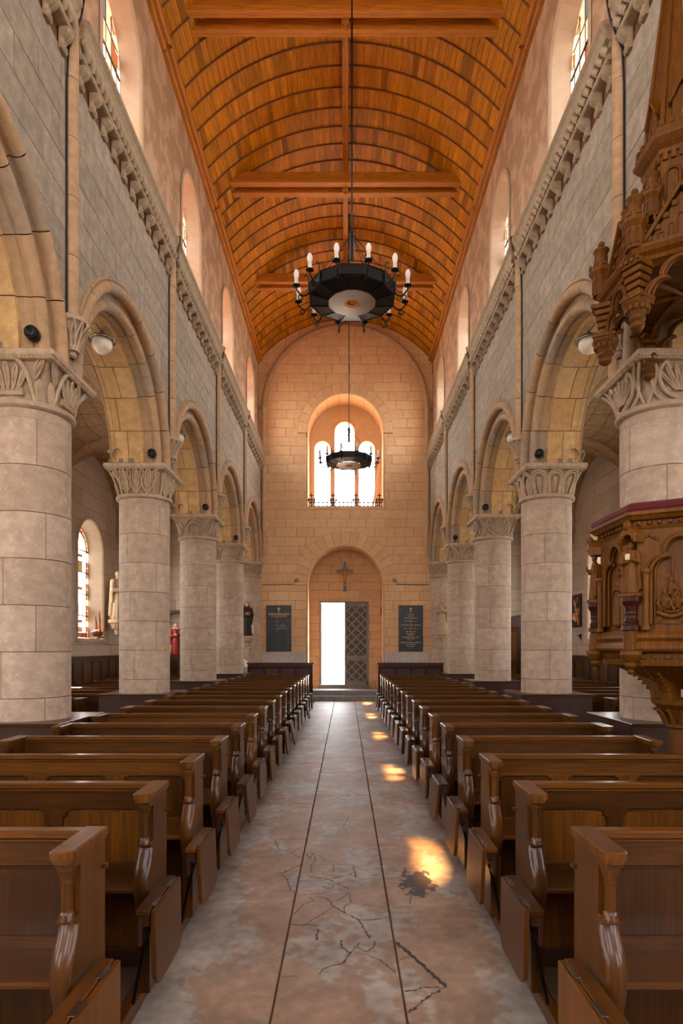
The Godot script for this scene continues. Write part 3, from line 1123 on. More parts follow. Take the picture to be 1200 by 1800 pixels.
func build_east() -> void:
	# the chancel end behind the camera, with the tall windows that light the columns and pew fronts
	var w := thing("wall_front", "plain chancel end wall with tall clear windows", "wall", Transform3D.IDENTITY, "", "structure")
	var mb := MB.new()
	var z := EAST + 0.15
	var cols := [[-7.0, -5.6], [-4.2, -2.1], [-0.9, 0.9], [2.1, 4.2], [5.6, 7.0]]
	for q in cols:
		mb.box(Vector3((q[0] + q[1]) / 2, 6.8, z), Vector3(q[1] - q[0], 13.6, 0.3), 0.0)
	for q in [[-5.6, -4.2, 2.2, 5.0], [-2.1, -0.9, 4.2, 10.8], [0.9, 2.1, 4.2, 10.8], [4.2, 5.6, 2.2, 5.0]]:
		mb.box(Vector3((q[0] + q[1]) / 2, q[2] / 2, z), Vector3(q[1] - q[0], q[2], 0.3), 0.0)
		mb.box(Vector3((q[0] + q[1]) / 2, (q[3] + 13.6) / 2, z), Vector3(q[1] - q[0], 13.6 - q[3], 0.3), 0.0)
	obj("wall_core", mb, M["aisle_plaster"], w)
	for q in [[-5.6, -4.2, 2.2, 5.0], [-2.1, -0.9, 4.2, 10.8], [0.9, 2.1, 4.2, 10.8], [4.2, 5.6, 2.2, 5.0]]:
		for j in 4:
			var g := MB.new()
			flat(g, rect(q[0] + 0.01, lerpf(q[2], q[3], j / 4.0) + 0.01, q[1] - 0.01, lerpf(q[2], q[3], (j + 1) / 4.0) - 0.01), z)
			obj("pane", g, M["clear_glass"], w)

func floor_point(u: float, v: float) -> Vector2:
	# floor position (x, depth) of a photo pixel read in a 3x crop that starts at (400, 1480)
	var d := EYE * FOC / (1480.0 + v / 3.0 - 1138.0)
	return Vector2((400.0 + u / 3.0 - 607.0) * d / FOC, d)

func floor_textures() -> Array:
	var out := []
	var n1 := FastNoiseLite.new()
	n1.seed = 4
	n1.frequency = 0.9
	n1.fractal_octaves = 5
	var n2 := FastNoiseLite.new()
	n2.seed = 9
	n2.frequency = 9.0
	n2.fractal_octaves = 3
	for q in [[2.4, 9.6, 640, 1900], [9.6, 21.6, 256, 1024]]:
		var w: int = q[2]
		var h: int = q[3]
		var im := Image.create(w, h, false, Image.FORMAT_RGB8)
		for j in h:
			var d: float = lerpf(q[0], q[1], (j + 0.5) / h)
			for i in w:
				var x := -1.05 + 2.1 * (i + 0.5) / w
				var a := n1.get_noise_2d(x * 1.6, d)
				var b := n2.get_noise_2d(x, d)
				# the same tan slabs and grey cement wash along the whole aisle, thicker along the kerbs
				var e: float = a + 0.25 * b + 0.55 * maxf(absf(x) - 0.62, 0.0) * 2.0
				var gr: float = smoothstep(0.0, 0.34, e)
				var c := Color(0.625, 0.51, 0.415).lerp(Color(0.65, 0.605, 0.56), gr)
				var k := 0.94 + 0.10 * b + 0.16 * n1.get_noise_2d(x * 3 + 40, d * 3)
				# a line of residue where each wash dried
				k -= 0.07 * exp(-pow((e - 0.16) / 0.02, 2.0))
				im.set_pixel(i, j, Color(c.r * k, c.g * k, c.b * k))
		if q[0] < 3.0:
			# oil-dark stain beside the pews
			for j in range(0, h):
				var d: float = lerpf(q[0], q[1], (j + 0.5) / h)
				if d < 4.3 or d > 5.6:
					continue
				for i in w:
					var x := -1.05 + 2.1 * (i + 0.5) / w
					var dx := (x - 0.555) / 0.135
					var dd := (d - 4.82) / 0.27
					var e := dx * dx + dd * dd + 1.3 * n1.get_noise_2d(x * 9, d * 5) + 0.4 * n2.get_noise_2d(x * 2, d * 2)
					if e < 0.9:
						im.set_pixel(i, j, im.get_pixel(i, j).lerp(Color(0.16, 0.13, 0.11), clampf((0.9 - e) * 4.0, 0, 0.85)))
			var cracks := [
				[5, 415, 60, 430, 90, 450, 60, 465, 90, 440, 130, 440, 160, 390, 165], [5, 275, 168, 300, 160, 385, 118], [4, 290, 172, 315, 200, 330, 255, 355, 270], [3, 300, 195, 380, 192],
				[5, 380, 205, 500, 202, 640, 175, 670, 155, 675, 190], [5, 425, 178, 520, 195, 650, 250], [4, 520, 215, 560, 222, 660, 205, 765, 192], [4, 360, 282, 500, 268, 600, 248], [3, 390, 240, 450, 235],
				[5, 480, 290, 530, 300, 555, 340, 620, 375, 690, 410, 750, 512], [3, 555, 345, 400, 440], [4, 620, 372, 610, 340, 650, 320, 640, 270, 580, 310, 540, 310], [4, 650, 320, 750, 335, 845, 352],
				[6, 690, 412, 780, 408, 850, 400], [6, 330, 436, 400, 438, 480, 442], [5, 478, 458, 465, 512], [5, 600, 520, 600, 555, 645, 585, 610, 640, 520, 660, 480, 695], [4, 680, 555, 730, 580, 770, 555, 778, 520],
				[4, 645, 585, 700, 530], [2, 720, 590, 800, 620, 890, 690], [4, 280, 712, 370, 705], [9, 890, 530, 960, 590, 1060, 680, 1155, 765], [5, 935, 790, 1040, 770, 1115, 762], [5, 1150, 765, 1080, 800, 955, 900],
				[3, 905, 618, 960, 605], [4, 835, 215, 900, 222, 972, 235, 960, 328], [4, 660, 120, 668, 160], [3, 555, 120, 560, 160], [4, 430, 290, 455, 310, 400, 330, 350, 380], [3, 500, 235, 540, 250, 560, 230, 520, 215],
				[4, 250, -10, 270, 40, 330, 50], [3, 640, -140, 610, -80, 640, -40], [4, 380, 30, 330, 60, 400, 90], [3, 690, -320, 720, -360], [3, 480, 70, 520, 100]]
			for cr in cracks:
				var pts := []
				for i in range(1, cr.size() - 1, 2):
					pts.append(floor_point(cr[i], cr[i + 1]))
				for i in pts.size() - 1:
					var l: float = (pts[i + 1] - pts[i]).length()
					var steps := int(l / 0.003) + 1
					for k in steps:
						var p: Vector2 = pts[i].lerp(pts[i + 1], float(k) / steps)
						p += Vector2(n2.get_noise_2d(p.x * 2, p.y * 2), n2.get_noise_2d(p.x * 2 + 7, p.y * 2)) * 0.010
						var wd: float = cr[0] * 0.0010 * (0.7 + 0.8 * absf(n2.get_noise_2d(p.x * 3, p.y * 3 + 5)))
						var px := int((p.x + 1.05) / 2.1 * w)
						var py := int((p.y - q[0]) / (q[1] - q[0]) * h)
						var rx := maxi(1, int(wd / 2.1 * w + 0.5))
						var ry := maxi(0, rx - 1)
						for sx in range(-rx, rx + 1):
							for sy in range(-ry, ry + 1):
								if px + sx >= 0 and px + sx < w and py + sy >= 0 and py + sy < h:
									im.set_pixel(px + sx, py + sy, im.get_pixel(px + sx, py + sy).lerp(Color(0.08, 0.06, 0.05), 0.5))
		out.append(ImageTexture.create_from_image(im))
	return out

func build_floor() -> void:
	var f := thing("floor", "cracked tan and grey stone slab floor of the centre aisle", "floor", Transform3D.IDENTITY, "", "structure")
	var tx := floor_textures()
	var near := mat("floor_slabs_chancel_half", Color(1, 1, 1), 0.55, tx[0], 1.0, false)
	var far := mat("floor_slabs_door_half", Color(1, 1, 1), 0.55, tx[1], 1.0, false)
	var bed := MB.new()
	bed.box(Vector3(0, -0.07, (EAST - ZW) / 2), Vector3(14.0, 0.1, EAST + ZW + 1), 0.0)
	obj("mortar_bed", bed, M["joint"], f)
	var strips := [[-1.04, -0.366, [2.4, 4.46, 5.91, 7.25, 8.54, 9.76, 11.2, 12.5, 13.9, 15.2, 16.6, 18.0, 19.5, 21.34]], [-0.366, 0.30, [2.4, 3.876, 5.22, 6.55, 7.66, 9.05, 10.3, 11.4, 13.45, 14.6, 16.0, 17.3, 18.8, 20.1, 21.34]], [0.30, 1.04, [2.4, 4.40, 5.74, 7.17, 8.5, 9.86, 11.25, 12.6, 14.0, 15.3, 16.7, 18.2, 19.6, 21.34]]]
	for s in strips:
		for i in s[2].size() - 1:
			var x0: float = s[0] + 0.005
			var x1: float = s[1] - 0.005
			var d0: float = s[2][i] + 0.003
			var d1: float = s[2][i + 1] - 0.003
			var split := [d0, d1]
			for e in split.size() - 1:
				var a: float = split[e]
				var b: float = split[e + 1]
				var isnear := (a + b) / 2 < 9.6
				var mb := MB.new()
				mb.box(Vector3((x0 + x1) / 2, -0.02, -(a + b) / 2), Vector3(x1 - x0, 0.04, b - a), 0.004)
				for k in mb.v.size():
					var p := mb.v[k]
					mb.t[k] = Vector2((p.x + 1.05) / 2.1, (-p.z - 2.4) / 7.2 if isnear else (-p.z - 9.6) / 12.0)
				obj("slab", mb, near if isnear else far, f)
	var rest := MB.new()
	rest.box(Vector3(0, -0.02, (EAST - 2.4) / 2), Vector3(2.08, 0.04, EAST + 2.4), 0.0)
	for s in [-1, 1]:
		rest.box(Vector3(s * 4.0, -0.02, (EAST - ZW) / 2), Vector3(5.8, 0.04, EAST + ZW), 0.0)
	obj("plain_floor", rest, M["step_stone"], f)
	# wooden platforms under the pews with a kerb board towards the aisle
	for side in [-1, 1]:
		var pl := thing("pew_platform", "low worn plank platform under the pews on the %s side" % ("nun statue" if side < 0 else "pulpit"), "platform", Transform3D.IDENTITY, "low plank platforms under the pews")
		var z0 := -2.0
		var xs := [1.0, 1.065]
		var kb := MB.new()
		kb.grain = Vector3(0, 0, 1)
		for k in 7:
			kb = MB.new()
			kb.grain = Vector3(0, 0, 1)
			kb.off = Vector2(k * 0.3, k * 0.17)
			kb.box(Vector3(side * 1.03 - 0.03, 0.0365, -2.0 - 2.3 * (k + 0.5)), Vector3(0.06, 0.073, 2.292), 0.005)
			obj("kerb_board", kb, M["pew_wood2"], pl)
		var np := 10
		for k in np:
			var x0 := 1.062 + 1.60 * k / np
			var mb := MB.new()
			mb.grain = Vector3(0, 0, 1)
			mb.off = Vector2(k * 0.21, k * 0.4)
			mb.box(Vector3(side * (x0 + 0.08) - 0.03, 0.0365, -2.0 - 8.05), Vector3(0.158, 0.073, 16.1), 0.002)
			obj("plank", mb, M["platform_wood"], pl)

func cap_point(f: int, a: float, t: float, rb: float, hx: float, hz: float, H: float) -> Vector3:
	var ang := f * PI / 2 + a * PI / 4
	var bot := Vector3(cos(ang), 0, sin(ang)) * rb
	var nn := Vector3(cos(f * PI / 2), 0, sin(f * PI / 2))
	var tt := Vector3(-nn.z, 0, nn.x)
	var hn := hx if f % 2 == 0 else hz
	var ht := hz if f % 2 == 0 else hx
	var top := nn * hn + tt * a * ht
	var s := 0.25 * t + 0.75 * pow(t, 2.0)
	var p := bot.lerp(top, s)
	p.y = t * H
	return p

func leaf_line(cx: float, t0: float, w: float, h: float, lean: float) -> Array:
	var p := []
	for i in 13:
		var a := TAU * i / 12
		var y := (1 - cos(a)) / 2
		p.append(Vector2(cx + sin(a) * w * (0.55 + 0.45 * y) + lean * y, t0 + h * y))
	return p

func cap_motif(style: String) -> Array:
	# polylines in (across, up) on one face, with [radius, points...]; closed leaf pads as ["pad", points...]
	var L := []
	if style == "palm":
		for i in 5:
			var c := (i - 2) * 0.13
			L.append(["pad"] + leaf_line(c, 0.26, 0.06, 0.56 - absf(c) * 0.5, c * 0.8))
			L.append([0.010] + leaf_line(c, 0.26, 0.062, 0.58 - absf(c) * 0.5, c * 0.8))
		L.append([0.02, Vector2(-0.42, 0.20), Vector2(0.42, 0.20)])
		L.append([0.016, Vector2(-0.42, 0.27), Vector2(0.42, 0.27)])
		for s in [-1, 1]:
			L.append([0.018, Vector2(s * 0.22, 0.94), Vector2(s * 0.4, 0.78), Vector2(s * 0.55, 0.5), Vector2(s * 0.66, 0.22), Vector2(s * 0.75, 0.02)])
			L.append(["pad"] + leaf_line(s * 0.78, 0.04, 0.16, 0.5, 0.0))
			L.append([0.008, Vector2(s * 0.78, 0.05), Vector2(s * 0.78, 0.5)])
			L.append(["pad"] + leaf_line(s * 0.7, 0.52, 0.10, 0.42, s * 0.12))
			L.append([0.009] + leaf_line(s * 0.7, 0.52, 0.10, 0.42, s * 0.12))
		L.append([0.02, Vector2(-0.25, 0.93), Vector2(0.25, 0.93)])
	elif style == "lily":
		for i in 3:
			var c := (i - 1) * 0.5
			L.append(["pad"] + leaf_line(c, 0.05, 0.13, 0.85, 0.0))
			L.append([0.012] + leaf_line(c, 0.05, 0.14, 0.88, 0.0))
			L.append([0.014, Vector2(c - 0.17, 0.40), Vector2(c + 0.17, 0.40)])
			L.append([0.014, Vector2(c - 0.17, 0.48), Vector2(c + 0.17, 0.48)])
			for s in [-1, 1]:
				L.append([0.013, Vector2(c + s * 0.04, 0.1), Vector2(c + s * 0.2, 0.28), Vector2(c + s * 0.25, 0.5), Vector2(c + s * 0.17, 0.72), Vector2(c + s * 0.23, 0.92)])
		for s in [-1, 1]:
			var sp := [0.016]
			for i in 16:
				var a := i * 0.55
				sp.append(Vector2(s * (0.86 - 0.008 * i * cos(a)), 0.78 + 0.012 * i * sin(a) - 0.02))
			L.append(sp)
			L.append([0.016, Vector2(s * 0.82, 0.05), Vector2(s * 0.8, 0.35), Vector2(s * 0.84, 0.65)])
	elif style == "fan":
		for R in [0.62, 0.50]:
			var p := [0.014]
			for i in 17:
				var a := PI * i / 16
				p.append(Vector2(cos(a) * R, 0.06 + sin(a) * R * 1.35))
			L.append(p)
		for i in 11:
			var a := PI * (i + 0.5) / 11
			L.append([0.009, Vector2(cos(a) * 0.16, 0.06 + sin(a) * 0.22), Vector2(cos(a) * 0.48, 0.06 + sin(a) * 0.65)])
		for i in 12:
			var a := PI * (i + 0.5) / 12
			L.append(["dot", Vector2(cos(a) * 0.56, 0.06 + sin(a) * 0.755)])
		var q := [0.012]
		for i in 9:
			var a := PI * i / 8
			q.append(Vector2(cos(a) * 0.16, 0.06 + sin(a) * 0.22))
		L.append(q)
		for s in [-1, 1]:
			L.append([0.012, Vector2(s * 0.68, 0.2), Vector2(s * 0.74, 0.6), Vector2(s * 0.95, 0.92)])
			L.append(["pad"] + leaf_line(s * 0.86, 0.08, 0.1, 0.62, 0.0))
	elif style == "shell":
		L.append(["pad", Vector2(-0.62, 0.18), Vector2(-0.35, 0.06), Vector2(0, 0.03), Vector2(0.35, 0.06), Vector2(0.62, 0.18), Vector2(0.4, 0.6), Vector2(0.0, 0.9), Vector2(-0.4, 0.6)])
		L.append([0.014, Vector2(-0.64, 0.16), Vector2(-0.4, 0.62), Vector2(0.0, 0.92), Vector2(0.4, 0.62), Vector2(0.64, 0.16)])
		for i in 5:
			var c := (i - 2) * 0.2
			L.append([0.007, Vector2(c * 0.3, 0.1), Vector2(c * 0.8, 0.62 - absf(c) * 0.4)])
		for s in [-1, 1]:
			L.append([0.014, Vector2(s * 0.7, 0.05), Vector2(s * 0.9, 0.3), Vector2(s * 0.8, 0.6), Vector2(s * 0.95, 0.85)])
			L.append([0.012, Vector2(s * 0.95, 0.05), Vector2(s * 0.75, 0.35), Vector2(s * 0.9, 0.7)])
	elif style == "arcade":
		for i in 3:
			var c := (i - 1) * 0.66
			for R in [0.32, 0.24]:
				var p := [0.016, Vector2(c - R * 0.8, 0.06)]
				for j in 11:
					var a := PI - PI * j / 10
					p.append(Vector2(c + cos(a) * R, 0.52 + sin(a) * R * 1.1))
				p.append(Vector2(c + R * 0.8, 0.06))
				L.append(p)
			L.append(["pad"] + leaf_line(c, 0.05, 0.15, 0.62, 0.0))
			L.append([0.008, Vector2(c, 0.08), Vector2(c, 0.55)])
			for j in 9:
				var a := PI - PI * j / 8
				L.append(["dot", Vector2(c + cos(a) * 0.28, 0.52 + sin(a) * 0.31)])
			for s in [-1, 1]:
				L.append(["dot", Vector2(c + s * 0.17, 0.16)])
	elif style == "acanthus":
		for i in 7:
			var c := (i - 3) * 0.11
			L.append(["pad"] + leaf_line(c * 0.5, 0.25, 0.05, 0.6 - absf(c) * 0.4, c * 1.5))
			L.append([0.009] + leaf_line(c * 0.5, 0.25, 0.05, 0.6 - absf(c) * 0.4, c * 1.5))
		for s in [-1, 1]:
			L.append([0.018, Vector2(0, 0.05), Vector2(s * 0.3, 0.15), Vector2(s * 0.55, 0.35), Vector2(s * 0.62, 0.65), Vector2(s * 0.45, 0.85), Vector2(s * 0.36, 0.7)])
			L.append([0.016, Vector2(s * 0.5, 0.04), Vector2(s * 0.75, 0.25), Vector2(s * 0.82, 0.6), Vector2(s * 0.95, 0.9)])
			L.append([0.014, Vector2(s * 0.95, 0.06), Vector2(s * 0.78, 0.35), Vector2(s * 0.68, 0.7), Vector2(s * 0.75, 0.93)])
			L.append(["pad"] + leaf_line(s * 0.3, 0.1, 0.09, 0.26, s * 0.1))
	elif style == "knot":
		for s in [-1, 1]:
			L.append([0.02, Vector2(s * 0.9, 0.06), Vector2(s * 0.6, 0.3), Vector2(s * 0.2, 0.6), Vector2(-s * 0.15, 0.88), Vector2(-s * 0.4, 0.75), Vector2(-s * 0.2, 0.45), Vector2(s * 0.2, 0.25), Vector2(s * 0.55, 0.55), Vector2(s * 0.9, 0.9)])
			L.append([0.016, Vector2(s * 0.55, 0.05), Vector2(s * 0.75, 0.4), Vector2(s * 0.62, 0.75), Vector2(s * 0.4, 0.92)])
			L.append(["pad"] + leaf_line(s * 0.82, 0.2, 0.08, 0.5, 0.0))
		L.append(["pad"] + leaf_line(0.0, 0.06, 0.1, 0.3, 0.0))
	else:
		for s in [-1, 1]:
			var sp := [0.018]
			for i in 22:
				var a := i * 0.42
				sp.append(Vector2(s * (0.42 + (0.05 + 0.015 * i) * cos(a)), 0.5 + (0.05 + 0.017 * i) * sin(a)))
			L.append(sp)
			L.append([0.015, Vector2(s * 0.88, 0.08), Vector2(s * 0.82, 0.5), Vector2(s * 0.92, 0.9)])
			L.append(["pad"] + leaf_line(s * 0.05, 0.1, 0.06, 0.7, 0.0))
	return L

func build_columns() -> void:
	var styles := {-1: ["palm", "palm", "lily", "fan", "shell", "scroll"], 1: ["acanthus", "acanthus", "arcade", "acanthus", "knot", "scroll"]}
	var said := {
		-1: ["round ashlar column one bay before the palm-leaf one, towards the chancel", "thick round ashlar column with palm-leaf and dotted-band capital", "round ashlar column whose capital has banded lily spikes", "round ashlar column whose capital has a scalloped fan", "round ashlar column whose capital has a plain shell", "half column on the west wall behind the nun statue"],
		1: ["round ashlar column one bay before the pulpit, towards the chancel", "thick round ashlar column behind the carved pulpit", "round ashlar column whose capital has beaded interlaced arches", "round ashlar column whose capital has a large palmette", "round ashlar column whose capital has knotted straps", "half column on the west wall behind the monk statue"]}
	var drum := MB.new()
	var rows := []
	var hh := 0.462
	var gap := 0.006
	var P := []
	var half := PI / 3 - 0.007
	for i in 13:
		var a := -half + 2 * half * i / 12
		var row := PackedVector3Array()
		for q in [[CR - 0.012, 0.0], [CR - 0.003, 0.0], [CR, 0.004], [CR, hh - gap - 0.004], [CR - 0.003, hh - gap], [CR - 0.012, hh - gap]]:
			row.append(Vector3(cos(a) * q[0], q[1], sin(a) * q[0]))
		P.append(row)
	drum.grid(P, true, false, false, true)
	var drumm := drum.mesh()
	var core := MB.new()
	core.lathe([[CR - 0.008, 0.0], [CR - 0.008, 4.2]], 32)
	var corem := core.mesh()
	var neck := MB.new()
	neck.lathe([[CR - 0.01, -0.10], [CR, -0.10], [CR, -0.005], [CR + 0.02, 0.0], [CR + 0.045, 0.015], [CR + 0.05, 0.04], [CR + 0.04, 0.062], [CR + 0.015, 0.07], [CR, 0.08]], 40)
	var neckm := neck.mesh()
	var foot := MB.new()
	foot.lathe([[0.56, 0.0], [0.56, 0.10], [0.54, 0.14], [0.50, 0.16], [0.47, 0.20], [0.49, 0.24], [0.47, 0.28], [0.42, 0.30], [CR - 0.02, 0.34]], 32)
	var footm := foot.mesh()
	var H := 0.42
	var hx := 0.455
	var hz := 0.50
	var bell := MB.new()
	for f in 4:
		var A := []
		for i in 13:
			var row := PackedVector3Array()
			for j in 9:
				row.append(cap_point(f, -1.0 + i / 6.0, j / 8.0, CR - 0.018, hx - 0.035, hz - 0.035, H))
			A.append(row)
		bell.grid(A, true, false, false, true)
	var bellm := bell.mesh()
	var aba := MB.new()
	aba.box(Vector3(0, 0.055, 0), Vector3(0.97, 0.07, 1.06), 0.012)
	aba.box(Vector3(0, 0.012, 0), Vector3(0.935, 0.03, 1.025), 0.006)
	var abam := aba.mesh()
	var beads := MB.new()
	for s in [-1, 1]:
		for i in 24:
			beads.ball(Vector3(-0.44 + 0.88 * i / 23, 0.012, s * 0.513), Vector3(0.011, 0.011, 0.011), 6, 4)
			beads.ball(Vector3(s * 0.468, 0.012, -0.48 + 0.96 * i / 23), Vector3(0.011, 0.011, 0.011), 6, 4)
	var beadm := beads.mesh()
	var carve := {}
	for st in ["palm", "lily", "fan", "shell", "arcade", "acanthus", "knot", "scroll"]:
		var mb := MB.new()
		for f in 4:
			for L in cap_motif(st):
				var pts := []
				for i in range(1, L.size()):
					pts.append(cap_point(f, L[i].x, L[i].y, CR + 0.012, hx, hz, H))
				if L[0] is String and L[0] == "dot":
					mb.ball(pts[0], Vector3(0.011, 0.011, 0.011), 6, 4)
				elif L[0] is String:
					var cen := Vector2.ZERO
					for i in range(1, L.size()):
						cen += L[i]
					cen /= L.size() - 1
					var o := cap_point(f, cen.x, cen.y, CR + 0.012, hx, hz, H)
					var out := Vector3(cos(f * PI / 2), -0.25, sin(f * PI / 2)).normalized()
					for i in pts.size():
						var a: Vector3 = pts[i] - out * 0.012
						var b: Vector3 = pts[(i + 1) % pts.size()] - out * 0.012
						if (a - o).cross(b - o).dot(out) < 0:
							mb.tri(o + out * 0.03, b, a)
						else:
							mb.tri(o + out * 0.03, a, b)
				else:
					# smooth the line a little
					var sm := []
					for i in pts.size() - 1:
						for e in 3:
							var p0: Vector3 = pts[maxi(i - 1, 0)]
							var p3: Vector3 = pts[mini(i + 2, pts.size() - 1)]
							sm.append(pts[i].cubic_interpolate(pts[i + 1], p0, p3, e / 3.0))
					sm.append(pts[-1])
					mb.tube(sm, L[0] * 1.25, 6)
		carve[st] = mb.mesh()
	# wooden ledge that boxes in each column at pew height
	for side in [-1, 1]:
		for k in range(0, 6):
			var d := COL + BAY * k
			var c := thing("column", said[side][k], "column", T(side * CX, 0, -d), "round nave columns", "thing")
			inst("base", footm, M["column_stone0"], c)
			inst("core", corem, M["joint"], c)
			for j in 9:
				var turn := rng.randf() * 0.5 + (PI / 3 if j % 2 else 0.0)
				for e in 3:
					inst("drum_stone", drumm, M["column_stone%d" % (rng.randi() % 4)], c, T(0, 0.34 + hh * j - 0.42 if j > 0 else 0.0, 0, turn + e * TAU / 3))
			inst("necking", neckm, M["column_stone1"], c, T(0, 4.17, 0))
			var cap := Node3D.new()
			cap.name = "capital"
			c.add_child(cap)
			cap.position.y = 4.215
			inst("bell", bellm, M["capital_stone"], cap)
			inst("carving", carve[styles[side][k]], M["capital_stone"], cap)
			var ab := Node3D.new()
			ab.name = "abacus"
			c.add_child(ab)
			ab.position = Vector3(-side * 0.0, 4.594, 0)
			inst("slab", abam, M["capital_stone"], ab)
			inst("bead_row", beadm, M["capital_stone"], ab)
			if k >= 1 and k < 5:
				var led := thing("column_ledge", "varnished oak ledge boxed round the foot of the " + str(said[side][k]).replace("round ashlar ", "").replace("thick ", ""), "ledge", T(side * CX, 0, -d), "oak ledges round the columns")
				for s in [-1, 1]:
					var t := MB.new()
					t.grain = Vector3(1, 0, 0)
					var pl := PackedVector2Array([Vector2(-0.56, 0.0), Vector2(-0.56, 0.56), Vector2(0.56, 0.56), Vector2(0.56, 0.0)])
					for i in 17:
						var a := PI * i / 16
						pl.append(Vector2(cos(a), sin(a)) * (CR + 0.006))
					t.xf = Transform3D(Basis(Vector3(-s, 0, 0), Vector3(0, 0, s), Vector3(0, 1, 0)), Vector3(0, 1.05, 0))
					t.prism(pl, 0.0, 0.03, 0.004)
					obj("top_board", t, M["pew_wood1"], led)
					var p1 := MB.new()
					p1.box(Vector3(0, 0.525, s * 0.53), Vector3(1.08, 1.05, 0.025), 0.003)
					obj("side_board", p1, M["dark_wood"], led)
					var p2 := MB.new()
					p2.box(Vector3(s * 0.53, 0.525, 0), Vector3(0.025, 1.05, 1.02), 0.003)
					obj("side_board", p2, M["dark_wood"], led)

func pew_end(b: Array, parent: Node3D, x: float, out: float, wood: int) -> void:
	# end panel at local x, its plain face towards out
	var side := PackedVector2Array([Vector2(0.0, 0.0), Vector2(0.30, 0.0), Vector2(0.30, 0.42), Vector2(0.318, 0.46), Vector2(0.335, 0.51), Vector2(0.336, 0.56), Vector2(0.325, 0.61), Vector2(0.30, 0.655), Vector2(0.275, 0.695), Vector2(0.262, 0.725), Vector2(0.30, 0.735), Vector2(0.30, 0.75), Vector2(0.238, 0.752), Vector2(0.238, 0.93), Vector2(0.315, 0.945), Vector2(0.32, 0.965), Vector2(0.0, 0.965)])
	var e := MB.new()
	e.off = Vector2(b[0], b[1])
	e.xf = Transform3D(Basis(Vector3(0, 0, 1), Vector3(0, 1, 0), Vector3(-1, 0, 0)), Vector3(x, 0, 0))
	e.prism(side, -0.033, 0.033, 0.006)
	var panel := obj("end_panel", e, M["pew_wood%d" % wood], parent)
	var sc := MB.new()
	sc.off = Vector2(b[1], b[0])
	var curve := [Vector2(0.302, 0.40), Vector2(0.32, 0.455), Vector2(0.338, 0.51), Vector2(0.338, 0.56), Vector2(0.327, 0.61), Vector2(0.302, 0.655), Vector2(0.278, 0.695), Vector2(0.268, 0.722)]
	var A := []
	for q in curve:
		var row := PackedVector3Array()
		for j in 7:
			var a := PI * j / 6
			row.append(Vector3(x + cos(a) * 0.040, q.y, q.x - 0.012 + sin(a) * 0.022))
		A.append(row)
	sc.grid(A, true, false, false, true)
	obj("scroll_moulding", sc, M["pew_wood%d" % wood], parent)
	var c := MB.new()
	c.lathe([[0.0, 0.735], [0.032, 0.736], [0.034, 0.748], [0.026, 0.757], [0.029, 0.765], [0.021, 0.774], [0.021, 0.875], [0.026, 0.88], [0.022, 0.887], [0.026, 0.90], [0.034, 0.925], [0.036, 0.93], [0.036, 0.945], [0.0, 0.946]], 14, 0, TAU, true, Vector3(x, 0, 0.276))
	obj("colonnette", c, M["pew_wood%d" % wood], parent)
	# moulded cap with a rounded nose
	var cap := MB.new()
	cap.grain = Vector3(0, 0, 1)
	cap.off = Vector2(b[0], b[1])
	var pl := PackedVector2Array([Vector2(-0.046, 0.0), Vector2(0.046, 0.0)])
	for i in 9:
		var a := PI * i / 8
		pl.append(Vector2(cos(a) * 0.046, -0.31 - sin(a) * 0.035))
	cap.xf = Transform3D(Basis(Vector3(1, 0, 0), Vector3(0, 0, -1), Vector3(0, 1, 0)), Vector3(x, 0.965, 0))
	var pl2 := PackedVector2Array()
	for q in pl:
		pl2.append(Vector2(q.x, q.y))
	cap.prism(pl2, 0.012, 0.042, 0.006)
	var pl3 := PackedVector2Array()
	for q in pl:
		pl3.append(Vector2(q.x * 0.85, q.y * 0.97))
	cap.prism(pl3, -0.004, 0.014, 0.0)
	obj("cap", cap, M["pew_wood2"], parent)

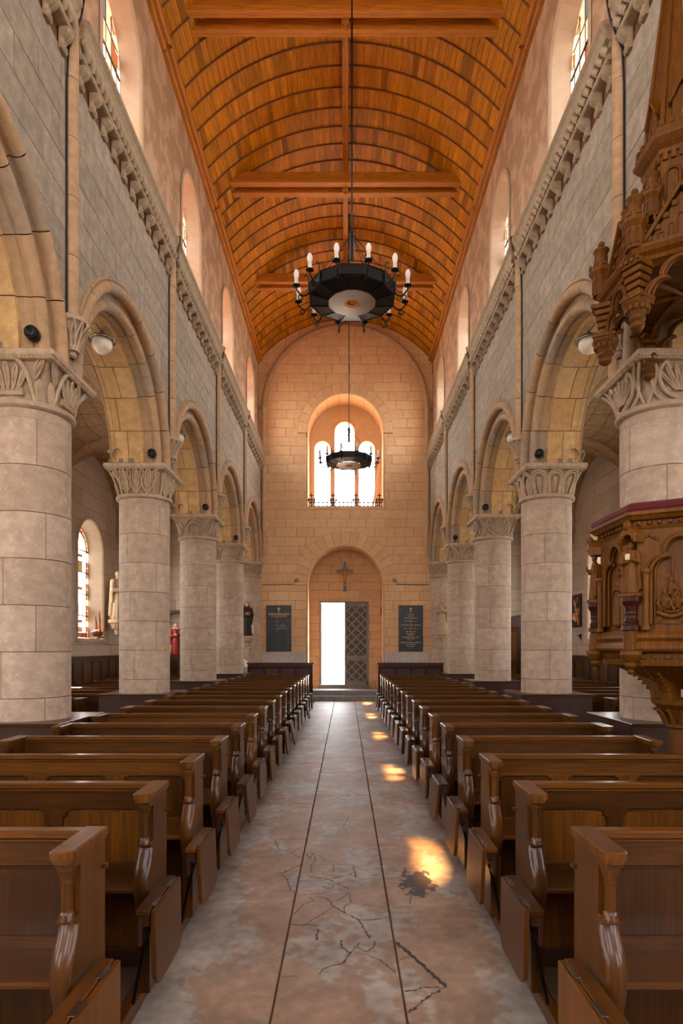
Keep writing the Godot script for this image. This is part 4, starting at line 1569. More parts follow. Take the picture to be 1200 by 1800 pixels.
func make_pew(out: float, length: float, wood: int, with_flap: bool, seed_: int) -> Node3D:
	# local: aisle end at x = 0, pew runs to x = -out * length; back at z = 0, seat towards +z; out = direction of the aisle
	var r := RandomNumberGenerator.new()
	r.seed = seed_
	var t := Node3D.new()
	var dx := -out
	var L := length
	pew_end([r.randf(), r.randf()], t, dx * 0.046, out, wood)
	pew_end([r.randf(), r.randf()], t, dx * (L - 0.046), -out, wood)
	var rail := MB.new()
	rail.grain = Vector3(1, 0, 0)
	rail.off = Vector2(r.randf(), r.randf())
	rail.box(Vector3(dx * L / 2, 0.986, 0.033), Vector3(L - 0.1, 0.036, 0.066), 0.008)
	rail.box(Vector3(dx * L / 2, 0.962, 0.030), Vector3(L - 0.1, 0.016, 0.05), 0.004)
	obj("top_rail", rail, M["pew_wood2"], t)
	var back := MB.new()
	back.off = Vector2(r.randf(), r.randf())
	back.box(Vector3(dx * L / 2, 0.48, 0.012), Vector3(L - 0.1, 0.95, 0.018), 0.0)
	obj("back_board", back, M["pew_wood%d" % ((wood + 1) % 4)], t)
	var fz := 0.030
	var tr := MB.new()
	tr.grain = Vector3(1, 0, 0)
	tr.off = Vector2(r.randf(), r.randf())
	tr.box(Vector3(dx * L / 2, 0.905, fz), Vector3(L - 0.1, 0.10, 0.022), 0.004)
	obj("frieze_rail", tr, M["pew_wood%d" % wood], t)
	var np := int(round(L / 0.56))
	for i in range(0, np + 1):
		var w := 0.085
		var xx := dx * (0.08 + (L - 0.16) * i / np)
		var s := MB.new()
		s.off = Vector2(r.randf(), r.randf())
		# a stile with shouldered corners under the rail
		s.prism(PackedVector2Array([Vector2(xx - w / 2, 0.53), Vector2(xx + w / 2, 0.53), Vector2(xx + w / 2, 0.815), Vector2(xx + w / 2 + 0.018, 0.82), Vector2(xx + w / 2 + 0.022, 0.842), Vector2(xx + w / 2 + 0.045, 0.848), Vector2(xx + w / 2 + 0.045, 0.862), Vector2(xx - w / 2 - 0.045, 0.862), Vector2(xx - w / 2 - 0.045, 0.848), Vector2(xx - w / 2 - 0.022, 0.842), Vector2(xx - w / 2 - 0.018, 0.82), Vector2(xx - w / 2, 0.815)]), fz - 0.011, fz + 0.011, 0.004)
		obj("stile", s, M["pew_wood%d" % wood], t)
		if i < np:
			var pw := (L - 0.16) / np - w - 0.04
			var pn := MB.new()
			pn.off = Vector2(r.randf(), r.randf())
			var px := dx * (0.08 + (L - 0.16) * (i + 0.5) / np)
			pn.box(Vector3(px, 0.70, 0.022), Vector3(pw, 0.28, 0.010), 0.006)
			obj("back_panel", pn, M["pew_wood%d" % ((wood + 1) % 4)], t)
	var seat := MB.new()
	seat.grain = Vector3(1, 0, 0)
	seat.off = Vector2(r.randf(), r.randf())
	seat.box(Vector3(dx * L / 2, 0.512, 0.165), Vector3(L - 0.12, 0.028, 0.29), 0.008)
	seat.box(Vector3(dx * L / 2, 0.545, 0.036), Vector3(L - 0.12, 0.05, 0.02), 0.004)
	obj("seat", seat, M["pew_wood%d" % wood], t)
	var apron := MB.new()
	apron.grain = Vector3(1, 0, 0)
	apron.box(Vector3(dx * L / 2, 0.05, 0.04), Vector3(L - 0.1, 0.10, 0.02), 0.002)
	obj("plinth", apron, M["dark_wood"], t)
	if with_flap:
		var fl := Node3D.new()
		fl.name = "folding_seat"
		t.add_child(fl)
		fl.position = Vector3(out * 0.012, 0.52, 0.0)
		var st := MB.new()
		st.grain = Vector3(0, 0, 1)
		st.off = Vector2(r.randf(), r.randf())
		st.box(Vector3(out * 0.03, 0.0, 0.36), Vector3(0.065, 0.026, 0.45), 0.004)
		obj("fixed_strip", st, M["pew_wood%d" % wood], fl)
		var brk := MB.new()
		brk.box(Vector3(out * 0.028, -0.045, 0.30), Vector3(0.05, 0.06, 0.04), 0.006)
		brk.box(Vector3(out * 0.028, -0.045, 0.54), Vector3(0.05, 0.06, 0.04), 0.006)
		brk.box(Vector3(out * 0.01, -0.09, 0.42), Vector3(0.022, 0.14, 0.30), 0.004)
		obj("bracket", brk, M["dark_wood"], fl)
		var fp := PackedVector2Array([Vector2(0.14, 0.0), Vector2(0.58, 0.0), Vector2(0.58, -0.29), Vector2(0.57, -0.32), Vector2(0.545, -0.345), Vector2(0.51, -0.355), Vector2(0.21, -0.355), Vector2(0.175, -0.345), Vector2(0.15, -0.32), Vector2(0.14, -0.29)])
		var lf := MB.new()
		lf.off = Vector2(r.randf(), r.randf())
		lf.xf = Transform3D(Basis(Vector3(0, 0, 1), Vector3(0, 1, 0), Vector3(-1, 0, 0)), Vector3.ZERO)
		lf.prism(fp, -0.011, 0.011, 0.004)
		obj("leaf", lf, M["pew_wood%d" % ((wood + 2) % 4)], fl, T(out * 0.077, 0.008, 0))
		for q in [0.24, 0.48]:
			var hg := MB.new()
			hg.box(Vector3(out * 0.064, 0.0135, q), Vector3(0.026, 0.004, 0.09), 0.001)
			obj("hinge", hg, M["steel"], fl)
		var leg := MB.new()
		leg.bar(Vector3(out * 0.02, -0.12, 0.46), Vector3(-out * 0.075, -0.518, 0.40), 0.010, 0.022)
		obj("iron_leg", leg, M["black_iron"], fl)
	return t

func build_pews() -> void:
	var ord := ["first", "second", "third", "fourth", "fifth", "sixth", "seventh", "eighth", "ninth", "tenth", "eleventh", "twelfth", "thirteenth", "fourteenth", "fifteenth", "sixteenth", "seventeenth", "eighteenth"]
	for side in [-1, 1]:
		var protos := {}
		for k in 17:
			var L := 1.75 if side < 0 else 1.56
			var key := "%.2f_%d" % [L, k % 3]
			var p: Node3D
			var lab: String = "oak pew with folding aisle seat, %s from the chancel, %s side" % [ord[k], "nun statue" if side < 0 else "pulpit"]
			if protos.has(key):
				p = protos[key].duplicate()
			else:
				p = make_pew(-side, L, k % 3, true, 100 + k * 3 + side)
				protos[key] = p
			p.name = numbered("pew")
			add_child(p, true)
			p.transform = T(side * 0.945 - 0.025, 0.074, -(2.56 + 0.8825 * k))
			tag(p, lab, "pew", "oak pews along the centre aisle")
			var tilt: float = [0.0, 0.03, -0.02, 0.05, 0.0, 0.10, 0.02, 0.3, 0.04, 0.12, 0.0, 0.06, 0.2, 0.03, 0.08, 0.0, 0.05][(k * (3 if side < 0 else 5) + 2) % 17]
			if k < 4:
				tilt = 0.02 * k
			p.get_node("folding_seat/leaf").rotation.z = -side * tilt
		# shorter rows in the aisle
		var proto: Node3D = null
		for k in 12:
			var d := 9.2 + 0.8825 * k
			var q: Node3D = proto.duplicate() if proto else make_pew(-side, 2.0, 0, false, 300 + side)
			if proto == null:
				proto = q
			q.name = numbered("aisle_pew")
			add_child(q, true)
			q.transform = T(side * 4.15, 0.0, -d)
			tag(q, "plain oak pew in the side aisle, %s from its chancel end, %s side" % [ord[k], "ship model" if side < 0 else "framed icon"], "pew", "oak pews in the side aisles")
	# dark panelled screens behind the last pews
	for side in [-1, 1]:
		var s := thing("screen", "dark panelled oak screen behind the last pew on the %s side" % ("nun statue" if side < 0 else "pulpit"), "screen", T(side * 1.92, 0.0, -18.45), "panelled screens behind the pews")
		var b := MB.new()
		b.box(Vector3(0, 0.66, 0), Vector3(1.92, 1.32, 0.03), 0.003)
		obj("board", b, M["dark_wood"], s)
		var c := MB.new()
		c.grain = Vector3(1, 0, 0)
		c.box(Vector3(0, 1.335, 0), Vector3(1.98, 0.04, 0.08), 0.01)
		obj("cap", c, M["dark_wood"], s)
		for i in 5:
			var m := MB.new()
			m.box(Vector3(-0.92 + 1.84 * i / 4, 0.64, 0.022), Vector3(0.08, 1.25, 0.016), 0.004)
			obj("stile", m, M["red_wood"], s)
		for y in [0.72, 1.22]:
			var m := MB.new()
			m.grain = Vector3(1, 0, 0)
			m.box(Vector3(0, y, 0.020), Vector3(1.9, 0.09, 0.014), 0.004)
			obj("rail", m, M["red_wood"], s)

func sdf_mesh(prims: Array, cell: float, k := 0.02) -> ArrayMesh:
	# tapered capsules [a, b, ra, rb] joined by a smooth minimum and meshed as surface nets
	var lo := Vector3(1e9, 1e9, 1e9)
	var hi := -lo
	for p in prims:
		var rr: float = maxf(p[2], p[3]) + cell * 2.0
		for e in [p[0], p[1]]:
			lo = lo.min(e - Vector3(rr, rr, rr))
			hi = hi.max(e + Vector3(rr, rr, rr))
	var nx := int((hi.x - lo.x) / cell) + 2
	var ny := int((hi.y - lo.y) / cell) + 2
	var nz := int((hi.z - lo.z) / cell) + 2
	var f := PackedFloat32Array()
	f.resize(nx * ny * nz)
	f.fill(1.0)
	var reach := cell * 3.0 + k
	for p in prims:
		var a: Vector3 = p[0]
		var b: Vector3 = p[1]
		var ba := b - a
		var l2 := maxf(ba.length_squared(), 1e-9)
		var ra: float = p[2]
		var rb: float = p[3]
		var rm := maxf(ra, rb) + reach
		var c0 := ((a.min(b) - Vector3(rm, rm, rm) - lo) / cell).floor()
		var c1 := ((a.max(b) + Vector3(rm, rm, rm) - lo) / cell).ceil()
		for z in range(maxi(0, int(c0.z)), mini(nz, int(c1.z) + 1)):
			for y in range(maxi(0, int(c0.y)), mini(ny, int(c1.y) + 1)):
				for x in range(maxi(0, int(c0.x)), mini(nx, int(c1.x) + 1)):
					var q := lo + Vector3(x, y, z) * cell
					var t := clampf((q - a).dot(ba) / l2, 0.0, 1.0)
					var d := (q - a - ba * t).length() - lerpf(ra, rb, t)
					var i := x + nx * (y + ny * z)
					var o := f[i]
					var h := maxf(k - absf(o - d), 0.0) / k
					f[i] = minf(o, d) - h * h * k * 0.25
	var at := PackedInt32Array()
	at.resize(nx * ny * nz)
	at.fill(-1)
	var vs := PackedVector3Array()
	var ns := PackedVector3Array()
	var step := [1, nx, nx * ny]
	for z in nz - 1:
		for y in ny - 1:
			for x in nx - 1:
				var i := x + nx * (y + ny * z)
				var c := PackedFloat32Array([f[i], f[i + 1], f[i + nx], f[i + nx + 1], f[i + step[2]], f[i + step[2] + 1], f[i + step[2] + nx], f[i + step[2] + nx + 1]])
				var neg := 0
				for e in 8:
					if c[e] < 0.0:
						neg += 1
				if neg == 0 or neg == 8:
					continue
				var sum := Vector3.ZERO
				var cnt := 0
				for e in 8:
					for bit in 3:
						var g := e | (1 << bit)
						if g != e and (c[e] < 0.0) != (c[g] < 0.0):
							var t := c[e] / (c[e] - c[g])
							var p := Vector3(e & 1, (e >> 1) & 1, (e >> 2) & 1)
							p[bit] += t
							sum += p
							cnt += 1
				at[i] = vs.size()
				vs.append(lo + (Vector3(x, y, z) + sum / cnt) * cell)
				ns.append(Vector3(c[1] + c[3] + c[5] + c[7] - c[0] - c[2] - c[4] - c[6], c[2] + c[3] + c[6] + c[7] - c[0] - c[1] - c[4] - c[5], c[4] + c[5] + c[6] + c[7] - c[0] - c[1] - c[2] - c[3]).normalized())
	var idx := PackedInt32Array()
	for z in range(1, nz - 1):
		for y in range(1, ny - 1):
			for x in range(1, nx - 1):
				var i := x + nx * (y + ny * z)
				for ax in 3:
					var j: int = i + step[ax]
					if (f[i] < 0.0) == (f[j] < 0.0):
						continue
					var u: int = step[(ax + 1) % 3]
					var w: int = step[(ax + 2) % 3]
					var q := [at[i], at[i - u], at[i - u - w], at[i - w]]
					if q.has(-1):
						continue
					if f[i] < 0.0:
						idx.append_array(PackedInt32Array([q[0], q[2], q[1], q[0], q[3], q[2]]))
					else:
						idx.append_array(PackedInt32Array([q[0], q[1], q[2], q[0], q[2], q[3]]))
	var a := []
	a.resize(Mesh.ARRAY_MAX)
	a[Mesh.ARRAY_VERTEX] = vs
	a[Mesh.ARRAY_NORMAL] = ns
	var uv := PackedVector2Array()
	for p in vs:
		uv.append(Vector2(p.x + p.z, p.y))
	a[Mesh.ARRAY_TEX_UV] = uv
	a[Mesh.ARRAY_INDEX] = idx
	var m := ArrayMesh.new()
	m.add_surface_from_arrays(Mesh.PRIMITIVE_TRIANGLES, a)
	return m

var fig := {}

func V(x: float, y: float, z: float) -> Vector3:
	return Vector3(x, y, z)

func make_figures() -> void:
	# robed figures one metre tall, facing +z, feet at the origin
	var robe := [[V(0, 0.06, 0), V(0, 0.45, 0), 0.115, 0.095], [V(0, 0.45, 0), V(0, 0.74, -0.01), 0.095, 0.085], [V(-0.095, 0.785, -0.01), V(0.095, 0.785, -0.01), 0.05, 0.05], [V(0, 0.80, -0.01), V(0, 0.86, 0.0), 0.04, 0.035]]
	for i in 11:
		var a := TAU * i / 11
		robe.append([V(cos(a) * 0.125, 0.02, sin(a) * 0.10), V(cos(a) * 0.075, 0.50, sin(a) * 0.065), 0.026, 0.02])
	var arms := [[V(-0.125, 0.775, -0.01), V(-0.15, 0.60, 0.02), 0.048, 0.042], [V(-0.15, 0.60, 0.02), V(-0.035, 0.60, 0.115), 0.044, 0.036], [V(0.125, 0.775, -0.01), V(0.15, 0.61, 0.02), 0.048, 0.042], [V(0.15, 0.61, 0.02), V(0.03, 0.645, 0.115), 0.044, 0.036], [V(-0.15, 0.58, 0.0), V(-0.14, 0.36, 0.0), 0.03, 0.022], [V(0.15, 0.58, 0.0), V(0.14, 0.34, 0.0), 0.03, 0.022]]
	var head := [[V(0, 0.905, 0.005), V(0, 0.945, 0.0), 0.050, 0.052], [V(0, 0.88, 0.03), V(0, 0.90, 0.028), 0.026, 0.03], [V(0, 0.905, 0.052), V(0, 0.922, 0.050), 0.010, 0.006], [V(-0.022, 0.932, 0.044), V(0.022, 0.932, 0.044), 0.009, 0.009], [V(-0.014, 0.887, 0.050), V(0.014, 0.887, 0.050), 0.006, 0.006], [V(0.05, 0.91, 0.0), V(0.05, 0.92, 0.0), 0.010, 0.010], [V(-0.05, 0.91, 0.0), V(-0.05, 0.92, 0.0), 0.010, 0.010], [V(0, 0.83, 0.0), V(0, 0.88, 0.005), 0.032, 0.034]]
	var hands := []
	for s in [-1, 1]:
		hands.append([V(s * 0.03, 0.615, 0.12), V(-s * 0.012, 0.635, 0.135), 0.018, 0.016])
		for e in 4:
			hands.append([V(-s * 0.008, 0.622 + e * 0.010, 0.14 - e * 0.003), V(-s * 0.045, 0.632 + e * 0.011, 0.135 - e * 0.004), 0.008, 0.006])
		hands.append([V(s * 0.012, 0.645, 0.128), V(-s * 0.006, 0.668, 0.140), 0.008, 0.006])
	fig["robe"] = sdf_mesh(robe + arms, 0.0125, 0.03)
	fig["head"] = sdf_mesh(head, 0.0055, 0.012)
	fig["hands"] = sdf_mesh(hands, 0.005, 0.006)
	var veil := [[V(0, 0.955, -0.012), V(0, 0.93, -0.03), 0.056, 0.058], [V(-0.05, 0.92, -0.01), V(-0.075, 0.76, 0.0), 0.022, 0.032], [V(0.05, 0.92, -0.01), V(0.075, 0.76, 0.0), 0.022, 0.032], [V(0, 0.90, -0.045), V(0, 0.62, -0.085), 0.045, 0.055]]
	fig["veil"] = sdf_mesh(veil, 0.008, 0.03)
	var hood := [[V(-0.06, 0.84, 0.02), V(0.06, 0.84, 0.02), 0.03, 0.03], [V(0, 0.86, -0.06), V(0, 0.78, -0.09), 0.045, 0.03], [V(-0.075, 0.83, -0.02), V(0.075, 0.83, -0.02), 0.035, 0.035]]
	for i in 14:
		var a := PI * (i / 13.0) + PI
		hood.append([V(cos(a) * 0.045, 0.955 - absf(cos(a)) * 0.03, sin(a) * 0.04), V(cos(a) * 0.05, 0.925, sin(a) * 0.045), 0.012, 0.014])
	fig["hood"] = sdf_mesh(hood, 0.009, 0.02)
	var cloak := [[V(0.12, 0.76, -0.03), V(0.16, 0.1, -0.03), 0.04, 0.05], [V(-0.10, 0.76, -0.05), V(-0.13, 0.1, -0.06), 0.04, 0.05], [V(0, 0.74, -0.08), V(0, 0.06, -0.11), 0.06, 0.07], [V(0.06, 0.74, -0.07), V(0.09, 0.06, -0.09), 0.05, 0.055], [V(-0.06, 0.74, -0.07), V(-0.08, 0.06, -0.09), 0.05, 0.055]]
	fig["cloak"] = sdf_mesh(cloak, 0.012, 0.03)
	var body := [[V(0, 0.50, 0.03), V(0, 0.70, 0.03), 0.055, 0.075], [V(-0.06, 0.74, 0.03), V(0.06, 0.74, 0.03), 0.035, 0.035], [V(0, 0.76, 0.03), V(0.01, 0.82, 0.04), 0.028, 0.028], [V(0.015, 0.86, 0.05), V(0.02, 0.89, 0.045), 0.045, 0.045], [V(0.015, 0.87, 0.09), V(0.016, 0.88, 0.09), 0.01, 0.008], [V(-0.035, 0.47, 0.03), V(-0.03, 0.27, 0.06), 0.05, 0.034], [V(0.035, 0.47, 0.03), V(0.035, 0.27, 0.065), 0.05, 0.034], [V(-0.03, 0.27, 0.06), V(-0.005, 0.05, 0.02), 0.034, 0.022], [V(0.035, 0.27, 0.065), V(0.012, 0.05, 0.03), 0.034, 0.022], [V(-0.005, 0.05, 0.02), V(-0.006, 0.0, 0.06), 0.02, 0.014], [V(0.012, 0.05, 0.03), V(0.012, 0.0, 0.07), 0.02, 0.014], [V(-0.06, 0.49, 0.04), V(0.06, 0.48, 0.04), 0.05, 0.055]]
	for s in [-1, 1]:
		body.append([V(s * 0.08, 0.745, 0.03), V(s * 0.22, 0.80, 0.02), 0.03, 0.024])
		body.append([V(s * 0.22, 0.80, 0.02), V(s * 0.36, 0.885, 0.012), 0.024, 0.017])
		body.append([V(s * 0.36, 0.885, 0.012), V(s * 0.40, 0.905, 0.014), 0.016, 0.012])
		for e in 4:
			body.append([V(s * 0.395, 0.895 + e * 0.008, 0.014), V(s * 0.425, 0.903 + e * 0.010, 0.022), 0.006, 0.005])
	fig["corpus"] = sdf_mesh(body, 0.009, 0.018)

func corbel_shelf(parent: Node3D, y: float, w: float, h: float, m: String) -> void:
	var t := MB.new()
	t.lathe([[0.02, y - h], [w * 0.3, y - h * 0.9], [w * 0.36, y - h * 0.7], [w * 0.3, y - h * 0.62], [w * 0.62, y - h * 0.42], [w * 0.8, y - h * 0.3], [w * 0.78, y - h * 0.26], [w, y - h * 0.2], [w, y - 0.005], [w * 0.96, y], [0.0, y]], 20)
	obj("bracket", t, M[m], parent)
	var lf := MB.new()
	for i in 9:
		var a := PI * i / 8
		lf.ball(Vector3(cos(a) * w * 0.66, y - h * 0.45, sin(a) * w * 0.66), Vector3(w * 0.14, h * 0.16, w * 0.14), 8, 6)
	var o := obj("leaf_carving", lf, M[m], parent)
	o.set_meta("kind", "stuff")

func build_statues() -> void:
	# nun in a dark habit on the half column by the west wall
	var n := thing("statue", "painted nun statue in dark habit holding flowers, on a wall bracket", "statue", T(-3.28, 2.19, -20.82, 0.35))
	corbel_shelf(n, 0.0, 0.22, 0.36, "capital_stone")
	var b := Transform3D(Basis.IDENTITY.scaled(Vector3(1.14, 1.14, 1.14)), Vector3(0, 0, 0.02))
	inst("habit", fig["robe"], M["habit"], n, b)
	inst("face", fig["head"], M["skin"], n, b)
	inst("hands", fig["hands"], M["skin"], n, b)
	inst("veil", fig["veil"], M["black"], n, b)
	inst("cloak", fig["cloak"], M["cream"], n, b)
	var fl := MB.new()
	for i in 14:
		fl.ball(Vector3(sin(i * 2.4) * 0.07, 0.74 + cos(i * 1.7) * 0.05, 0.17 + sin(i * 1.1) * 0.02), Vector3(0.024, 0.024, 0.024), 7, 5)
	obj("bouquet", fl, M["copper"], n)
	# monk
	var m := thing("statue", "bare stone monk statue with a cowl, on a wall bracket", "statue", T(3.22, 2.30, -20.82, -0.5))
	corbel_shelf(m, 0.0, 0.20, 0.30, "statue_stone")
	for q in ["robe", "head", "hands", "hood"]:
		inst({"robe": "robe", "head": "face", "hands": "hands", "hood": "cowl"}[q], fig[q], M["statue_stone"], m, Transform3D(Basis.IDENTITY.scaled(Vector3(1.12, 1.12, 1.12)), Vector3(0, 0, 0.01)))
	# saint on the aisle wall
	var s := thing("statue", "sandstone saint statue in a long coat beside the stained glass window", "statue", T(-6.13, 2.56, -16.85, PI / 2 - 0.5))
	corbel_shelf(s, 0.0, 0.25, 0.45, "statue_stone")
	for q in ["robe", "head", "hands", "cloak"]:
		inst({"robe": "coat", "head": "face", "hands": "hands", "cloak": "cape"}[q], fig[q], M["statue_stone"], s, Transform3D(Basis.IDENTITY.scaled(Vector3(1.3, 1.3, 1.3)), Vector3.ZERO))
	# painted saint in a wooden niche at the end of the aisle
	var al := thing("niche_cabinet", "dark wooden altar cabinet with round-topped niche at the aisle end", "cabinet", T(-5.72, 0, -21.02))
	var c := MB.new()
	c.box(Vector3(0, 0.77, 0.0), Vector3(1.2, 1.54, 0.56), 0.01)
	obj("altar_base", c, M["dark_wood"], al)
	for i in 3:
		var pn := MB.new()
		pn.box(Vector3(-0.38 + 0.38 * i, 0.8, 0.285), Vector3(0.30, 1.1, 0.02), 0.008)
		obj("base_panel", pn, M["pew_wood1"], al)
	var nb := MB.new()
	var pl := PackedVector2Array([Vector2(-0.6, 1.54), Vector2(-0.42, 1.54), Vector2(-0.42, 2.55)])
	for i in 13:
		var a := PI - PI * i / 12
		pl.append(Vector2(cos(a) * 0.42, 2.55 + sin(a) * 0.42))
	pl.append_array(PackedVector2Array([Vector2(0.42, 1.54), Vector2(0.6, 1.54), Vector2(0.6, 3.06), Vector2(-0.6, 3.06)]))
	nb.prism(pl, -0.26, -0.02, 0.01)
	obj("niche_frame", nb, M["dark_wood"], al)
	var r := thing("statue", "painted saint statue in red robe and gold cape on the wooden altar", "statue", T(-5.68, 1.545, -20.95, 0.3))
	var sc := Transform3D(Basis.IDENTITY.scaled(Vector3(1.08, 1.08, 1.08)), Vector3.ZERO)
	inst("robe", fig["robe"], M["red_paint"], r, sc)
	inst("cape", fig["cloak"], M["gold_paint"], r, sc)
	inst("face", fig["head"], M["skin"], r, sc)
	inst("hands", fig["hands"], M["skin"], r, sc)
	inst("hair", fig["hood"], M["cream"], r, sc)

func build_crucifix() -> void:
	var c := thing("crucifix", "black crucifix with gilt figure hung over the door", "crucifix", T(-0.02, 3.92, -ZW - 1.085))
	# pointed arm ends
	var pts := PackedVector2Array()
	var w := 0.048
	var arm := func_arm(0.30, w)
	var up := MB.new()
	up.prism(PackedVector2Array([Vector2(-w, 0.02), Vector2(-w * 1.25, -0.02), Vector2(-w, -0.10), Vector2(w, -0.10), Vector2(w * 1.25, -0.02), Vector2(w, 0.02), Vector2(w, 0.83), Vector2(w * 1.2, 0.86), Vector2(w * 0.9, 0.92), Vector2(0, 0.96), Vector2(-w * 0.9, 0.92), Vector2(-w * 1.2, 0.86), Vector2(-w, 0.83)]), 0.0, 0.04, 0.006)
	obj("upright", up, M["slate"], c)
	var ar := MB.new()
	ar.prism(arm, 0.001, 0.038, 0.006)
	obj("crossbar", ar, M["slate"], c)
	for q in [[0.0, 0.86], [0.255, 0.62], [-0.255, 0.62], [0.0, 0.12]]:
		var g := MB.new()
		g.ball(Vector3(q[0], q[1], 0.042), Vector3(0.024, 0.024, 0.012), 10, 6)
		obj("boss", g, M["marble"], c)
	for s in [[-1, 1], [1, 1], [-1, -1], [1, -1]]:
		var g := MB.new()
		g.tube([Vector3(s[0] * 0.05, 0.62 + s[1] * 0.05, 0.02), Vector3(s[0] * 0.11, 0.62 + s[1] * 0.07, 0.02), Vector3(s[0] * 0.12, 0.62 + s[1] * 0.12, 0.02), Vector3(s[0] * 0.085, 0.62 + s[1] * 0.125, 0.02), Vector3(s[0] * 0.07, 0.62 + s[1] * 0.10, 0.02)], 0.013, 6)
		obj("ray_scroll", g, M["copper"], c)
	inst("figure", fig["corpus"], M["gold_paint"], c, Transform3D(Basis.IDENTITY.scaled(Vector3(0.5, 0.5, 0.5)), Vector3(0, 0.18, 0.042)))

func func_arm(l: float, w: float) -> PackedVector2Array:
	var y := 0.62
	return PackedVector2Array([Vector2(-l + 0.06, y - w), Vector2(l - 0.06, y - w), Vector2(l - 0.04, y - w * 1.15), Vector2(l - 0.01, y - w * 0.7), Vector2(l + 0.01, y), Vector2(l - 0.01, y + w * 0.7), Vector2(l - 0.04, y + w * 1.15), Vector2(l - 0.06, y + w), Vector2(-l + 0.06, y + w), Vector2(-l + 0.04, y + w * 1.15), Vector2(-l + 0.01, y + w * 0.7), Vector2(-l - 0.01, y), Vector2(-l + 0.01, y - w * 0.7), Vector2(-l + 0.04, y - w * 1.15)])

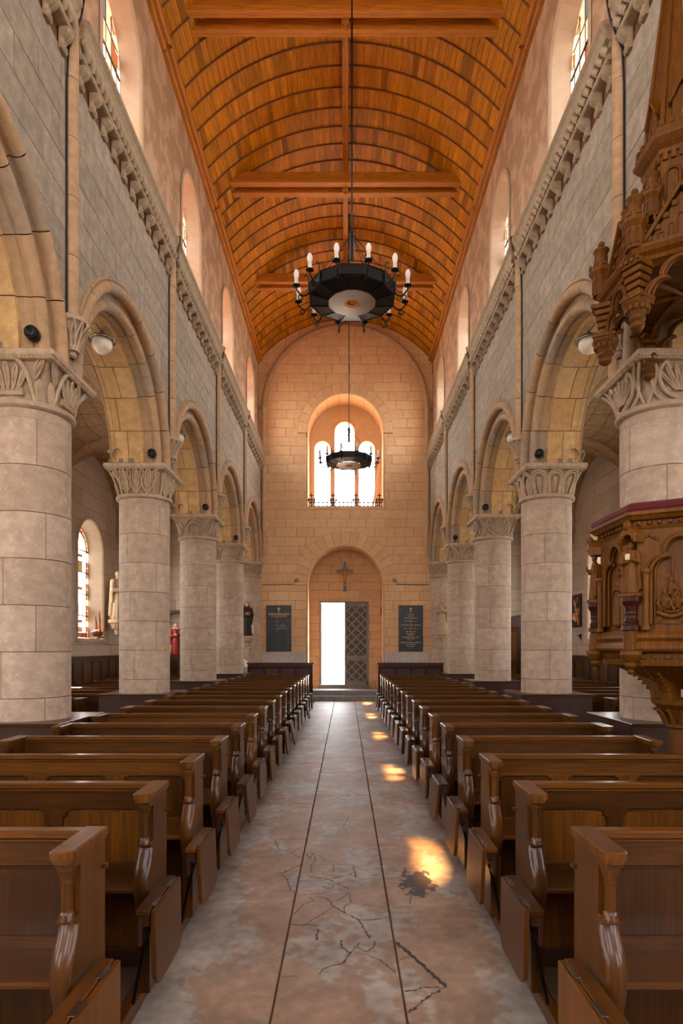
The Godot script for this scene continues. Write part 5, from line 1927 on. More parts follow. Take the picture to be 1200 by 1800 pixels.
func build_chandeliers() -> void:
	var proto: Node3D = null
	for q in [[8.385, "black iron ring chandelier with candle bulbs under the first vault bays"], [15.845, "black iron ring chandelier hanging before the tribune window"]]:
		var at := T(0.087, 0, -q[0])
		if proto:
			dup(proto, q[1], at)
			continue
		var c := thing("chandelier", q[1], "chandelier", at, "ring chandeliers")
		proto = c
		var n := 12
		var R := 0.583
		var y := 6.467
		var rod := MB.new()
		rod.tube([Vector3(0, 12.78, 0), Vector3(0, 10.0, 0), Vector3(0, 7.4, 0)], 0.011, 8)
		obj("rod", rod, M["black_iron"], c)
		var sl := MB.new()
		sl.lathe([[0.0, 7.0], [0.028, 7.0], [0.03, 7.02], [0.03, 7.30], [0.036, 7.31], [0.036, 7.35], [0.018, 7.38], [0.014, 7.42]], 14)
		obj("sleeve", sl, M["black_iron"], c)
		var band := MB.new()
		band.lathe([[R - 0.02, y], [R, y - 0.006], [R + 0.008, y], [R, y + 0.012], [R, y + 0.128], [R + 0.008, y + 0.14], [R - 0.004, y + 0.146], [R - 0.02, y + 0.14], [R - 0.02, y + 0.02]], n, PI / 12, TAU + PI / 12, false)
		obj("band", band, M["black_iron"], c)
		for i in n:
			var a0 := PI / 12 + TAU * i / n
			var a1 := PI / 12 + TAU * (i + 1) / n
			var p := MB.new()
			p.quad(Vector3(cos(a0) * R, y, sin(a0) * R), Vector3(cos(a1) * R, y, sin(a1) * R), Vector3(cos(a1) * 0.325, y - 0.045, sin(a1) * 0.325), Vector3(cos(a0) * 0.325, y - 0.045, sin(a0) * 0.325))
			p.quad(Vector3(cos(a0) * 0.325, y - 0.035, sin(a0) * 0.325), Vector3(cos(a1) * 0.325, y - 0.035, sin(a1) * 0.325), Vector3(cos(a1) * R, y + 0.01, sin(a1) * R), Vector3(cos(a0) * R, y + 0.01, sin(a0) * R))
			obj("pan_panel", p, M["black_iron"], c)
			var rib := MB.new()
			rib.bar(Vector3(cos(a0) * R, y - 0.004, sin(a0) * R), Vector3(cos(a0) * 0.32, y - 0.049, sin(a0) * 0.32), 0.022, 0.012)
			obj("pan_rib", rib, M["black_iron"], c)
		var disc := MB.new()
		disc.lathe([[0.325, y - 0.049], [0.318, y - 0.052], [0.10, y - 0.055], [0.098, y - 0.048], [0.098, y - 0.03]], n, PI / 12, TAU + PI / 12, false)
		obj("mirror_disc", disc, M["steel"], c)
		var col := MB.new()
		col.lathe([[0.099, y - 0.056], [0.082, y - 0.06], [0.08, y - 0.03]], 20)
		obj("rosette", col, M["copper"], c)
		for i in n:
			var a := TAU * i / n + PI / 12
			var d := Vector3(cos(a), 0, sin(a))
			var arm := Node3D.new()
			arm.name = "light_arm"
			c.add_child(arm, true)
			var s := MB.new()
			var path := []
			for z in [[0.585, 0.01], [0.62, -0.03], [0.66, -0.045], [0.70, -0.03], [0.73, 0.0], [0.755, 0.03], [0.755, 0.055]]:
				path.append(d * z[0] + Vector3(0, y + z[1], 0))
			s.tube(path, 0.011, 6)
			var cur := []
			for e in 9:
				var w := e * 0.75
				cur.append(d * (0.70 + 0.032 * cos(w)) + Vector3(0, y - 0.07 + 0.032 * sin(w), 0))
			s.tube(cur, 0.008, 5)
			s.tube([d * 0.59 + Vector3(0, y + 0.0, 0), d * 0.595 + Vector3(0, y + 0.20, 0), d * 0.61 + Vector3(0, y + 0.23, 0), d * 0.64 + Vector3(0, y + 0.23, 0), d * 0.652 + Vector3(0, y + 0.20, 0)], 0.008, 5)
			obj("iron_scroll", s, M["black_iron"], arm)
			var cup := MB.new()
			cup.lathe([[0.0, y + 0.05], [0.018, y + 0.052], [0.02, y + 0.062], [0.050, y + 0.072], [0.052, y + 0.083], [0.0, y + 0.084]], 12, 0, TAU, true, d * 0.755)
			obj("drip_cup", cup, M["black_iron"], arm)
			var cn := MB.new()
			cn.lathe([[0.025, y + 0.084], [0.025, y + 0.17], [0.0, y + 0.171]], 12, 0, TAU, true, d * 0.755)
			obj("candle_sleeve", cn, M["candle"], arm)
			var bb := MB.new()
			bb.lathe([[0.02, y + 0.168], [0.03, y + 0.19], [0.036, y + 0.22], [0.034, y + 0.25], [0.022, y + 0.28], [0.0, y + 0.295]], 12, 0, TAU, true, d * 0.755)
			obj("bulb", bb, M["bulb"], arm)
		for i in 6:
			var a := TAU * i / 6 + 0.2
			var ch := MB.new()
			ch.tube([Vector3(cos(a) * 0.03, 7.31, sin(a) * 0.03), Vector3(cos(a) * (R - 0.01), y + 0.14, sin(a) * (R - 0.01))], 0.005, 5)
			obj("stay_wire", ch, M["black_iron"], c)

func build_lamps() -> void:
	var proto: Node3D = null
	for side in [-1, 1]:
		for k in range(0, 5):
			var at := T(side * 3.26, 5.87, -bay_d(k))
			var lab := "white glass globe lamp hung in the %s arch from the chancel, %s side" % [["first", "second", "third", "fourth", "fifth"][k], "nun statue" if side < 0 else "pulpit"]
			if proto:
				dup(proto, lab, at)
				continue
			var l := thing("globe_lamp", lab, "lamp", at, "globe lamps in the arches")
			proto = l
			var g := MB.new()
			g.ball(Vector3(0, 0, 0), Vector3(0.135, 0.13, 0.135), 28, 18)
			obj("globe", g, M["globe"], l)
			var d := MB.new()
			d.lathe([[0.13, 0.045], [0.175, 0.04], [0.18, 0.05], [0.15, 0.085], [0.08, 0.12], [0.03, 0.13], [0.03, 0.155], [0.0, 0.156]], 24)
			obj("reflector", d, M["steel"], l)
			var h := MB.new()
			h.tube([Vector3(0, 0.15, 0), Vector3(0, 0.19, 0)], 0.009, 6)
			h.tube([Vector3(0, 0.16, 0), Vector3(0, 0.165, 0.22)], 0.006, 6)
			obj("hook", h, M["black_iron"], l)
	# small loudspeakers on the springers, floodlights and junction boxes on the capitals
	var who := {-1: ["", "palm-leaf", "lily", "fan", "shell"], 1: ["", "pulpit", "beaded arch", "palmette", "knotted"]}
	var sp: Node3D = null
	var ml: Node3D = null
	var jb: Mesh = null
	for side in [-1, 1]:
		for k in range(1, 5):
			var d := COL + BAY * k
			var cap: String = who[side][k]
			var at := T(side * 3.015, 4.835, -d + 0.485)
			var lab := "round black loudspeaker above the %s capital" % cap
			if side > 0 and k == 1:
				pass
			elif sp:
				dup(sp, lab, at)
			else:
				sp = thing("loudspeaker", lab, "loudspeaker", at, "round loudspeakers on the arches")
				var b := MB.new()
				b.xf = Transform3D(Basis(Vector3(1, 0, 0), Vector3(0, 0, 1), Vector3(0, -1, 0)), Vector3.ZERO)
				b.lathe([[0.04, -0.055], [0.062, -0.04], [0.068, 0.02], [0.062, 0.05], [0.05, 0.052], [0.044, 0.045]], 22)
				obj("housing", b, M["black_iron"], sp)
				var cn := MB.new()
				cn.xf = b.xf
				cn.lathe([[0.046, 0.046], [0.03, 0.028], [0.018, 0.03], [0.0, 0.036]], 20)
				obj("cone", cn, M["black"], sp)
			if k in [2, 3]:
				var fa := T(side * 3.68, 4.86, -d + 0.42, -side * 0.9)
				var fl := "grey trumpet floodlight clamped above the %s capital" % cap
				if ml:
					dup(ml, fl, fa)
				else:
					ml = thing("floodlight", fl, "floodlight", fa, "trumpet floodlights on the capitals")
					var b := MB.new()
					b.xf = Transform3D(Basis(Vector3(1, 0, 0), Vector3(0, -0.35, 0.94).normalized(), Vector3(0, -0.94, -0.35).normalized()), Vector3(0, 0.02, 0.0))
					b.lathe([[0.0, -0.06], [0.03, -0.055], [0.034, 0.05], [0.05, 0.09], [0.085, 0.17], [0.085, 0.18], [0.076, 0.18], [0.045, 0.10], [0.0, 0.09]], 20)
					obj("trumpet", b, M["capital_stone"], ml)
					var cl := MB.new()
					cl.tube([Vector3(0, -0.165, -0.06), Vector3(0, -0.10, -0.06), Vector3(0.05, -0.03, -0.05), Vector3(0.05, 0.03, -0.02), Vector3(0, 0.05, -0.01)], 0.014, 6)
					obj("clamp", cl, M["capital_stone"], ml)
			if jb == null:
				var b := MB.new()
				b.box(Vector3(0, 0.036, 0), Vector3(0.075, 0.07, 0.06), 0.006)
				b.box(Vector3(0, 0.036, 0.033), Vector3(0.05, 0.05, 0.008), 0.003)
				jb = b.mesh()
			for e in (2 if k == 2 else 1):
				var o := inst("junction_box", jb, M["grey_metal"], self, T(side * (3.34 + 0.16 * e), 4.684, -d + 0.475))
				tag(o, "small grey junction box on the %s capital ledge" % cap + (", aisle end" if e else ""), "junction box", "junction boxes on the capitals")

func build_door() -> void:
	var dz := -ZW - 1.1
	var fr := thing("door_1", "weathered entrance door with one leaf of diagonal lattice and one open", "door", T(0, 0, dz), "", "structure")
	var f := MB.new()
	f.box(Vector3(-0.905, 1.97, -0.05), Vector3(0.06, 3.0, 0.12), 0.006)
	obj("jamb", f, M["door_wood"], fr)
	f = MB.new()
	f.box(Vector3(0.83, 1.97, -0.05), Vector3(0.06, 3.0, 0.12), 0.006)
	obj("jamb", f, M["door_wood"], fr)
	f = MB.new()
	f.box(Vector3(-0.04, 3.445, -0.05), Vector3(1.80, 0.06, 0.12), 0.006)
	obj("head", f, M["door_wood"], fr)
	# closed leaf
	var lf := Node3D.new()
	lf.name = "lattice_leaf"
	fr.add_child(lf)
	var x0 := -0.03
	var x1 := 0.805
	var b := MB.new()
	b.box(Vector3((x0 + x1) / 2, 1.94, -0.05), Vector3(x1 - x0, 2.97, 0.03), 0.003)
	obj("board", b, M["door_panel"], lf)
	for q in [[x0 + 0.035, 1.94, 0.07, 2.92], [x1 - 0.035, 1.94, 0.07, 2.92], [(x0 + x1) / 2, 3.34, 0.81, 0.12], [(x0 + x1) / 2, 1.42, 0.81, 0.20], [(x0 + x1) / 2, 0.55, 0.81, 0.14]]:
		var m := MB.new()
		if q[2] > q[3]:
			m.grain = Vector3(1, 0, 0)
		m.box(Vector3(q[0], q[1], -0.02), Vector3(q[2], q[3], 0.04), 0.006)
		obj("rail" if q[2] > q[3] else "stile", m, M["door_wood"], lf)
	for fld in [[1.52, 3.28], [0.62, 1.32]]:
		var cl := rect(x0 + 0.06, fld[0], x1 - 0.06, fld[1])
		for s in [-1, 1]:
			for i in range(-6, 9):
				var c := Vector2((x0 + x1) / 2, fld[0] + 0.325 * i + (0.0 if s < 0 else 0.0))
				var dir := Vector2(1, s).normalized()
				var nn := Vector2(-dir.y, dir.x) * 0.024
				var strip := PackedVector2Array([c - dir * 2 - nn, c + dir * 2 - nn, c + dir * 2 + nn, c - dir * 2 + nn])
				for p in Geometry2D.intersect_polygons(strip, cl):
					var mb := MB.new()
					mb.grain = Vector3(dir.x, dir.y, 0)
					mb.prism(p, -0.035, -0.008 + s * 0.002, 0.004)
					obj("lattice_bar", mb, M["door_wood"], lf)
	# glazed draught leaf, ajar, with its pull handle
	var gd := Node3D.new()
	gd.name = "open_leaf"
	fr.add_child(gd)
	gd.transform = T(-0.87, 0, -0.12, 1.15)
	var g := MB.new()
	flat(g, rect(0.05, 0.60, 0.78, 3.30), -0.01)
	obj("glass", g, M["clear_glass"], gd)
	for q in [[0.03, 1.94, 0.06, 2.9], [0.80, 1.94, 0.06, 2.9], [0.41, 3.35, 0.8, 0.08], [0.41, 0.55, 0.8, 0.12]]:
		var m := MB.new()
		m.box(Vector3(q[0], q[1], 0), Vector3(q[2], q[3], 0.035), 0.005)
		obj("frame", m, M["white_cloth"], gd)
	var h := MB.new()
	h.tube([Vector3(0.74, 1.2, 0.06), Vector3(0.74, 2.2, 0.06)], 0.014, 8)
	obj("pull_handle", h, M["grey_metal"], gd)
	# steps up to the door
	var st := thing("entrance_steps", "two worn stone steps below the entrance door", "steps", T(0, 0, 0))
	for q in [[ZW - 0.30, 0.17, 1.25], [ZW, 0.34, 1.28]]:
		var m := MB.new()
		m.box(Vector3(0, q[1] - 0.085, -(q[0] + 0.7)), Vector3(q[2] * 2, 0.17, 1.4), 0.012)
		obj("step", m, M["step_stone"], st)
	var th := MB.new()
	th.box(Vector3(-0.04, 0.4, dz - 0.12), Vector3(1.86, 0.15, 0.44), 0.01)
	obj("threshold", th, M["step_stone"], st)
	var gr := thing("ground", "pale paved forecourt outside the entrance", "ground", Transform3D.IDENTITY, "", "structure")
	var m := MB.new()
	m.box(Vector3(0, 0.30, dz - 20.4), Vector3(60, 0.2, 40), 0.0)
	obj("paving", m, M["ground"], gr)

func strokes(parent: Node3D, mm: String, x: float, y: float, w: float, h: float, r: RandomNumberGenerator) -> void:
	# a line of lettering too small to read: word-length rows of short strokes
	var mb := MB.new()
	var p := x - w / 2
	while p < x + w / 2:
		var word := minf(r.randf_range(0.05, 0.14), x + w / 2 - p)
		var q := p
		while q < p + word - 0.006:
			mb.box(Vector3(q + 0.004, y + r.randf_range(-0.1, 0.1) * h, 0), Vector3(0.006, h * r.randf_range(0.6, 1.0), 0.003), 0.0)
			if r.randf() < 0.6:
				mb.box(Vector3(q + 0.009, y + h * [0.4, -0.4, 0.0][r.randi() % 3], 0), Vector3(0.008, 0.005, 0.003), 0.0)
			q += 0.0155
		p += word + 0.025
	if mb.v.size():
		var o := obj("lettering", mb, M[mm], parent)
		o.set_meta("kind", "stuff")

func words(parent: Node3D, s: String, mm: String, x: float, y: float, h: float, wide: float) -> void:
	var t := TextMesh.new()
	var f := SystemFont.new()
	f.font_names = PackedStringArray(["Droid Serif"])
	f.font_weight = 700
	t.font = f
	t.text = s
	t.font_size = 32
	t.pixel_size = h / 24.0
	t.depth = 0.004
	var o := inst("lettering", t, M[mm], parent, T(x, y, 0.001))
	var aabb := t.get_aabb()
	if aabb.size.x > 0.01:
		o.scale.x = wide / aabb.size.x

func build_plaques() -> void:
	var r := RandomNumberGenerator.new()
	r.seed = 12
	for side in [-1, 1]:
		var x := -2.272 if side < 0 else 2.222
		var w := 0.856 if side < 0 else 0.835
		var p := thing("memorial_plaque", "black slate memorial plaque with gilt cross and two name columns" if side < 0 else "black slate memorial plaque with gilt cross and centred gilt lines", "plaque", T(x, 1.67, -ZW + 0.004))
		var b := MB.new()
		b.box(Vector3(0, 0.787, 0.018), Vector3(w, 1.575, 0.036), 0.006)
		obj("slab", b, M["slate"], p)
		var c := MB.new()
		c.box(Vector3(0, 1.415, 0.040), Vector3(0.026, 0.175, 0.008), 0.002)
		c.box(Vector3(0, 1.452, 0.041), Vector3(0.10, 0.022, 0.008), 0.002)
		obj("cross", c, M["gilt"], p)
		var tx := Node3D.new()
		tx.name = "inscription"
		p.add_child(tx)
		tx.position.z = 0.0385
		if side < 0:
			words(tx, "MISERICORDIEUX JESUS", "gilt", 0.0, 1.275, 0.05, 0.72)
			words(tx, "DONNEZ LEUR LE REPOS ETERNEL", "gilt", 0.0, 1.205, 0.032, 0.55)
			strokes(tx, "gilt", 0, 1.155, 0.26, 0.012, r)
			for i in 10:
				strokes(tx, "plaque_grey", -0.27, 1.065 - 0.044 * i, 0.27 - 0.05 * (i % 3), 0.024, r)
				strokes(tx, "gilt" if i % 3 == 1 else "plaque_grey", -0.055, 1.065 - 0.044 * i, 0.10, 0.024, r)
			for i in 4:
				strokes(tx, "marble", 0.14, 0.945 - 0.053 * i, [0.05, 0.18, 0.24, 0.27][i], 0.03, r)
			strokes(tx, "plaque_grey", -0.27, 0.53, 0.17, 0.02, r)
			strokes(tx, "plaque_grey", 0.15, 0.53, 0.17, 0.02, r)
			for q in [[-0.11, 0.006], [-0.07, 0.008], [0.005, 0.012], [0.30, 0.012], [0.345, 0.008]]:
				var ln := MB.new()
				ln.box(Vector3(q[0], 0.57, 0), Vector3(q[1], 1.10, 0.003), 0.0)
				obj("ruled_line", ln, M["plaque_grey"], tx)
		else:
			var ln := [[1.26, 0.24, 0.03], [1.20, 0.20, 0.028], [1.14, 0.44, 0.032], [1.085, 0.06, 0.02], [1.03, 0.40, 0.03], [0.975, 0.04, 0.022], [0.90, 0.64, 0.045], [0.835, 0.09, 0.02], [0.78, 0.46, 0.03], [0.73, 0.05, 0.022], [0.675, 0.34, 0.036], [0.605, 0.26, 0.045], [0.545, 0.18, 0.03], [0.485, 0.58, 0.032], [0.43, 0.26, 0.028], [0.38, 0.05, 0.02], [0.305, 0.68, 0.042], [0.245, 0.36, 0.028], [0.18, 0.28, 0.034], [0.115, 0.14, 0.006]]
			for q in ln:
				strokes(tx, "gilt", 0, q[0], q[1], q[2], r)
		# small votive tablets in a row beneath
		for i in 4:
			var tw := 0.372
			var tx0 := (-2.86 + 0.385 * (i + 0.5)) if side < 0 else (1.32 + 0.385 * (i + 0.5))
			var tb := thing("votive_tablet", "small marble votive tablet with engraved lines, %s from the corner under the %s plaque" % [(["first", "second", "third", "fourth"] if side < 0 else ["fourth", "third", "second", "first"])[i], "two-column" if side < 0 else "centred-line"], "tablet", T(tx0, 1.29, -ZW + 0.004), "votive tablets on the west wall")
			var m := MB.new()
			m.box(Vector3(0, 0.175, 0.008), Vector3(tw, 0.35, 0.016), 0.004)
			obj("slab", m, M["marble"], tb)
			var bd := MB.new()
			for s in [-1, 1]:
				bd.box(Vector3(0, 0.175 + s * 0.15, 0.017), Vector3(tw - 0.05, 0.006, 0.003), 0.0)
				bd.box(Vector3(s * (tw / 2 - 0.025), 0.175, 0.017), Vector3(0.006, 0.30, 0.003), 0.0)
			obj("engraved_border", bd, M["plaque_grey"], tb)
			var l := Node3D.new()
			l.name = "inscription"
			tb.add_child(l)
			l.position.z = 0.017
			for e in 4:
				strokes(l, "plaque_red" if (i + e + side) % 3 == 0 or (side < 0 and i < 2) else "plaque_grey", 0.0, 0.27 - 0.06 * e, 0.26 - 0.03 * e, 0.026, r)
	# cables and small lamps along the west wall
	for side in [-1, 1]:
		var c := thing("wall_cable", "dark cable run along the west wall beside the %s plaque" % ("two-column" if side < 0 else "centred-line"), "cable", T(0, 0, -ZW + 0.02))
		var m := MB.new()
		m.tube([Vector3(side * 2.84, 3.95, 0), Vector3(side * 2.4, 3.945, 0), Vector3(side * 1.9, 3.955, 0.02), Vector3(side * 1.72, 3.96, 0.06)], 0.014 if side > 0 else 0.010, 6)
		obj("cable", m, M["black"], c)
		var l := thing("spotlight", "small grey spotlight at the door arch impost, beside the %s plaque" % ("two-column" if side < 0 else "centred-line"), "spotlight", T(side * 1.70, 4.03, -ZW + 0.09, -side * 0.6))
		var h := MB.new()
		h.xf = Transform3D(Basis(Vector3(1, 0, 0), Vector3(0, 0.3, 0.95).normalized(), Vector3(0, -0.95, 0.3).normalized()), Vector3(0, 0.04, 0.04))
		h.lathe([[0.0, -0.09], [0.04, -0.08], [0.05, 0.0], [0.075, 0.06], [0.075, 0.07], [0.0, 0.055]], 16)
		obj("housing", h, M["grey_metal"], l)
		var f := MB.new()
		f.tube([Vector3(0, -0.02, 0), Vector3(0, 0.04, 0.03)], 0.015, 6)
		obj("stem", f, M["grey_metal"], l)

func build_tribune() -> void:
	var r := thing("iron_railing", "low wrought iron railing with scrolls and cross finials across the tribune window", "railing", T(0, 6.625, -ZW - 0.08))
	for y in [0.012, 0.155]:
		var b := MB.new()
		b.bar(Vector3(-1.28, y, 0), Vector3(1.28, y, 0), 0.02, 0.028)
		obj("rail", b, M["black_iron"], r)
	for i in 18:
		var b := MB.new()
		var p := []
		var x := -1.2 + 2.4 * i / 17
		for e in 13:
			var a := TAU * e / 12
			p.append(Vector3(x + cos(a) * 0.052, 0.083 + sin(a) * 0.052, 0))
		b.tube(p, 0.014, 5)
		obj("ring", b, M["black_iron"], r)
	for x in [-1.16, -0.42, 0.36, 1.16]:
		var pt := Node3D.new()
		pt.name = "scroll_post"
		r.add_child(pt, true)
		pt.position.x = x
		var b := MB.new()
		b.bar(Vector3(0, 0, 0), Vector3(0, 0.44, 0), 0.035, 0.03)
		b.bar(Vector3(-0.055, 0.385, 0), Vector3(0.055, 0.385, 0), 0.03, 0.03)
		b.ball(Vector3(0, 0.45, 0), Vector3(0.02, 0.02, 0.02), 8, 6)
		b.ball(Vector3(0.06, 0.385, 0), Vector3(0.018, 0.018, 0.018), 8, 6)
		b.ball(Vector3(-0.06, 0.385, 0), Vector3(0.018, 0.018, 0.018), 8, 6)
		obj("cross_finial", b, M["black_iron"], pt)
		for s in [-1, 1]:
			var sc := MB.new()
			var p := []
			for e in 15:
				var a := e * 0.62 - 1.2
				var q := 0.055 - e * 0.0025
				p.append(Vector3(s * (0.065 + cos(a) * q), 0.235 + sin(a) * q, 0))
			sc.tube(p, 0.018, 5)
			obj("scroll", sc, M["black_iron"], pt)
	for x in [-0.80, -0.03, 0.75]:
		var b := MB.new()
		b.bar(Vector3(x, 0.16, 0), Vector3(x, 0.40, 0), 0.008, 0.008)
		b.bar(Vector3(x - 0.03, 0.355, 0), Vector3(x + 0.03, 0.355, 0), 0.01, 0.01)
		obj("spike", b, M["black_iron"], r)
	# leaning ladder rail and leaded lights of the west window
	var l := thing("ladder", "slim wooden ladder leaning in the tribune beside the window", "ladder", T(1.08, 6.63, -ZW - 0.85))
	for s in [0.0, 0.16]:
		var b := MB.new()
		b.bar(Vector3(-0.14, 0.0, s + 0.2), Vector3(0.12, 1.65, s - 0.05), 0.04, 0.05)
		obj("rail", b, M["cream"], l)
	for i in 5:
		var f := 0.15 + 0.17 * i
		var b := MB.new()
		b.bar(Vector3(lerpf(-0.14, 0.12, f), 1.65 * f, 0.2 - 0.25 * f), Vector3(lerpf(-0.14, 0.12, f), 1.65 * f, 0.36 - 0.25 * f), 0.025, 0.025)
		obj("rung", b, M["cream"], l)
	var n := 21
	for L in [[-0.825, 0.285, 8.93, "narrow round-headed light of the west window beside the doorless corner"], [-0.03, 0.355, 9.55, "tall middle light of the west window"], [0.765, 0.285, 8.93, "narrow round-headed light of the west window behind the ladder"]]:
		var w := thing("window_%d" % n, L[3], "window", T(L[0], 0, -ZW - 1.1 - 0.30), "", "structure")
		n += 1
		var shape := arched(0, 6.62, L[2], L[1] - 0.004, 16)
		var hh: float = (L[2] + L[1] - 6.62) / 6.0
		for j in 6:
			for q in Geometry2D.intersect_polygons(rect(-1, 6.62 + hh * j + 0.006, 1, 6.62 + hh * (j + 1) - 0.006), shape):
				var g := MB.new()
				flat(g, q, 0.0)
				obj("pane", g, M["clear_glass"], w)
			if j:
				var b := MB.new()
				b.box(Vector3(0, 6.62 + hh * j, 0.0), Vector3(L[1] * 2 - 0.02, 0.012, 0.014), 0.0)
				obj("saddle_bar", b, M["lead"], w)

func build_aisle_things() -> void:
	# wainscot along both aisle walls
	for side in [-1, 1]:
		var w := thing("trim_3" if side < 0 else "trim_4", "oak wainscot panelling along the aisle wall on the %s side" % ("ship model" if side < 0 else "framed icon"), "wainscot", Transform3D.IDENTITY, "", "structure")
		var n := 18
		for i in n:
			var d := 11.0 + 0.56 * i
			var b := MB.new()
			b.box(Vector3(side * (AW - 0.02), 0.78, -d), Vector3(0.03, 1.56, 0.555), 0.003)
			obj("backing", b, M["pew_wood1"], w)
			for q in [[0.42, 0.62], [1.16, 0.56]]:
				var p := MB.new()
				p.box(Vector3(side * (AW - 0.045), q[0], -d), Vector3(0.024, q[1], 0.42), 0.010)
				obj("panel", p, M["pew_wood%d" % (i % 3)], w)
			var c := MB.new()
			c.grain = Vector3(0, 0, 1)
			c.box(Vector3(side * (AW - 0.05), 1.57, -d), Vector3(0.09, 0.05, 0.558), 0.01)
			obj("cap_rail", c, M["pew_wood2"], w)
	# model ship on the window sill
	var s := thing("model_ship", "wooden model fishing boat with two brown sails on the window sill", "model ship", Transform3D(Basis(Vector3.UP, 0.9).scaled(Vector3(1.15, 1.1, 1.15)), Vector3(-6.40, 2.045, -16.15)))
	var P := []
	for i in 13:
		var f := i / 12.0
		var z := lerpf(-0.21, 0.21, f)
		var wd := 0.085 * pow(sin(PI * clampf(f * 0.9 + 0.05, 0, 1)), 0.6)
		var deck := 0.16 + 0.05 * pow(f * 2 - 1, 2.0)
		var row := PackedVector3Array()
		for j in 9:
			var a := PI * j / 8
			row.append(Vector3(cos(a) * wd, deck - sin(a) * (deck - 0.03) * pow(sin(PI * clampf(f * 0.86 + 0.07, 0, 1)), 0.35), z))
		P.append(row)
	var hl := MB.new()
	hl.grid(P, true)
	obj("hull", hl, M["dark_wood"], s)
	var dk := MB.new()
	dk.box(Vector3(0, 0.155, 0), Vector3(0.12, 0.012, 0.34), 0.003)
	obj("deck", dk, M["gold_paint"], s)
	var cradle := MB.new()
	cradle.box(Vector3(0, 0.015, 0), Vector3(0.16, 0.03, 0.30), 0.005)
	cradle.box(Vector3(0, 0.035, 0), Vector3(0.05, 0.03, 0.26), 0.005)
	obj("cradle", cradle, M["pew_wood2"], s)
	var net := MB.new()
	for i in 9:
		net.ball(Vector3(sin(i * 2.1) * 0.035, 0.175, -0.13 + 0.032 * i), Vector3(0.03, 0.025, 0.03), 8, 6)
	obj("cargo", net, M["cream"], s)
	for q in [[0.08, 0.64], [-0.07, 0.52]]:
		var m := MB.new()
		m.tube([Vector3(0, 0.15, q[0]), Vector3(0, q[1], q[0])], 0.006, 6)
		obj("mast", m, M["dark_wood"], s)
		var sl := MB.new()
		var A := []
		for i in 7:
			var f := i / 6.0
			var row := PackedVector3Array()
			for j in 5:
				var g := j / 4.0
				row.append(Vector3(0.03 * sin(PI * g) * (1 - f * 0.6), lerpf(0.20, q[1] - 0.01, f), q[0] - 0.005 + g * 0.14 * (1.0 - f) * (1.0 if q[0] > 0 else 0.9)))
			A.append(row)
		sl.grid(A, true)
		obj("sail", sl, M["sail"], s)
	# framed icon and bits on the other aisle wall
	var ic := thing("framed_icon", "dark framed icon painting in black, red and gold on the aisle wall", "picture", Transform3D(Basis(Vector3(0, 0, 1), Vector3.UP, Vector3(-1, 0, 0)), Vector3(AW - 0.005, 2.37, -17.47)))
	for q in [[0, 0.03, 0.84, 0.06], [0, 0.88, 0.84, 0.06], [-0.39, 0.455, 0.06, 0.79], [0.39, 0.455, 0.06, 0.79]]:
		var m := MB.new()
		m.box(Vector3(q[0], q[1], 0.025), Vector3(q[2], q[3], 0.05), 0.012)
		obj("frame", m, M["red_wood"], ic)
	var bd := MB.new()
	bd.box(Vector3(0, 0.455, 0.012), Vector3(0.74, 0.80, 0.02), 0.0)
	obj("ground_panel", bd, M["black"], ic)
	var rr := RandomNumberGenerator.new()
	rr.seed = 3
	for i in 26:
		var m := MB.new()
		var c := Vector2(rr.randf_range(-0.26, 0.26), rr.randf_range(0.14, 0.76))
		var pl := PackedVector2Array()
		var k := rr.randi_range(4, 7)
		for e in k:
			var a := TAU * e / k + rr.randf() * 0.5
			pl.append(c + Vector2(cos(a), sin(a) * 1.4) * rr.randf_range(0.03, 0.075))
		m.prism(pl, 0.022, 0.0235 + i * 0.0002)
		obj("colour_patch", m, M[["gold_paint", "cream", "red_paint", "gold_paint", "copper"][i % 5]], ic)
	var hk := thing("wall_bracket", "small black iron bracket on the aisle wall below the framed icon", "bracket", T(AW - 0.03, 2.05, -17.1))
	var hb := MB.new()
	hb.box(Vector3(0, 0.06, 0), Vector3(0.03, 0.14, 0.05), 0.006)
	hb.box(Vector3(-0.03, 0.08, 0), Vector3(0.06, 0.035, 0.16), 0.006)
	obj("plate", hb, M["black_iron"], hk)
	var bx := thing("wall_monitor", "grey screen box in a dark frame on the wainscot beside the pulpit", "monitor", T(AW - 0.16, 1.60, -15.9, -PI / 2))
	var mb := MB.new()
	mb.box(Vector3(0, 0.14, 0), Vector3(0.34, 0.28, 0.10), 0.01)
	obj("case", mb, M["dark_wood"], bx)
	mb = MB.new()
	mb.box(Vector3(0, 0.14, 0.052), Vector3(0.28, 0.22, 0.006), 0.002)
	obj("screen", mb, M["grey_metal"], bx)
	# confessional at the end of the pulpit-side aisle
	var cf := thing("confessional", "tall brown oak confessional with arched top at the aisle end", "confessional", T(5.74, 0, -20.95))
	mb = MB.new()
	mb.prism(PackedVector2Array([Vector2(-0.62, 0), Vector2(0.62, 0), Vector2(0.62, 2.62), Vector2(0.4, 2.8), Vector2(0.0, 2.88), Vector2(-0.4, 2.8), Vector2(-0.62, 2.62)]), -0.35, 0.30, 0.02)
	obj("body", mb, M["dark_wood"], cf)
	for sd in [-1, 1]:
		mb = MB.new()
		mb.box(Vector3(sd * 0.29, 1.3, 0.315), Vector3(0.52, 2.4, 0.04), 0.01)
		var dr := obj("door", mb, M["pew_wood1"], cf)
		for y in [0.7, 1.85]:
			mb = MB.new()
			mb.box(Vector3(sd * 0.29, y, 0.34), Vector3(0.36, 0.9, 0.02), 0.012)
			obj("panel", mb, M["pew_wood2"], dr)
	# draped table by the last column
	var tb := thing("draped_table", "small table under a white and grey cloth by the last column", "table", T(-3.36, 0, -19.6))
	mb = MB.new()
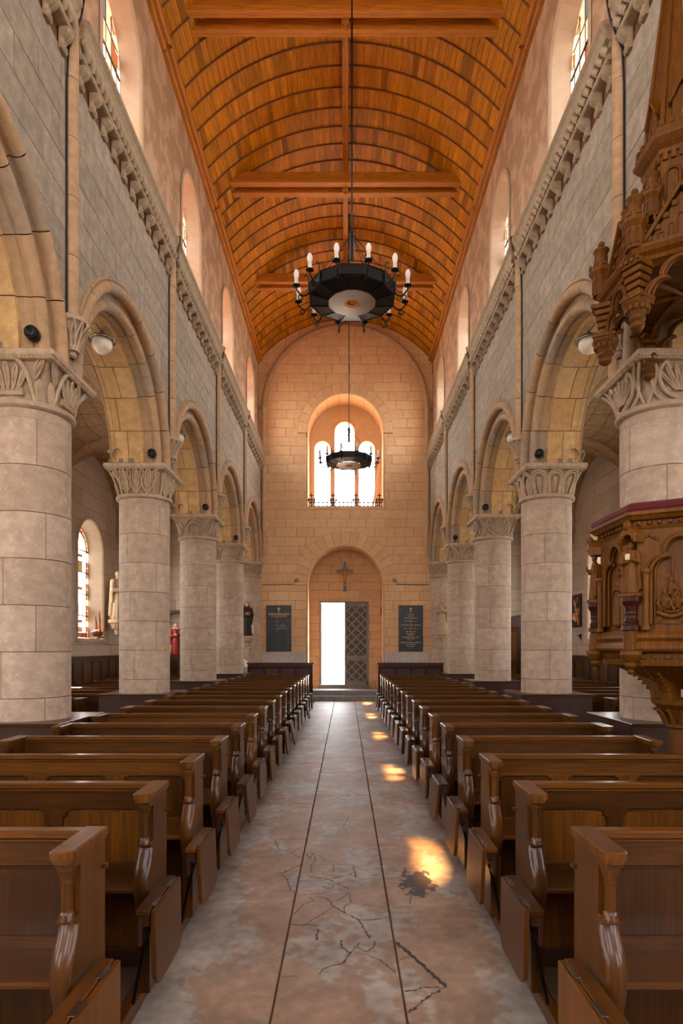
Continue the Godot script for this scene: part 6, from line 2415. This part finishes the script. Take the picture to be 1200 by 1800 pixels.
	mb.box(Vector3(0, 0.45, 0), Vector3(0.42, 0.9, 0.5), 0.01)
	obj("stand", mb, M["dark_wood"], tb)
	mb = MB.new()
	mb.prism(PackedVector2Array([Vector2(-0.24, 0.5), Vector2(0.26, 0.5), Vector2(0.23, 1.35), Vector2(-0.22, 1.62)]), -0.27, 0.27, 0.02)
	obj("grey_cloth", mb, M["grey_cloth"], tb)
	mb = MB.new()
	mb.prism(PackedVector2Array([Vector2(-0.25, 1.5), Vector2(-0.24, 1.64), Vector2(0.25, 1.37), Vector2(0.25, 1.2), Vector2(0.2, 1.33), Vector2(-0.2, 1.56)]), -0.29, 0.29, 0.01)
	obj("white_cloth", mb, M["white_cloth"], tb)

const PX := 2.95
const PZ := -5.467

func hexv(R: float, i: int, y: float) -> Vector3:
	var a := deg_to_rad(210.0 - 60.0 * i)
	return Vector3(R * cos(a), y, R * sin(a))

func hex_ring(mb: MB, prof: Array) -> void:
	mb.lathe(prof, 6, deg_to_rad(30), deg_to_rad(390), false)

func face_frame(R: float, i: int, y: float) -> Transform3D:
	# frame on face i of the hexagon: x to the right seen from outside, z outwards
	var a := hexv(R, i, y)
	var b := hexv(R, i + 1, y)
	var x := (b - a).normalized()
	var z := x.cross(Vector3.UP).normalized()
	var mid := (a + b) / 2
	if z.dot(Vector3(mid.x, 0, mid.z)) < 0:
		z = -z
		x = Vector3.UP.cross(z)
	return Transform3D(Basis(x, Vector3.UP, z), mid)

func trefoil(w: float, y0: float, ys: float, h: float, n := 6) -> Array:
	# opening outline from the lower left, over three lobes, to the lower right
	var p := [Vector2(-w, y0), Vector2(-w, ys)]
	var r1 := w * 0.52
	for i in range(0, n + 1):
		var a := PI - (PI * 0.58) * i / n
		p.append(Vector2(-w + r1 + cos(a) * r1, ys + sin(a) * r1 * 1.1))
	var top := []
	var r2 := w * 0.56
	for i in range(0, n * 2 + 1):
		var a := PI * 1.02 - PI * 1.04 * i / (n * 2)
		top.append(Vector2(cos(a) * r2, h - r2 + sin(a) * r2))
	p.append_array(top)
	for i in range(n, -1, -1):
		var a := PI - (PI * 0.58) * i / n
		p.append(Vector2(w - r1 - cos(a) * r1, ys + sin(a) * r1 * 1.1))
	p.append(Vector2(w, ys))
	p.append(Vector2(w, y0))
	return p

func arch_board(mb: MB, half: float, y0: float, y1: float, op: Array, z0: float, z1: float) -> void:
	var pl := PackedVector2Array([Vector2(-half, y0), Vector2(-half, y1), Vector2(half, y1), Vector2(half, y0)])
	for i in range(op.size() - 1, -1, -1):
		pl.append(op[i])
	mb.prism(pl, z0, z1, 0.004)

func small_column(mb: MB, x: float, y0: float, y1: float, z: float, r: float) -> void:
	mb.lathe([[0.0, y0], [r * 1.5, y0], [r * 1.5, y0 + r * 0.8], [r * 1.15, y0 + r * 1.1], [r * 1.25, y0 + r * 1.6], [r, y0 + r * 2.1], [r, y1 - r * 3.2], [r * 1.2, y1 - r * 3.0], [r * 1.05, y1 - r * 2.6], [r * 1.2, y1 - r * 1.6], [r * 1.65, y1 - r * 0.8], [r * 1.7, y1], [0.0, y1]], 14, 0, TAU, true, Vector3(x, 0, z))

func build_pulpit() -> void:
	var p := thing("pulpit", "carved oak hexagonal pulpit with saint figures and red velvet rim", "pulpit", T(PX, 0, PZ))
	var wood: Material = M["carved_wood"]
	var dark: Material = M["carved_wood"]
	# stem and brackets
	var st := MB.new()
	st.lathe([[0.0, 0.0], [0.24, 0.0], [0.24, 0.14], [0.19, 0.17], [0.20, 0.22], [0.14, 0.26], [0.12, 0.32], [0.115, 1.10], [0.14, 1.12], [0.13, 1.15]], 20)
	obj("stem", st, wood, p)
	var cp := MB.new()
	cp.lathe([[0.13, 1.14], [0.14, 1.20], [0.18, 1.27], [0.235, 1.31], [0.25, 1.32], [0.26, 1.36], [0.0, 1.37]], 8, PI / 8, TAU + PI / 8, false)
	var cpo := obj("stem_capital", cp, dark, p)
	var lf := MB.new()
	for i in 12:
		var a := TAU * i / 12
		lf.tube([Vector3(cos(a) * 0.135, 1.15, sin(a) * 0.135), Vector3(cos(a) * 0.17, 1.22, sin(a) * 0.17), Vector3(cos(a) * 0.22, 1.275, sin(a) * 0.22), Vector3(cos(a) * 0.235, 1.255, sin(a) * 0.235)], 0.026, 6, false, 0.014)
	obj("leaf_carving", lf, dark, cpo).set_meta("kind", "stuff")
	for i in 6:
		var v := hexv(1.0, i, 0).normalized()
		var b := MB.new()
		b.xf = Transform3D(Basis(v, Vector3.UP, v.cross(Vector3.UP)), Vector3.ZERO)
		b.prism(PackedVector2Array([Vector2(0.66, 1.70), Vector2(0.64, 1.655), Vector2(0.55, 1.64), Vector2(0.45, 1.605), Vector2(0.36, 1.55), Vector2(0.295, 1.48), Vector2(0.26, 1.42), Vector2(0.25, 1.36), Vector2(0.11, 1.36), Vector2(0.11, 1.70)]), -0.045, 0.045, 0.012)
		var br := obj("bracket", b, wood, p)
		var bd := MB.new()
		bd.xf = b.xf
		for e in 9:
			var f := e / 8.0
			bd.ball(Vector3(lerpf(0.56, 0.28, f), lerpf(1.655, 1.45, pow(f, 1.6)) + 0.0, 0.048), Vector3(0.013, 0.013, 0.010), 7, 5)
			bd.ball(Vector3(lerpf(0.56, 0.28, f), lerpf(1.655, 1.45, pow(f, 1.6)) + 0.0, -0.048), Vector3(0.013, 0.013, 0.010), 7, 5)
		obj("bead_row", bd, wood, br).set_meta("kind", "stuff")
	var un := MB.new()
	hex_ring(un, [[0.11, 1.45], [0.60, 1.66], [0.66, 1.68]])
	obj("underside", un, dark, p)
	# floor mouldings
	var base := MB.new()
	hex_ring(base, [[0.62, 1.66], [0.66, 1.66], [0.67, 1.70], [0.655, 1.72], [0.655, 1.76], [0.69, 1.775], [0.735, 1.78], [0.75, 1.80], [0.75, 1.83], [0.735, 1.85], [0.72, 1.86], [0.745, 1.885], [0.745, 1.91], [0.72, 1.93], [0.70, 1.935], [0.69, 1.95], [0.60, 1.95]])
	obj("base_moulding", base, wood, p)
	# body
	var body := MB.new()
	hex_ring(body, [[0.635, 1.94], [0.635, 2.80]])
	obj("body", body, wood, p)
	# cornice
	var cor := MB.new()
	hex_ring(cor, [[0.64, 2.765], [0.69, 2.77], [0.70, 2.785], [0.685, 2.80], [0.685, 2.835], [0.73, 2.845], [0.755, 2.87], [0.775, 2.88], [0.775, 2.905], [0.755, 2.915], [0.60, 2.915]])
	obj("cornice", cor, wood, p)
	var vel := MB.new()
	hex_ring(vel, [[0.745, 2.912], [0.76, 2.93], [0.755, 2.965], [0.725, 2.985], [0.60, 2.985], [0.57, 2.96], [0.57, 2.80]])
	obj("velvet_rim", vel, M["velvet"], p)
	for i in 6:
		var ff := face_frame(0.635, i, 0)
		var half := 0.635 / 2
		var face := Node3D.new()
		face.name = "side_panel"
		p.add_child(face, true)
		face.transform = ff
		# cusped arch standing proud of the relief
		var op := trefoil(0.215, 2.0, 2.42, 2.70)
		var ab := MB.new()
		arch_board(ab, half, 1.95, 2.77, op, 0.0, 0.045)
		obj("arch_board", ab, wood, face)
		for q in [[0.0, 0.017], [0.030, 0.011], [-0.028, 0.010]]:
			var path := []
			for e in op:
				var s: float = 1.0 + q[0] / 0.215
				path.append(Vector3(e.x * s, 2.0 + (e.y - 2.0) * (1.0 + q[0] * 0.8), 0.048 if q[0] >= 0 else 0.02))
			var m := MB.new()
			m.tube(path, q[1], 6)
			obj("arch_moulding", m, wood if q[0] >= 0 else dark, face)
		for s in [-1, 1]:
			var m := MB.new()
			small_column(m, s * 0.248, 1.95, 2.44, 0.075, 0.024)
			obj("colonnette", m, wood, face)
			# leafy spandrel
			m = MB.new()
			for e in 7:
				m.ball(Vector3(s * (0.17 + 0.02 * e), 2.72 - 0.012 * absf(e - 3), 0.047), Vector3(0.018, 0.014 + 0.004 * (e % 2), 0.010), 7, 5)
			obj("spandrel_leaves", m, wood, face).set_meta("kind", "stuff")
		# relief: a boat in a storm on the broad faces, a standing saint on the others
		if i in [1, 2]:
			var rel := MB.new()
			var A := []
			for u in 25:
				var row := PackedVector3Array()
				for w in 21:
					var x := -0.215 + 0.43 * u / 24
					var y := 2.0 + 0.40 * w / 20
					var hgt := 0.006 * sin(y * 90 + sin(x * 22) * 2.2) * (1.0 - smoothstep(2.12, 2.3, y)) + 0.004 * sin(y * 60 + x * 30) * smoothstep(2.28, 2.36, y)
					row.append(Vector3(x, y, 0.008 + hgt))
				A.append(row)
			rel.grid(A, true)
			obj("sea_relief", rel, dark, face)
			var bo := MB.new()
			var hullp := []
			for e in 9:
				var f := e / 8.0
				hullp.append(Vector3(-0.17 + 0.24 * f, 2.10 - 0.055 * sin(PI * f) + 0.03 * f, 0.02))
			bo.tube(hullp, 0.022, 7)
			bo.tube(hullp.map(func(z): return z + Vector3(0, 0.035, 0.004)), 0.012, 6)
			bo.tube([Vector3(-0.06, 2.1, 0.02), Vector3(-0.06, 2.52, 0.016)], 0.009, 6)
			obj("boat", bo, dark, face)
			for q in [[-0.115, 2.15], [-0.02, 2.14], [-0.07, 2.25]]:
				var m := sdf_mesh([[V(0, 0, 0), V(0, 0.06, 0), 0.026, 0.03], [V(0, 0.105, 0.004), V(0, 0.112, 0.004), 0.02, 0.02], [V(0.03, 0.06, 0), V(0.05, 0.015, 0.015), 0.013, 0.011], [V(0.05, 0.015, 0.015), V(0.025, -0.03, 0.02), 0.011, 0.010], [V(-0.03, 0.06, 0), V(-0.05, 0.015, 0.015), 0.013, 0.011], [V(-0.05, 0.015, 0.015), V(-0.025, -0.03, 0.02), 0.011, 0.010]], 0.006, 0.012)
				inst("rower", m, wood if q[1] < 2.2 else dark, face, T(q[0], q[1], 0.018))
			var ot := MB.new()
			ot.tube([Vector3(-0.15, 2.10, 0.045), Vector3(-0.03, 2.17, 0.045)], 0.007, 5)
			obj("oar", ot, wood, face)
		else:
			inst("saint_relief", fig["robe"], dark, face, Transform3D(Basis.IDENTITY.scaled(Vector3(0.5, 0.5, 0.3)), Vector3(0, 2.0, 0.02)))
			inst("saint_head", fig["head"], dark, face, Transform3D(Basis.IDENTITY.scaled(Vector3(0.5, 0.5, 0.3)), Vector3(0, 2.0, 0.02)))
		# bead row under the rim
		for e in 9:
			var m := MB.new()
			m.ball(Vector3(-0.30 + 0.60 * e / 8, 2.818, 0.062), Vector3(0.019, 0.019, 0.019), 9, 6)
			obj("bead", m, wood, face)
		for e in 7:
			var m := MB.new()
			m.box(Vector3(-0.27 + 0.54 * e / 6, 1.735, 0.025), Vector3(0.05, 0.04, 0.02), 0.008)
			obj("dentil", m, wood, face)
		# corner: pedestal column, carved saint under a hood, pendant below
		var v := hexv(0.715, i, 0)
		var out := v.normalized()
		var ry := atan2(out.x, out.z)
		var pt := Node3D.new()
		pt.name = "corner_post"
		p.add_child(pt, true)
		pt.transform = T(v.x, 0, v.z, ry)
		var m := MB.new()
		m.box(Vector3(0, 1.865, 0.0), Vector3(0.10, 0.17, 0.09), 0.008)
		for e in [-0.028, 0.0, 0.028]:
			m.box(Vector3(e, 1.865, 0.046), Vector3(0.016, 0.14, 0.012), 0.004)
		obj("fluted_block", m, wood, pt)
		m = MB.new()
		small_column(m, 0, 1.95, 2.22, 0, 0.046)
		obj("pedestal", m, M["red_wood"], pt)
		m = MB.new()
		m.box(Vector3(0, 2.235, 0), Vector3(0.15, 0.03, 0.14), 0.006)
		obj("pedestal_cap", m, wood, pt)
		var sc := Transform3D(Basis(Vector3.UP, 0.5 * sin(i * 2.0)).scaled(Vector3(0.43, 0.42, 0.43)), Vector3(0, 2.25, 0.01))
		var sn := Node3D.new()
		sn.name = "saint_figure"
		pt.add_child(sn)
		inst("robe", fig["robe"], wood if i != 0 else dark, sn, sc)
		inst("head", fig["head"], dark, sn, sc)
		inst("hands", fig["hands"], wood, sn, sc)
		inst("cloak", fig["cloak"], dark, sn, sc)
		m = MB.new()
		m.box(Vector3(0.02, 2.25 + 0.29, 0.075), Vector3(0.04, 0.05, 0.012), 0.003)
		obj("book", m, M["cream"] if i == 1 else wood, sn)
		m = MB.new()
		m.prism(PackedVector2Array([Vector2(-0.075, 2.66), Vector2(-0.055, 2.66), Vector2(-0.045, 2.70), Vector2(0, 2.725), Vector2(0.045, 2.70), Vector2(0.055, 2.66), Vector2(0.075, 2.66), Vector2(0.075, 2.73), Vector2(0.04, 2.77), Vector2(0, 2.81), Vector2(-0.04, 2.77), Vector2(-0.075, 2.73)]), -0.06, 0.06, 0.008)
		m.ball(Vector3(0, 2.80, 0.05), Vector3(0.035, 0.045, 0.03), 9, 7)
		m.ball(Vector3(0.055, 2.70, 0.05), Vector3(0.022, 0.022, 0.02), 8, 6)
		m.ball(Vector3(-0.055, 2.70, 0.05), Vector3(0.022, 0.022, 0.02), 8, 6)
		obj("hood", m, dark, pt)
		m = MB.new()
		m.lathe([[0.0, 1.585], [0.022, 1.59], [0.03, 1.61], [0.02, 1.63], [0.045, 1.65], [0.05, 1.67], [0.035, 1.685], [0.06, 1.71], [0.085, 1.75], [0.085, 1.78]], 12)
		obj("pendant", m, dark, pt)

func build_canopy() -> void:
	var c := thing("pulpit_canopy", "towering carved oak sounding board with turrets and spire over the pulpit", "canopy", T(PX, 0, PZ))
	var wood: Material = M["carved_wood"]
	var dark: Material = M["carved_wood"]
	var R := 0.635
	var ceil_ := MB.new()
	hex_ring(ceil_, [[0.0, 4.90], [R - 0.06, 4.93], [R, 4.96]])
	obj("soffit", ceil_, dark, c)
	for i in 6:
		var rb := MB.new()
		var v := hexv(R - 0.03, i, 4.78)
		rb.tube([v, v * Vector3(0.75, 1, 0.75) + Vector3(0, 0.08, 0), v * Vector3(0.4, 1, 0.4) + Vector3(0, 0.11, 0), Vector3(0, 4.89, 0)], 0.022, 7)
		obj("soffit_rib", rb, dark, c)
	var cor := MB.new()
	hex_ring(cor, [[R - 0.04, 4.955], [R + 0.02, 4.96], [R + 0.035, 4.985], [R + 0.02, 5.0], [R + 0.06, 5.02], [R + 0.085, 5.05], [R + 0.085, 5.075], [R + 0.06, 5.085], [R - 0.15, 5.10]])
	obj("cornice", cor, wood, c)
	var deck := MB.new()
	hex_ring(deck, [[R - 0.10, 5.09], [0.34, 5.30], [0.34, 5.40]])
	obj("lower_roof", deck, dark, c)
	for i in 6:
		var ff := face_frame(R, i, 0)
		var half := R / 2
		var face := Node3D.new()
		face.name = "arch_side"
		c.add_child(face, true)
		face.transform = ff
		var op := trefoil(0.235, 4.60, 4.66, 4.93)
		var ab := MB.new()
		arch_board(ab, half, 4.60, 4.97, op, -0.03, 0.02)
		obj("arch_board", ab, wood, face)
		for q in [[0.0, 0.016, 0.022], [0.030, 0.013, 0.018], [-0.03, 0.012, 0.0]]:
			var path := []
			for e in op:
				path.append(Vector3(e.x * (1.0 + q[0] / 0.235), 4.60 + (e.y - 4.60) * (1.0 + q[0] * 1.2), q[2]))
			var m := MB.new()
			m.tube(path, q[1], 6)
			obj("arch_moulding", m, wood if q[0] >= 0 else dark, face)
		# stepped gable with little windows
		var gb := MB.new()
		gb.prism(PackedVector2Array([Vector2(-0.27, 5.08), Vector2(0.27, 5.08), Vector2(0.0, 5.47)]), -0.07, -0.02, 0.006)
		obj("gable", gb, wood, face)
		for s in [-1, 1]:
			var m := MB.new()
			m.bar(Vector3(s * 0.30, 5.08, -0.03), Vector3(0, 5.52, -0.03), 0.10, 0.03)
			obj("gable_coping", m, wood, face)
			for e in 4:
				var k := MB.new()
				k.box(Vector3(s * (0.045 + 0.062 * e), 5.38 - 0.078 * e, -0.012), Vector3(0.05, 0.045, 0.02), 0.005)
				obj("gable_step", k, wood, face)
				k = MB.new()
				k.box(Vector3(s * (0.06 + 0.065 * e), 5.485 - 0.085 * e, -0.03), Vector3(0.022, 0.05, 0.05), 0.005)
				obj("crocket", k, wood, face)
			for e in 3:
				var k := MB.new()
				outline(k, arched(s * (0.07 + 0.075 * e), 5.11, 5.21 - 0.05 * e, 0.020, 8), -0.016, 0.006)
				obj("gable_window", k, wood, face)
		var kw := MB.new()
		outline(kw, arched(0, 5.12, 5.27, 0.026, 8), -0.016, 0.008)
		obj("gable_window", kw, wood, face)
		# capital pendant with stacked dentils above at each corner
		var v := hexv(R + 0.0, i, 0)
		var out := v.normalized()
		var cn := Node3D.new()
		cn.name = "corner_pendant"
		c.add_child(cn, true)
		cn.transform = T(v.x, 0, v.z, atan2(out.x, out.z))
		var m := MB.new()
		for e in 5:
			m.box(Vector3(0, 4.72 + 0.055 * e, 0.0), Vector3(0.10 + 0.022 * e, 0.045, 0.10 + 0.022 * e), 0.006)
		obj("stepped_block", m, wood, cn)
		for e in 4:
			var k := MB.new()
			k.box(Vector3(-0.075 + 0.05 * e, 4.955, 0.10), Vector3(0.026, 0.03, 0.03), 0.004)
			obj("dentil", k, wood, cn)
		m = MB.new()
		m.box(Vector3(0, 4.665, 0), Vector3(0.20, 0.03, 0.20), 0.006)
		m.box(Vector3(0, 4.64, 0), Vector3(0.18, 0.025, 0.18), 0.006)
		m.lathe([[0.0, 4.415], [0.03, 4.42], [0.055, 4.44], [0.06, 4.465], [0.045, 4.48], [0.065, 4.50], [0.06, 4.53], [0.085, 4.58], [0.115, 4.625], [0.115, 4.635]], 16)
		obj("pendant", m, dark, cn)
		m = MB.new()
		for e in 12:
			var a := TAU * e / 12
			m.ball(Vector3(cos(a) * 0.085, 4.585, sin(a) * 0.085), Vector3(0.02, 0.03, 0.02), 7, 5)
		obj("leaf_carving", m, dark, cn).set_meta("kind", "stuff")
		# turret
		turret(c, hexv(R + 0.035, i, 5.06), 1.0, wood, dark)
		turret(c, hexv(0.44, i, 5.40), 0.86, wood, dark)
	# upper stage
	var up := MB.new()
	hex_ring(up, [[0.31, 5.2], [0.31, 5.98], [0.33, 5.99], [0.34, 6.02], [0.32, 6.03]])
	obj("upper_stage", up, wood, c)
	var uc := MB.new()
	hex_ring(uc, [[0.31, 6.02], [0.36, 6.06], [0.40, 6.10], [0.405, 6.13], [0.385, 6.145], [0.385, 6.19], [0.33, 6.19]])
	obj("upper_cornice", uc, wood, c)
	for i in 6:
		var ff := face_frame(0.31, i, 0)
		var face := Node3D.new()
		face.name = "upper_side"
		c.add_child(face, true)
		face.transform = ff
		for x in [-0.07, 0.07]:
			var m := MB.new()
			var fr := []
			for q in arched(x, 5.45, 5.80, 0.055, 10):
				fr.append(Vector3(q.x, q.y, 0.008))
			m.tube(fr, 0.014, 5, true)
			obj("window_moulding", m, wood, face)
		for e in 5:
			var m := MB.new()
			m.prism(arched(-0.125 + 0.0625 * e, 5.93, 5.985, 0.020, 6), 0.0, 0.02, 0.003)
			obj("corbel_arch", m, dark, face)
			m = MB.new()
			m.box(Vector3(-0.15 + 0.075 * e, 6.215, 0.055), Vector3(0.045, 0.055, 0.03), 0.006)
			obj("merlon", m, wood, face)
		# gabled dormer at the foot of the spire
		var dm := Node3D.new()
		dm.name = "dormer"
		face.add_child(dm)
		var m := MB.new()
		m.prism(PackedVector2Array([Vector2(-0.075, 6.19), Vector2(0.075, 6.19), Vector2(0.075, 6.42), Vector2(0, 6.54), Vector2(-0.075, 6.42)]), -0.14, 0.0, 0.004)
		m.prism(PackedVector2Array([Vector2(-0.105, 6.40), Vector2(-0.09, 6.385), Vector2(0, 6.55), Vector2(0.09, 6.385), Vector2(0.105, 6.40), Vector2(0, 6.60)]), -0.16, 0.03, 0.003)
		m.prism(arched(0, 6.22, 6.36, 0.03, 8), -0.001, 0.005, 0.0)
		obj("dormer_house", m, wood, dm)
	var sp := MB.new()
	hex_ring(sp, [[0.30, 6.19], [0.03, 8.60], [0.0, 8.60]])
	obj("spire", sp, dark, c)
	for i in 6:
		var m := MB.new()
		m.tube([hexv(0.31, i, 6.18), hexv(0.035, i, 8.62)], 0.024, 7, false, 0.012)
		obj("spire_rib", m, wood, c)
	var fn := MB.new()
	fn.ball(Vector3(0, 8.68, 0), Vector3(0.06, 0.07, 0.06), 12, 8)
	fn.box(Vector3(0, 8.88, 0), Vector3(0.03, 0.3, 0.03), 0.004)
	fn.box(Vector3(0, 8.92, 0), Vector3(0.16, 0.03, 0.03), 0.004)
	obj("finial", fn, wood, c)

func outline(mb: MB, p: PackedVector2Array, z: float, r: float) -> void:
	var path := []
	for q in p:
		path.append(Vector3(q.x, q.y, z))
	mb.tube(path, r, 5, true)

func turret(c: Node3D, at: Vector3, s: float, wood: Material, dark: Material) -> void:
	var t := Node3D.new()
	t.name = "turret"
	c.add_child(t, true)
	t.transform = Transform3D(Basis(Vector3.UP, 0.3).scaled(Vector3(s, s, s)), at)
	var m := MB.new()
	m.lathe([[0.0, 0.0], [0.075, 0.0], [0.075, 0.17], [0.09, 0.19], [0.105, 0.21], [0.105, 0.245], [0.0, 0.246]], 8, 0, TAU, false)
	obj("base", m, wood, t)
	for i in 8:
		var a := TAU * (i + 0.5) / 8
		var d := Vector3(cos(a), 0, sin(a))
		m = MB.new()
		m.xf = Transform3D(Basis(d.cross(Vector3.UP) * -1.0, Vector3.UP, d), d * 0.069)
		outline(m, arched(0, 0.03, 0.13, 0.017, 6), 0.002, 0.006)
		obj("lancet", m, wood, t)
		m = MB.new()
		m.xf = Transform3D(Basis(d.cross(Vector3.UP) * -1.0, Vector3.UP, d), d * 0.095)
		m.box(Vector3(0, 0.262, 0), Vector3(0.042, 0.036, 0.02), 0.004)
		obj("merlon", m, wood, t)
	m = MB.new()
	m.lathe([[0.055, 0.245], [0.055, 0.26], [0.050, 0.27], [0.052, 0.30], [0.050, 0.31], [0.052, 0.34], [0.050, 0.35], [0.052, 0.38], [0.062, 0.40], [0.072, 0.415], [0.072, 0.425], [0.045, 0.435], [0.0, 0.44]], 14)
	obj("drum", m, wood, t)
	for i in 4:
		var a := TAU * i / 4 + 0.5
		var d := Vector3(cos(a), 0, sin(a))
		m = MB.new()
		m.xf = Transform3D(Basis(d.cross(Vector3.UP) * -1.0, Vector3.UP, d), d * 0.05)
		outline(m, arched(0, 0.30, 0.365, 0.012, 6), 0.003, 0.004)
		obj("slit", m, wood, t)
	m = MB.new()
	m.lathe([[0.012, 0.435], [0.012, 0.45], [0.026, 0.465], [0.03, 0.482], [0.022, 0.50], [0.0, 0.507]], 12)
	obj("ball_finial", m, dark, t)

func _ready() -> void:
	rng.seed = 20240
	# camera: level, with the lens shifted up
	var cam := Camera3D.new()
	cam.name = "camera"
	var near := 0.05
	cam.set_frustum(1800.0 / FOC * near, Vector2(-7.0 / FOC * near, 238.0 / FOC * near), near, 200.0)
	cam.keep_aspect = Camera3D.KEEP_HEIGHT
	cam.position = Vector3(0, EYE, 0)
	add_child(cam)
	cam.current = true
	# a bright thinly clouded sky
	var sky := Sky.new()
	var sm := ProceduralSkyMaterial.new()
	sm.sky_top_color = Color(0.95, 0.97, 1.0)
	sm.sky_horizon_color = Color(1.0, 0.99, 0.97)
	sm.ground_bottom_color = Color(0.80, 0.78, 0.74)
	sm.ground_horizon_color = Color(0.92, 0.91, 0.90)
	sm.sun_angle_max = 1.0
	sky.sky_material = sm
	var env := Environment.new()
	env.background_mode = Environment.BG_SKY
	env.sky = sky
	env.background_energy_multiplier = SKY
	env.ambient_light_source = Environment.AMBIENT_SOURCE_DISABLED
	env.tonemap_mode = Environment.TONE_MAPPER_LINEAR
	env.tonemap_exposure = EXPO
	env.sdfgi_enabled = true
	env.ssao_enabled = true
	env.ssil_enabled = true
	var we := WorldEnvironment.new()
	we.name = "environment"
	we.environment = env
	add_child(we)
	# the sun stands high on the nun statue side and reaches the aisle floor through the clerestory
	var sun := DirectionalLight3D.new()
	sun.name = "sun"
	sun.light_color = Color(1.0, 0.74, 0.44)
	sun.light_energy = SUN
	sun.light_angular_distance = 1.2
	sun.shadow_enabled = true
	add_child(sun)
	sun.look_at_from_position(Vector3.ZERO, Vector3(3.55, -9.05, -0.62), Vector3(0, 0, -1))
	make_materials()
	build_floor()
	build_arcade(-1)
	build_arcade(1)
	build_cornice(-1)
	build_cornice(1)
	build_clerestory(-1)
	build_clerestory(1)
	build_aisles()
	build_west()
	build_vault()
	build_east()
	build_windows()
	build_columns()
	build_pews()
	make_figures()
	build_statues()
	build_crucifix()
	build_chandeliers()
	build_lamps()
	build_door()
	build_plaques()
	build_tribune()
	build_aisle_things()
	build_pulpit()
	build_canopy()
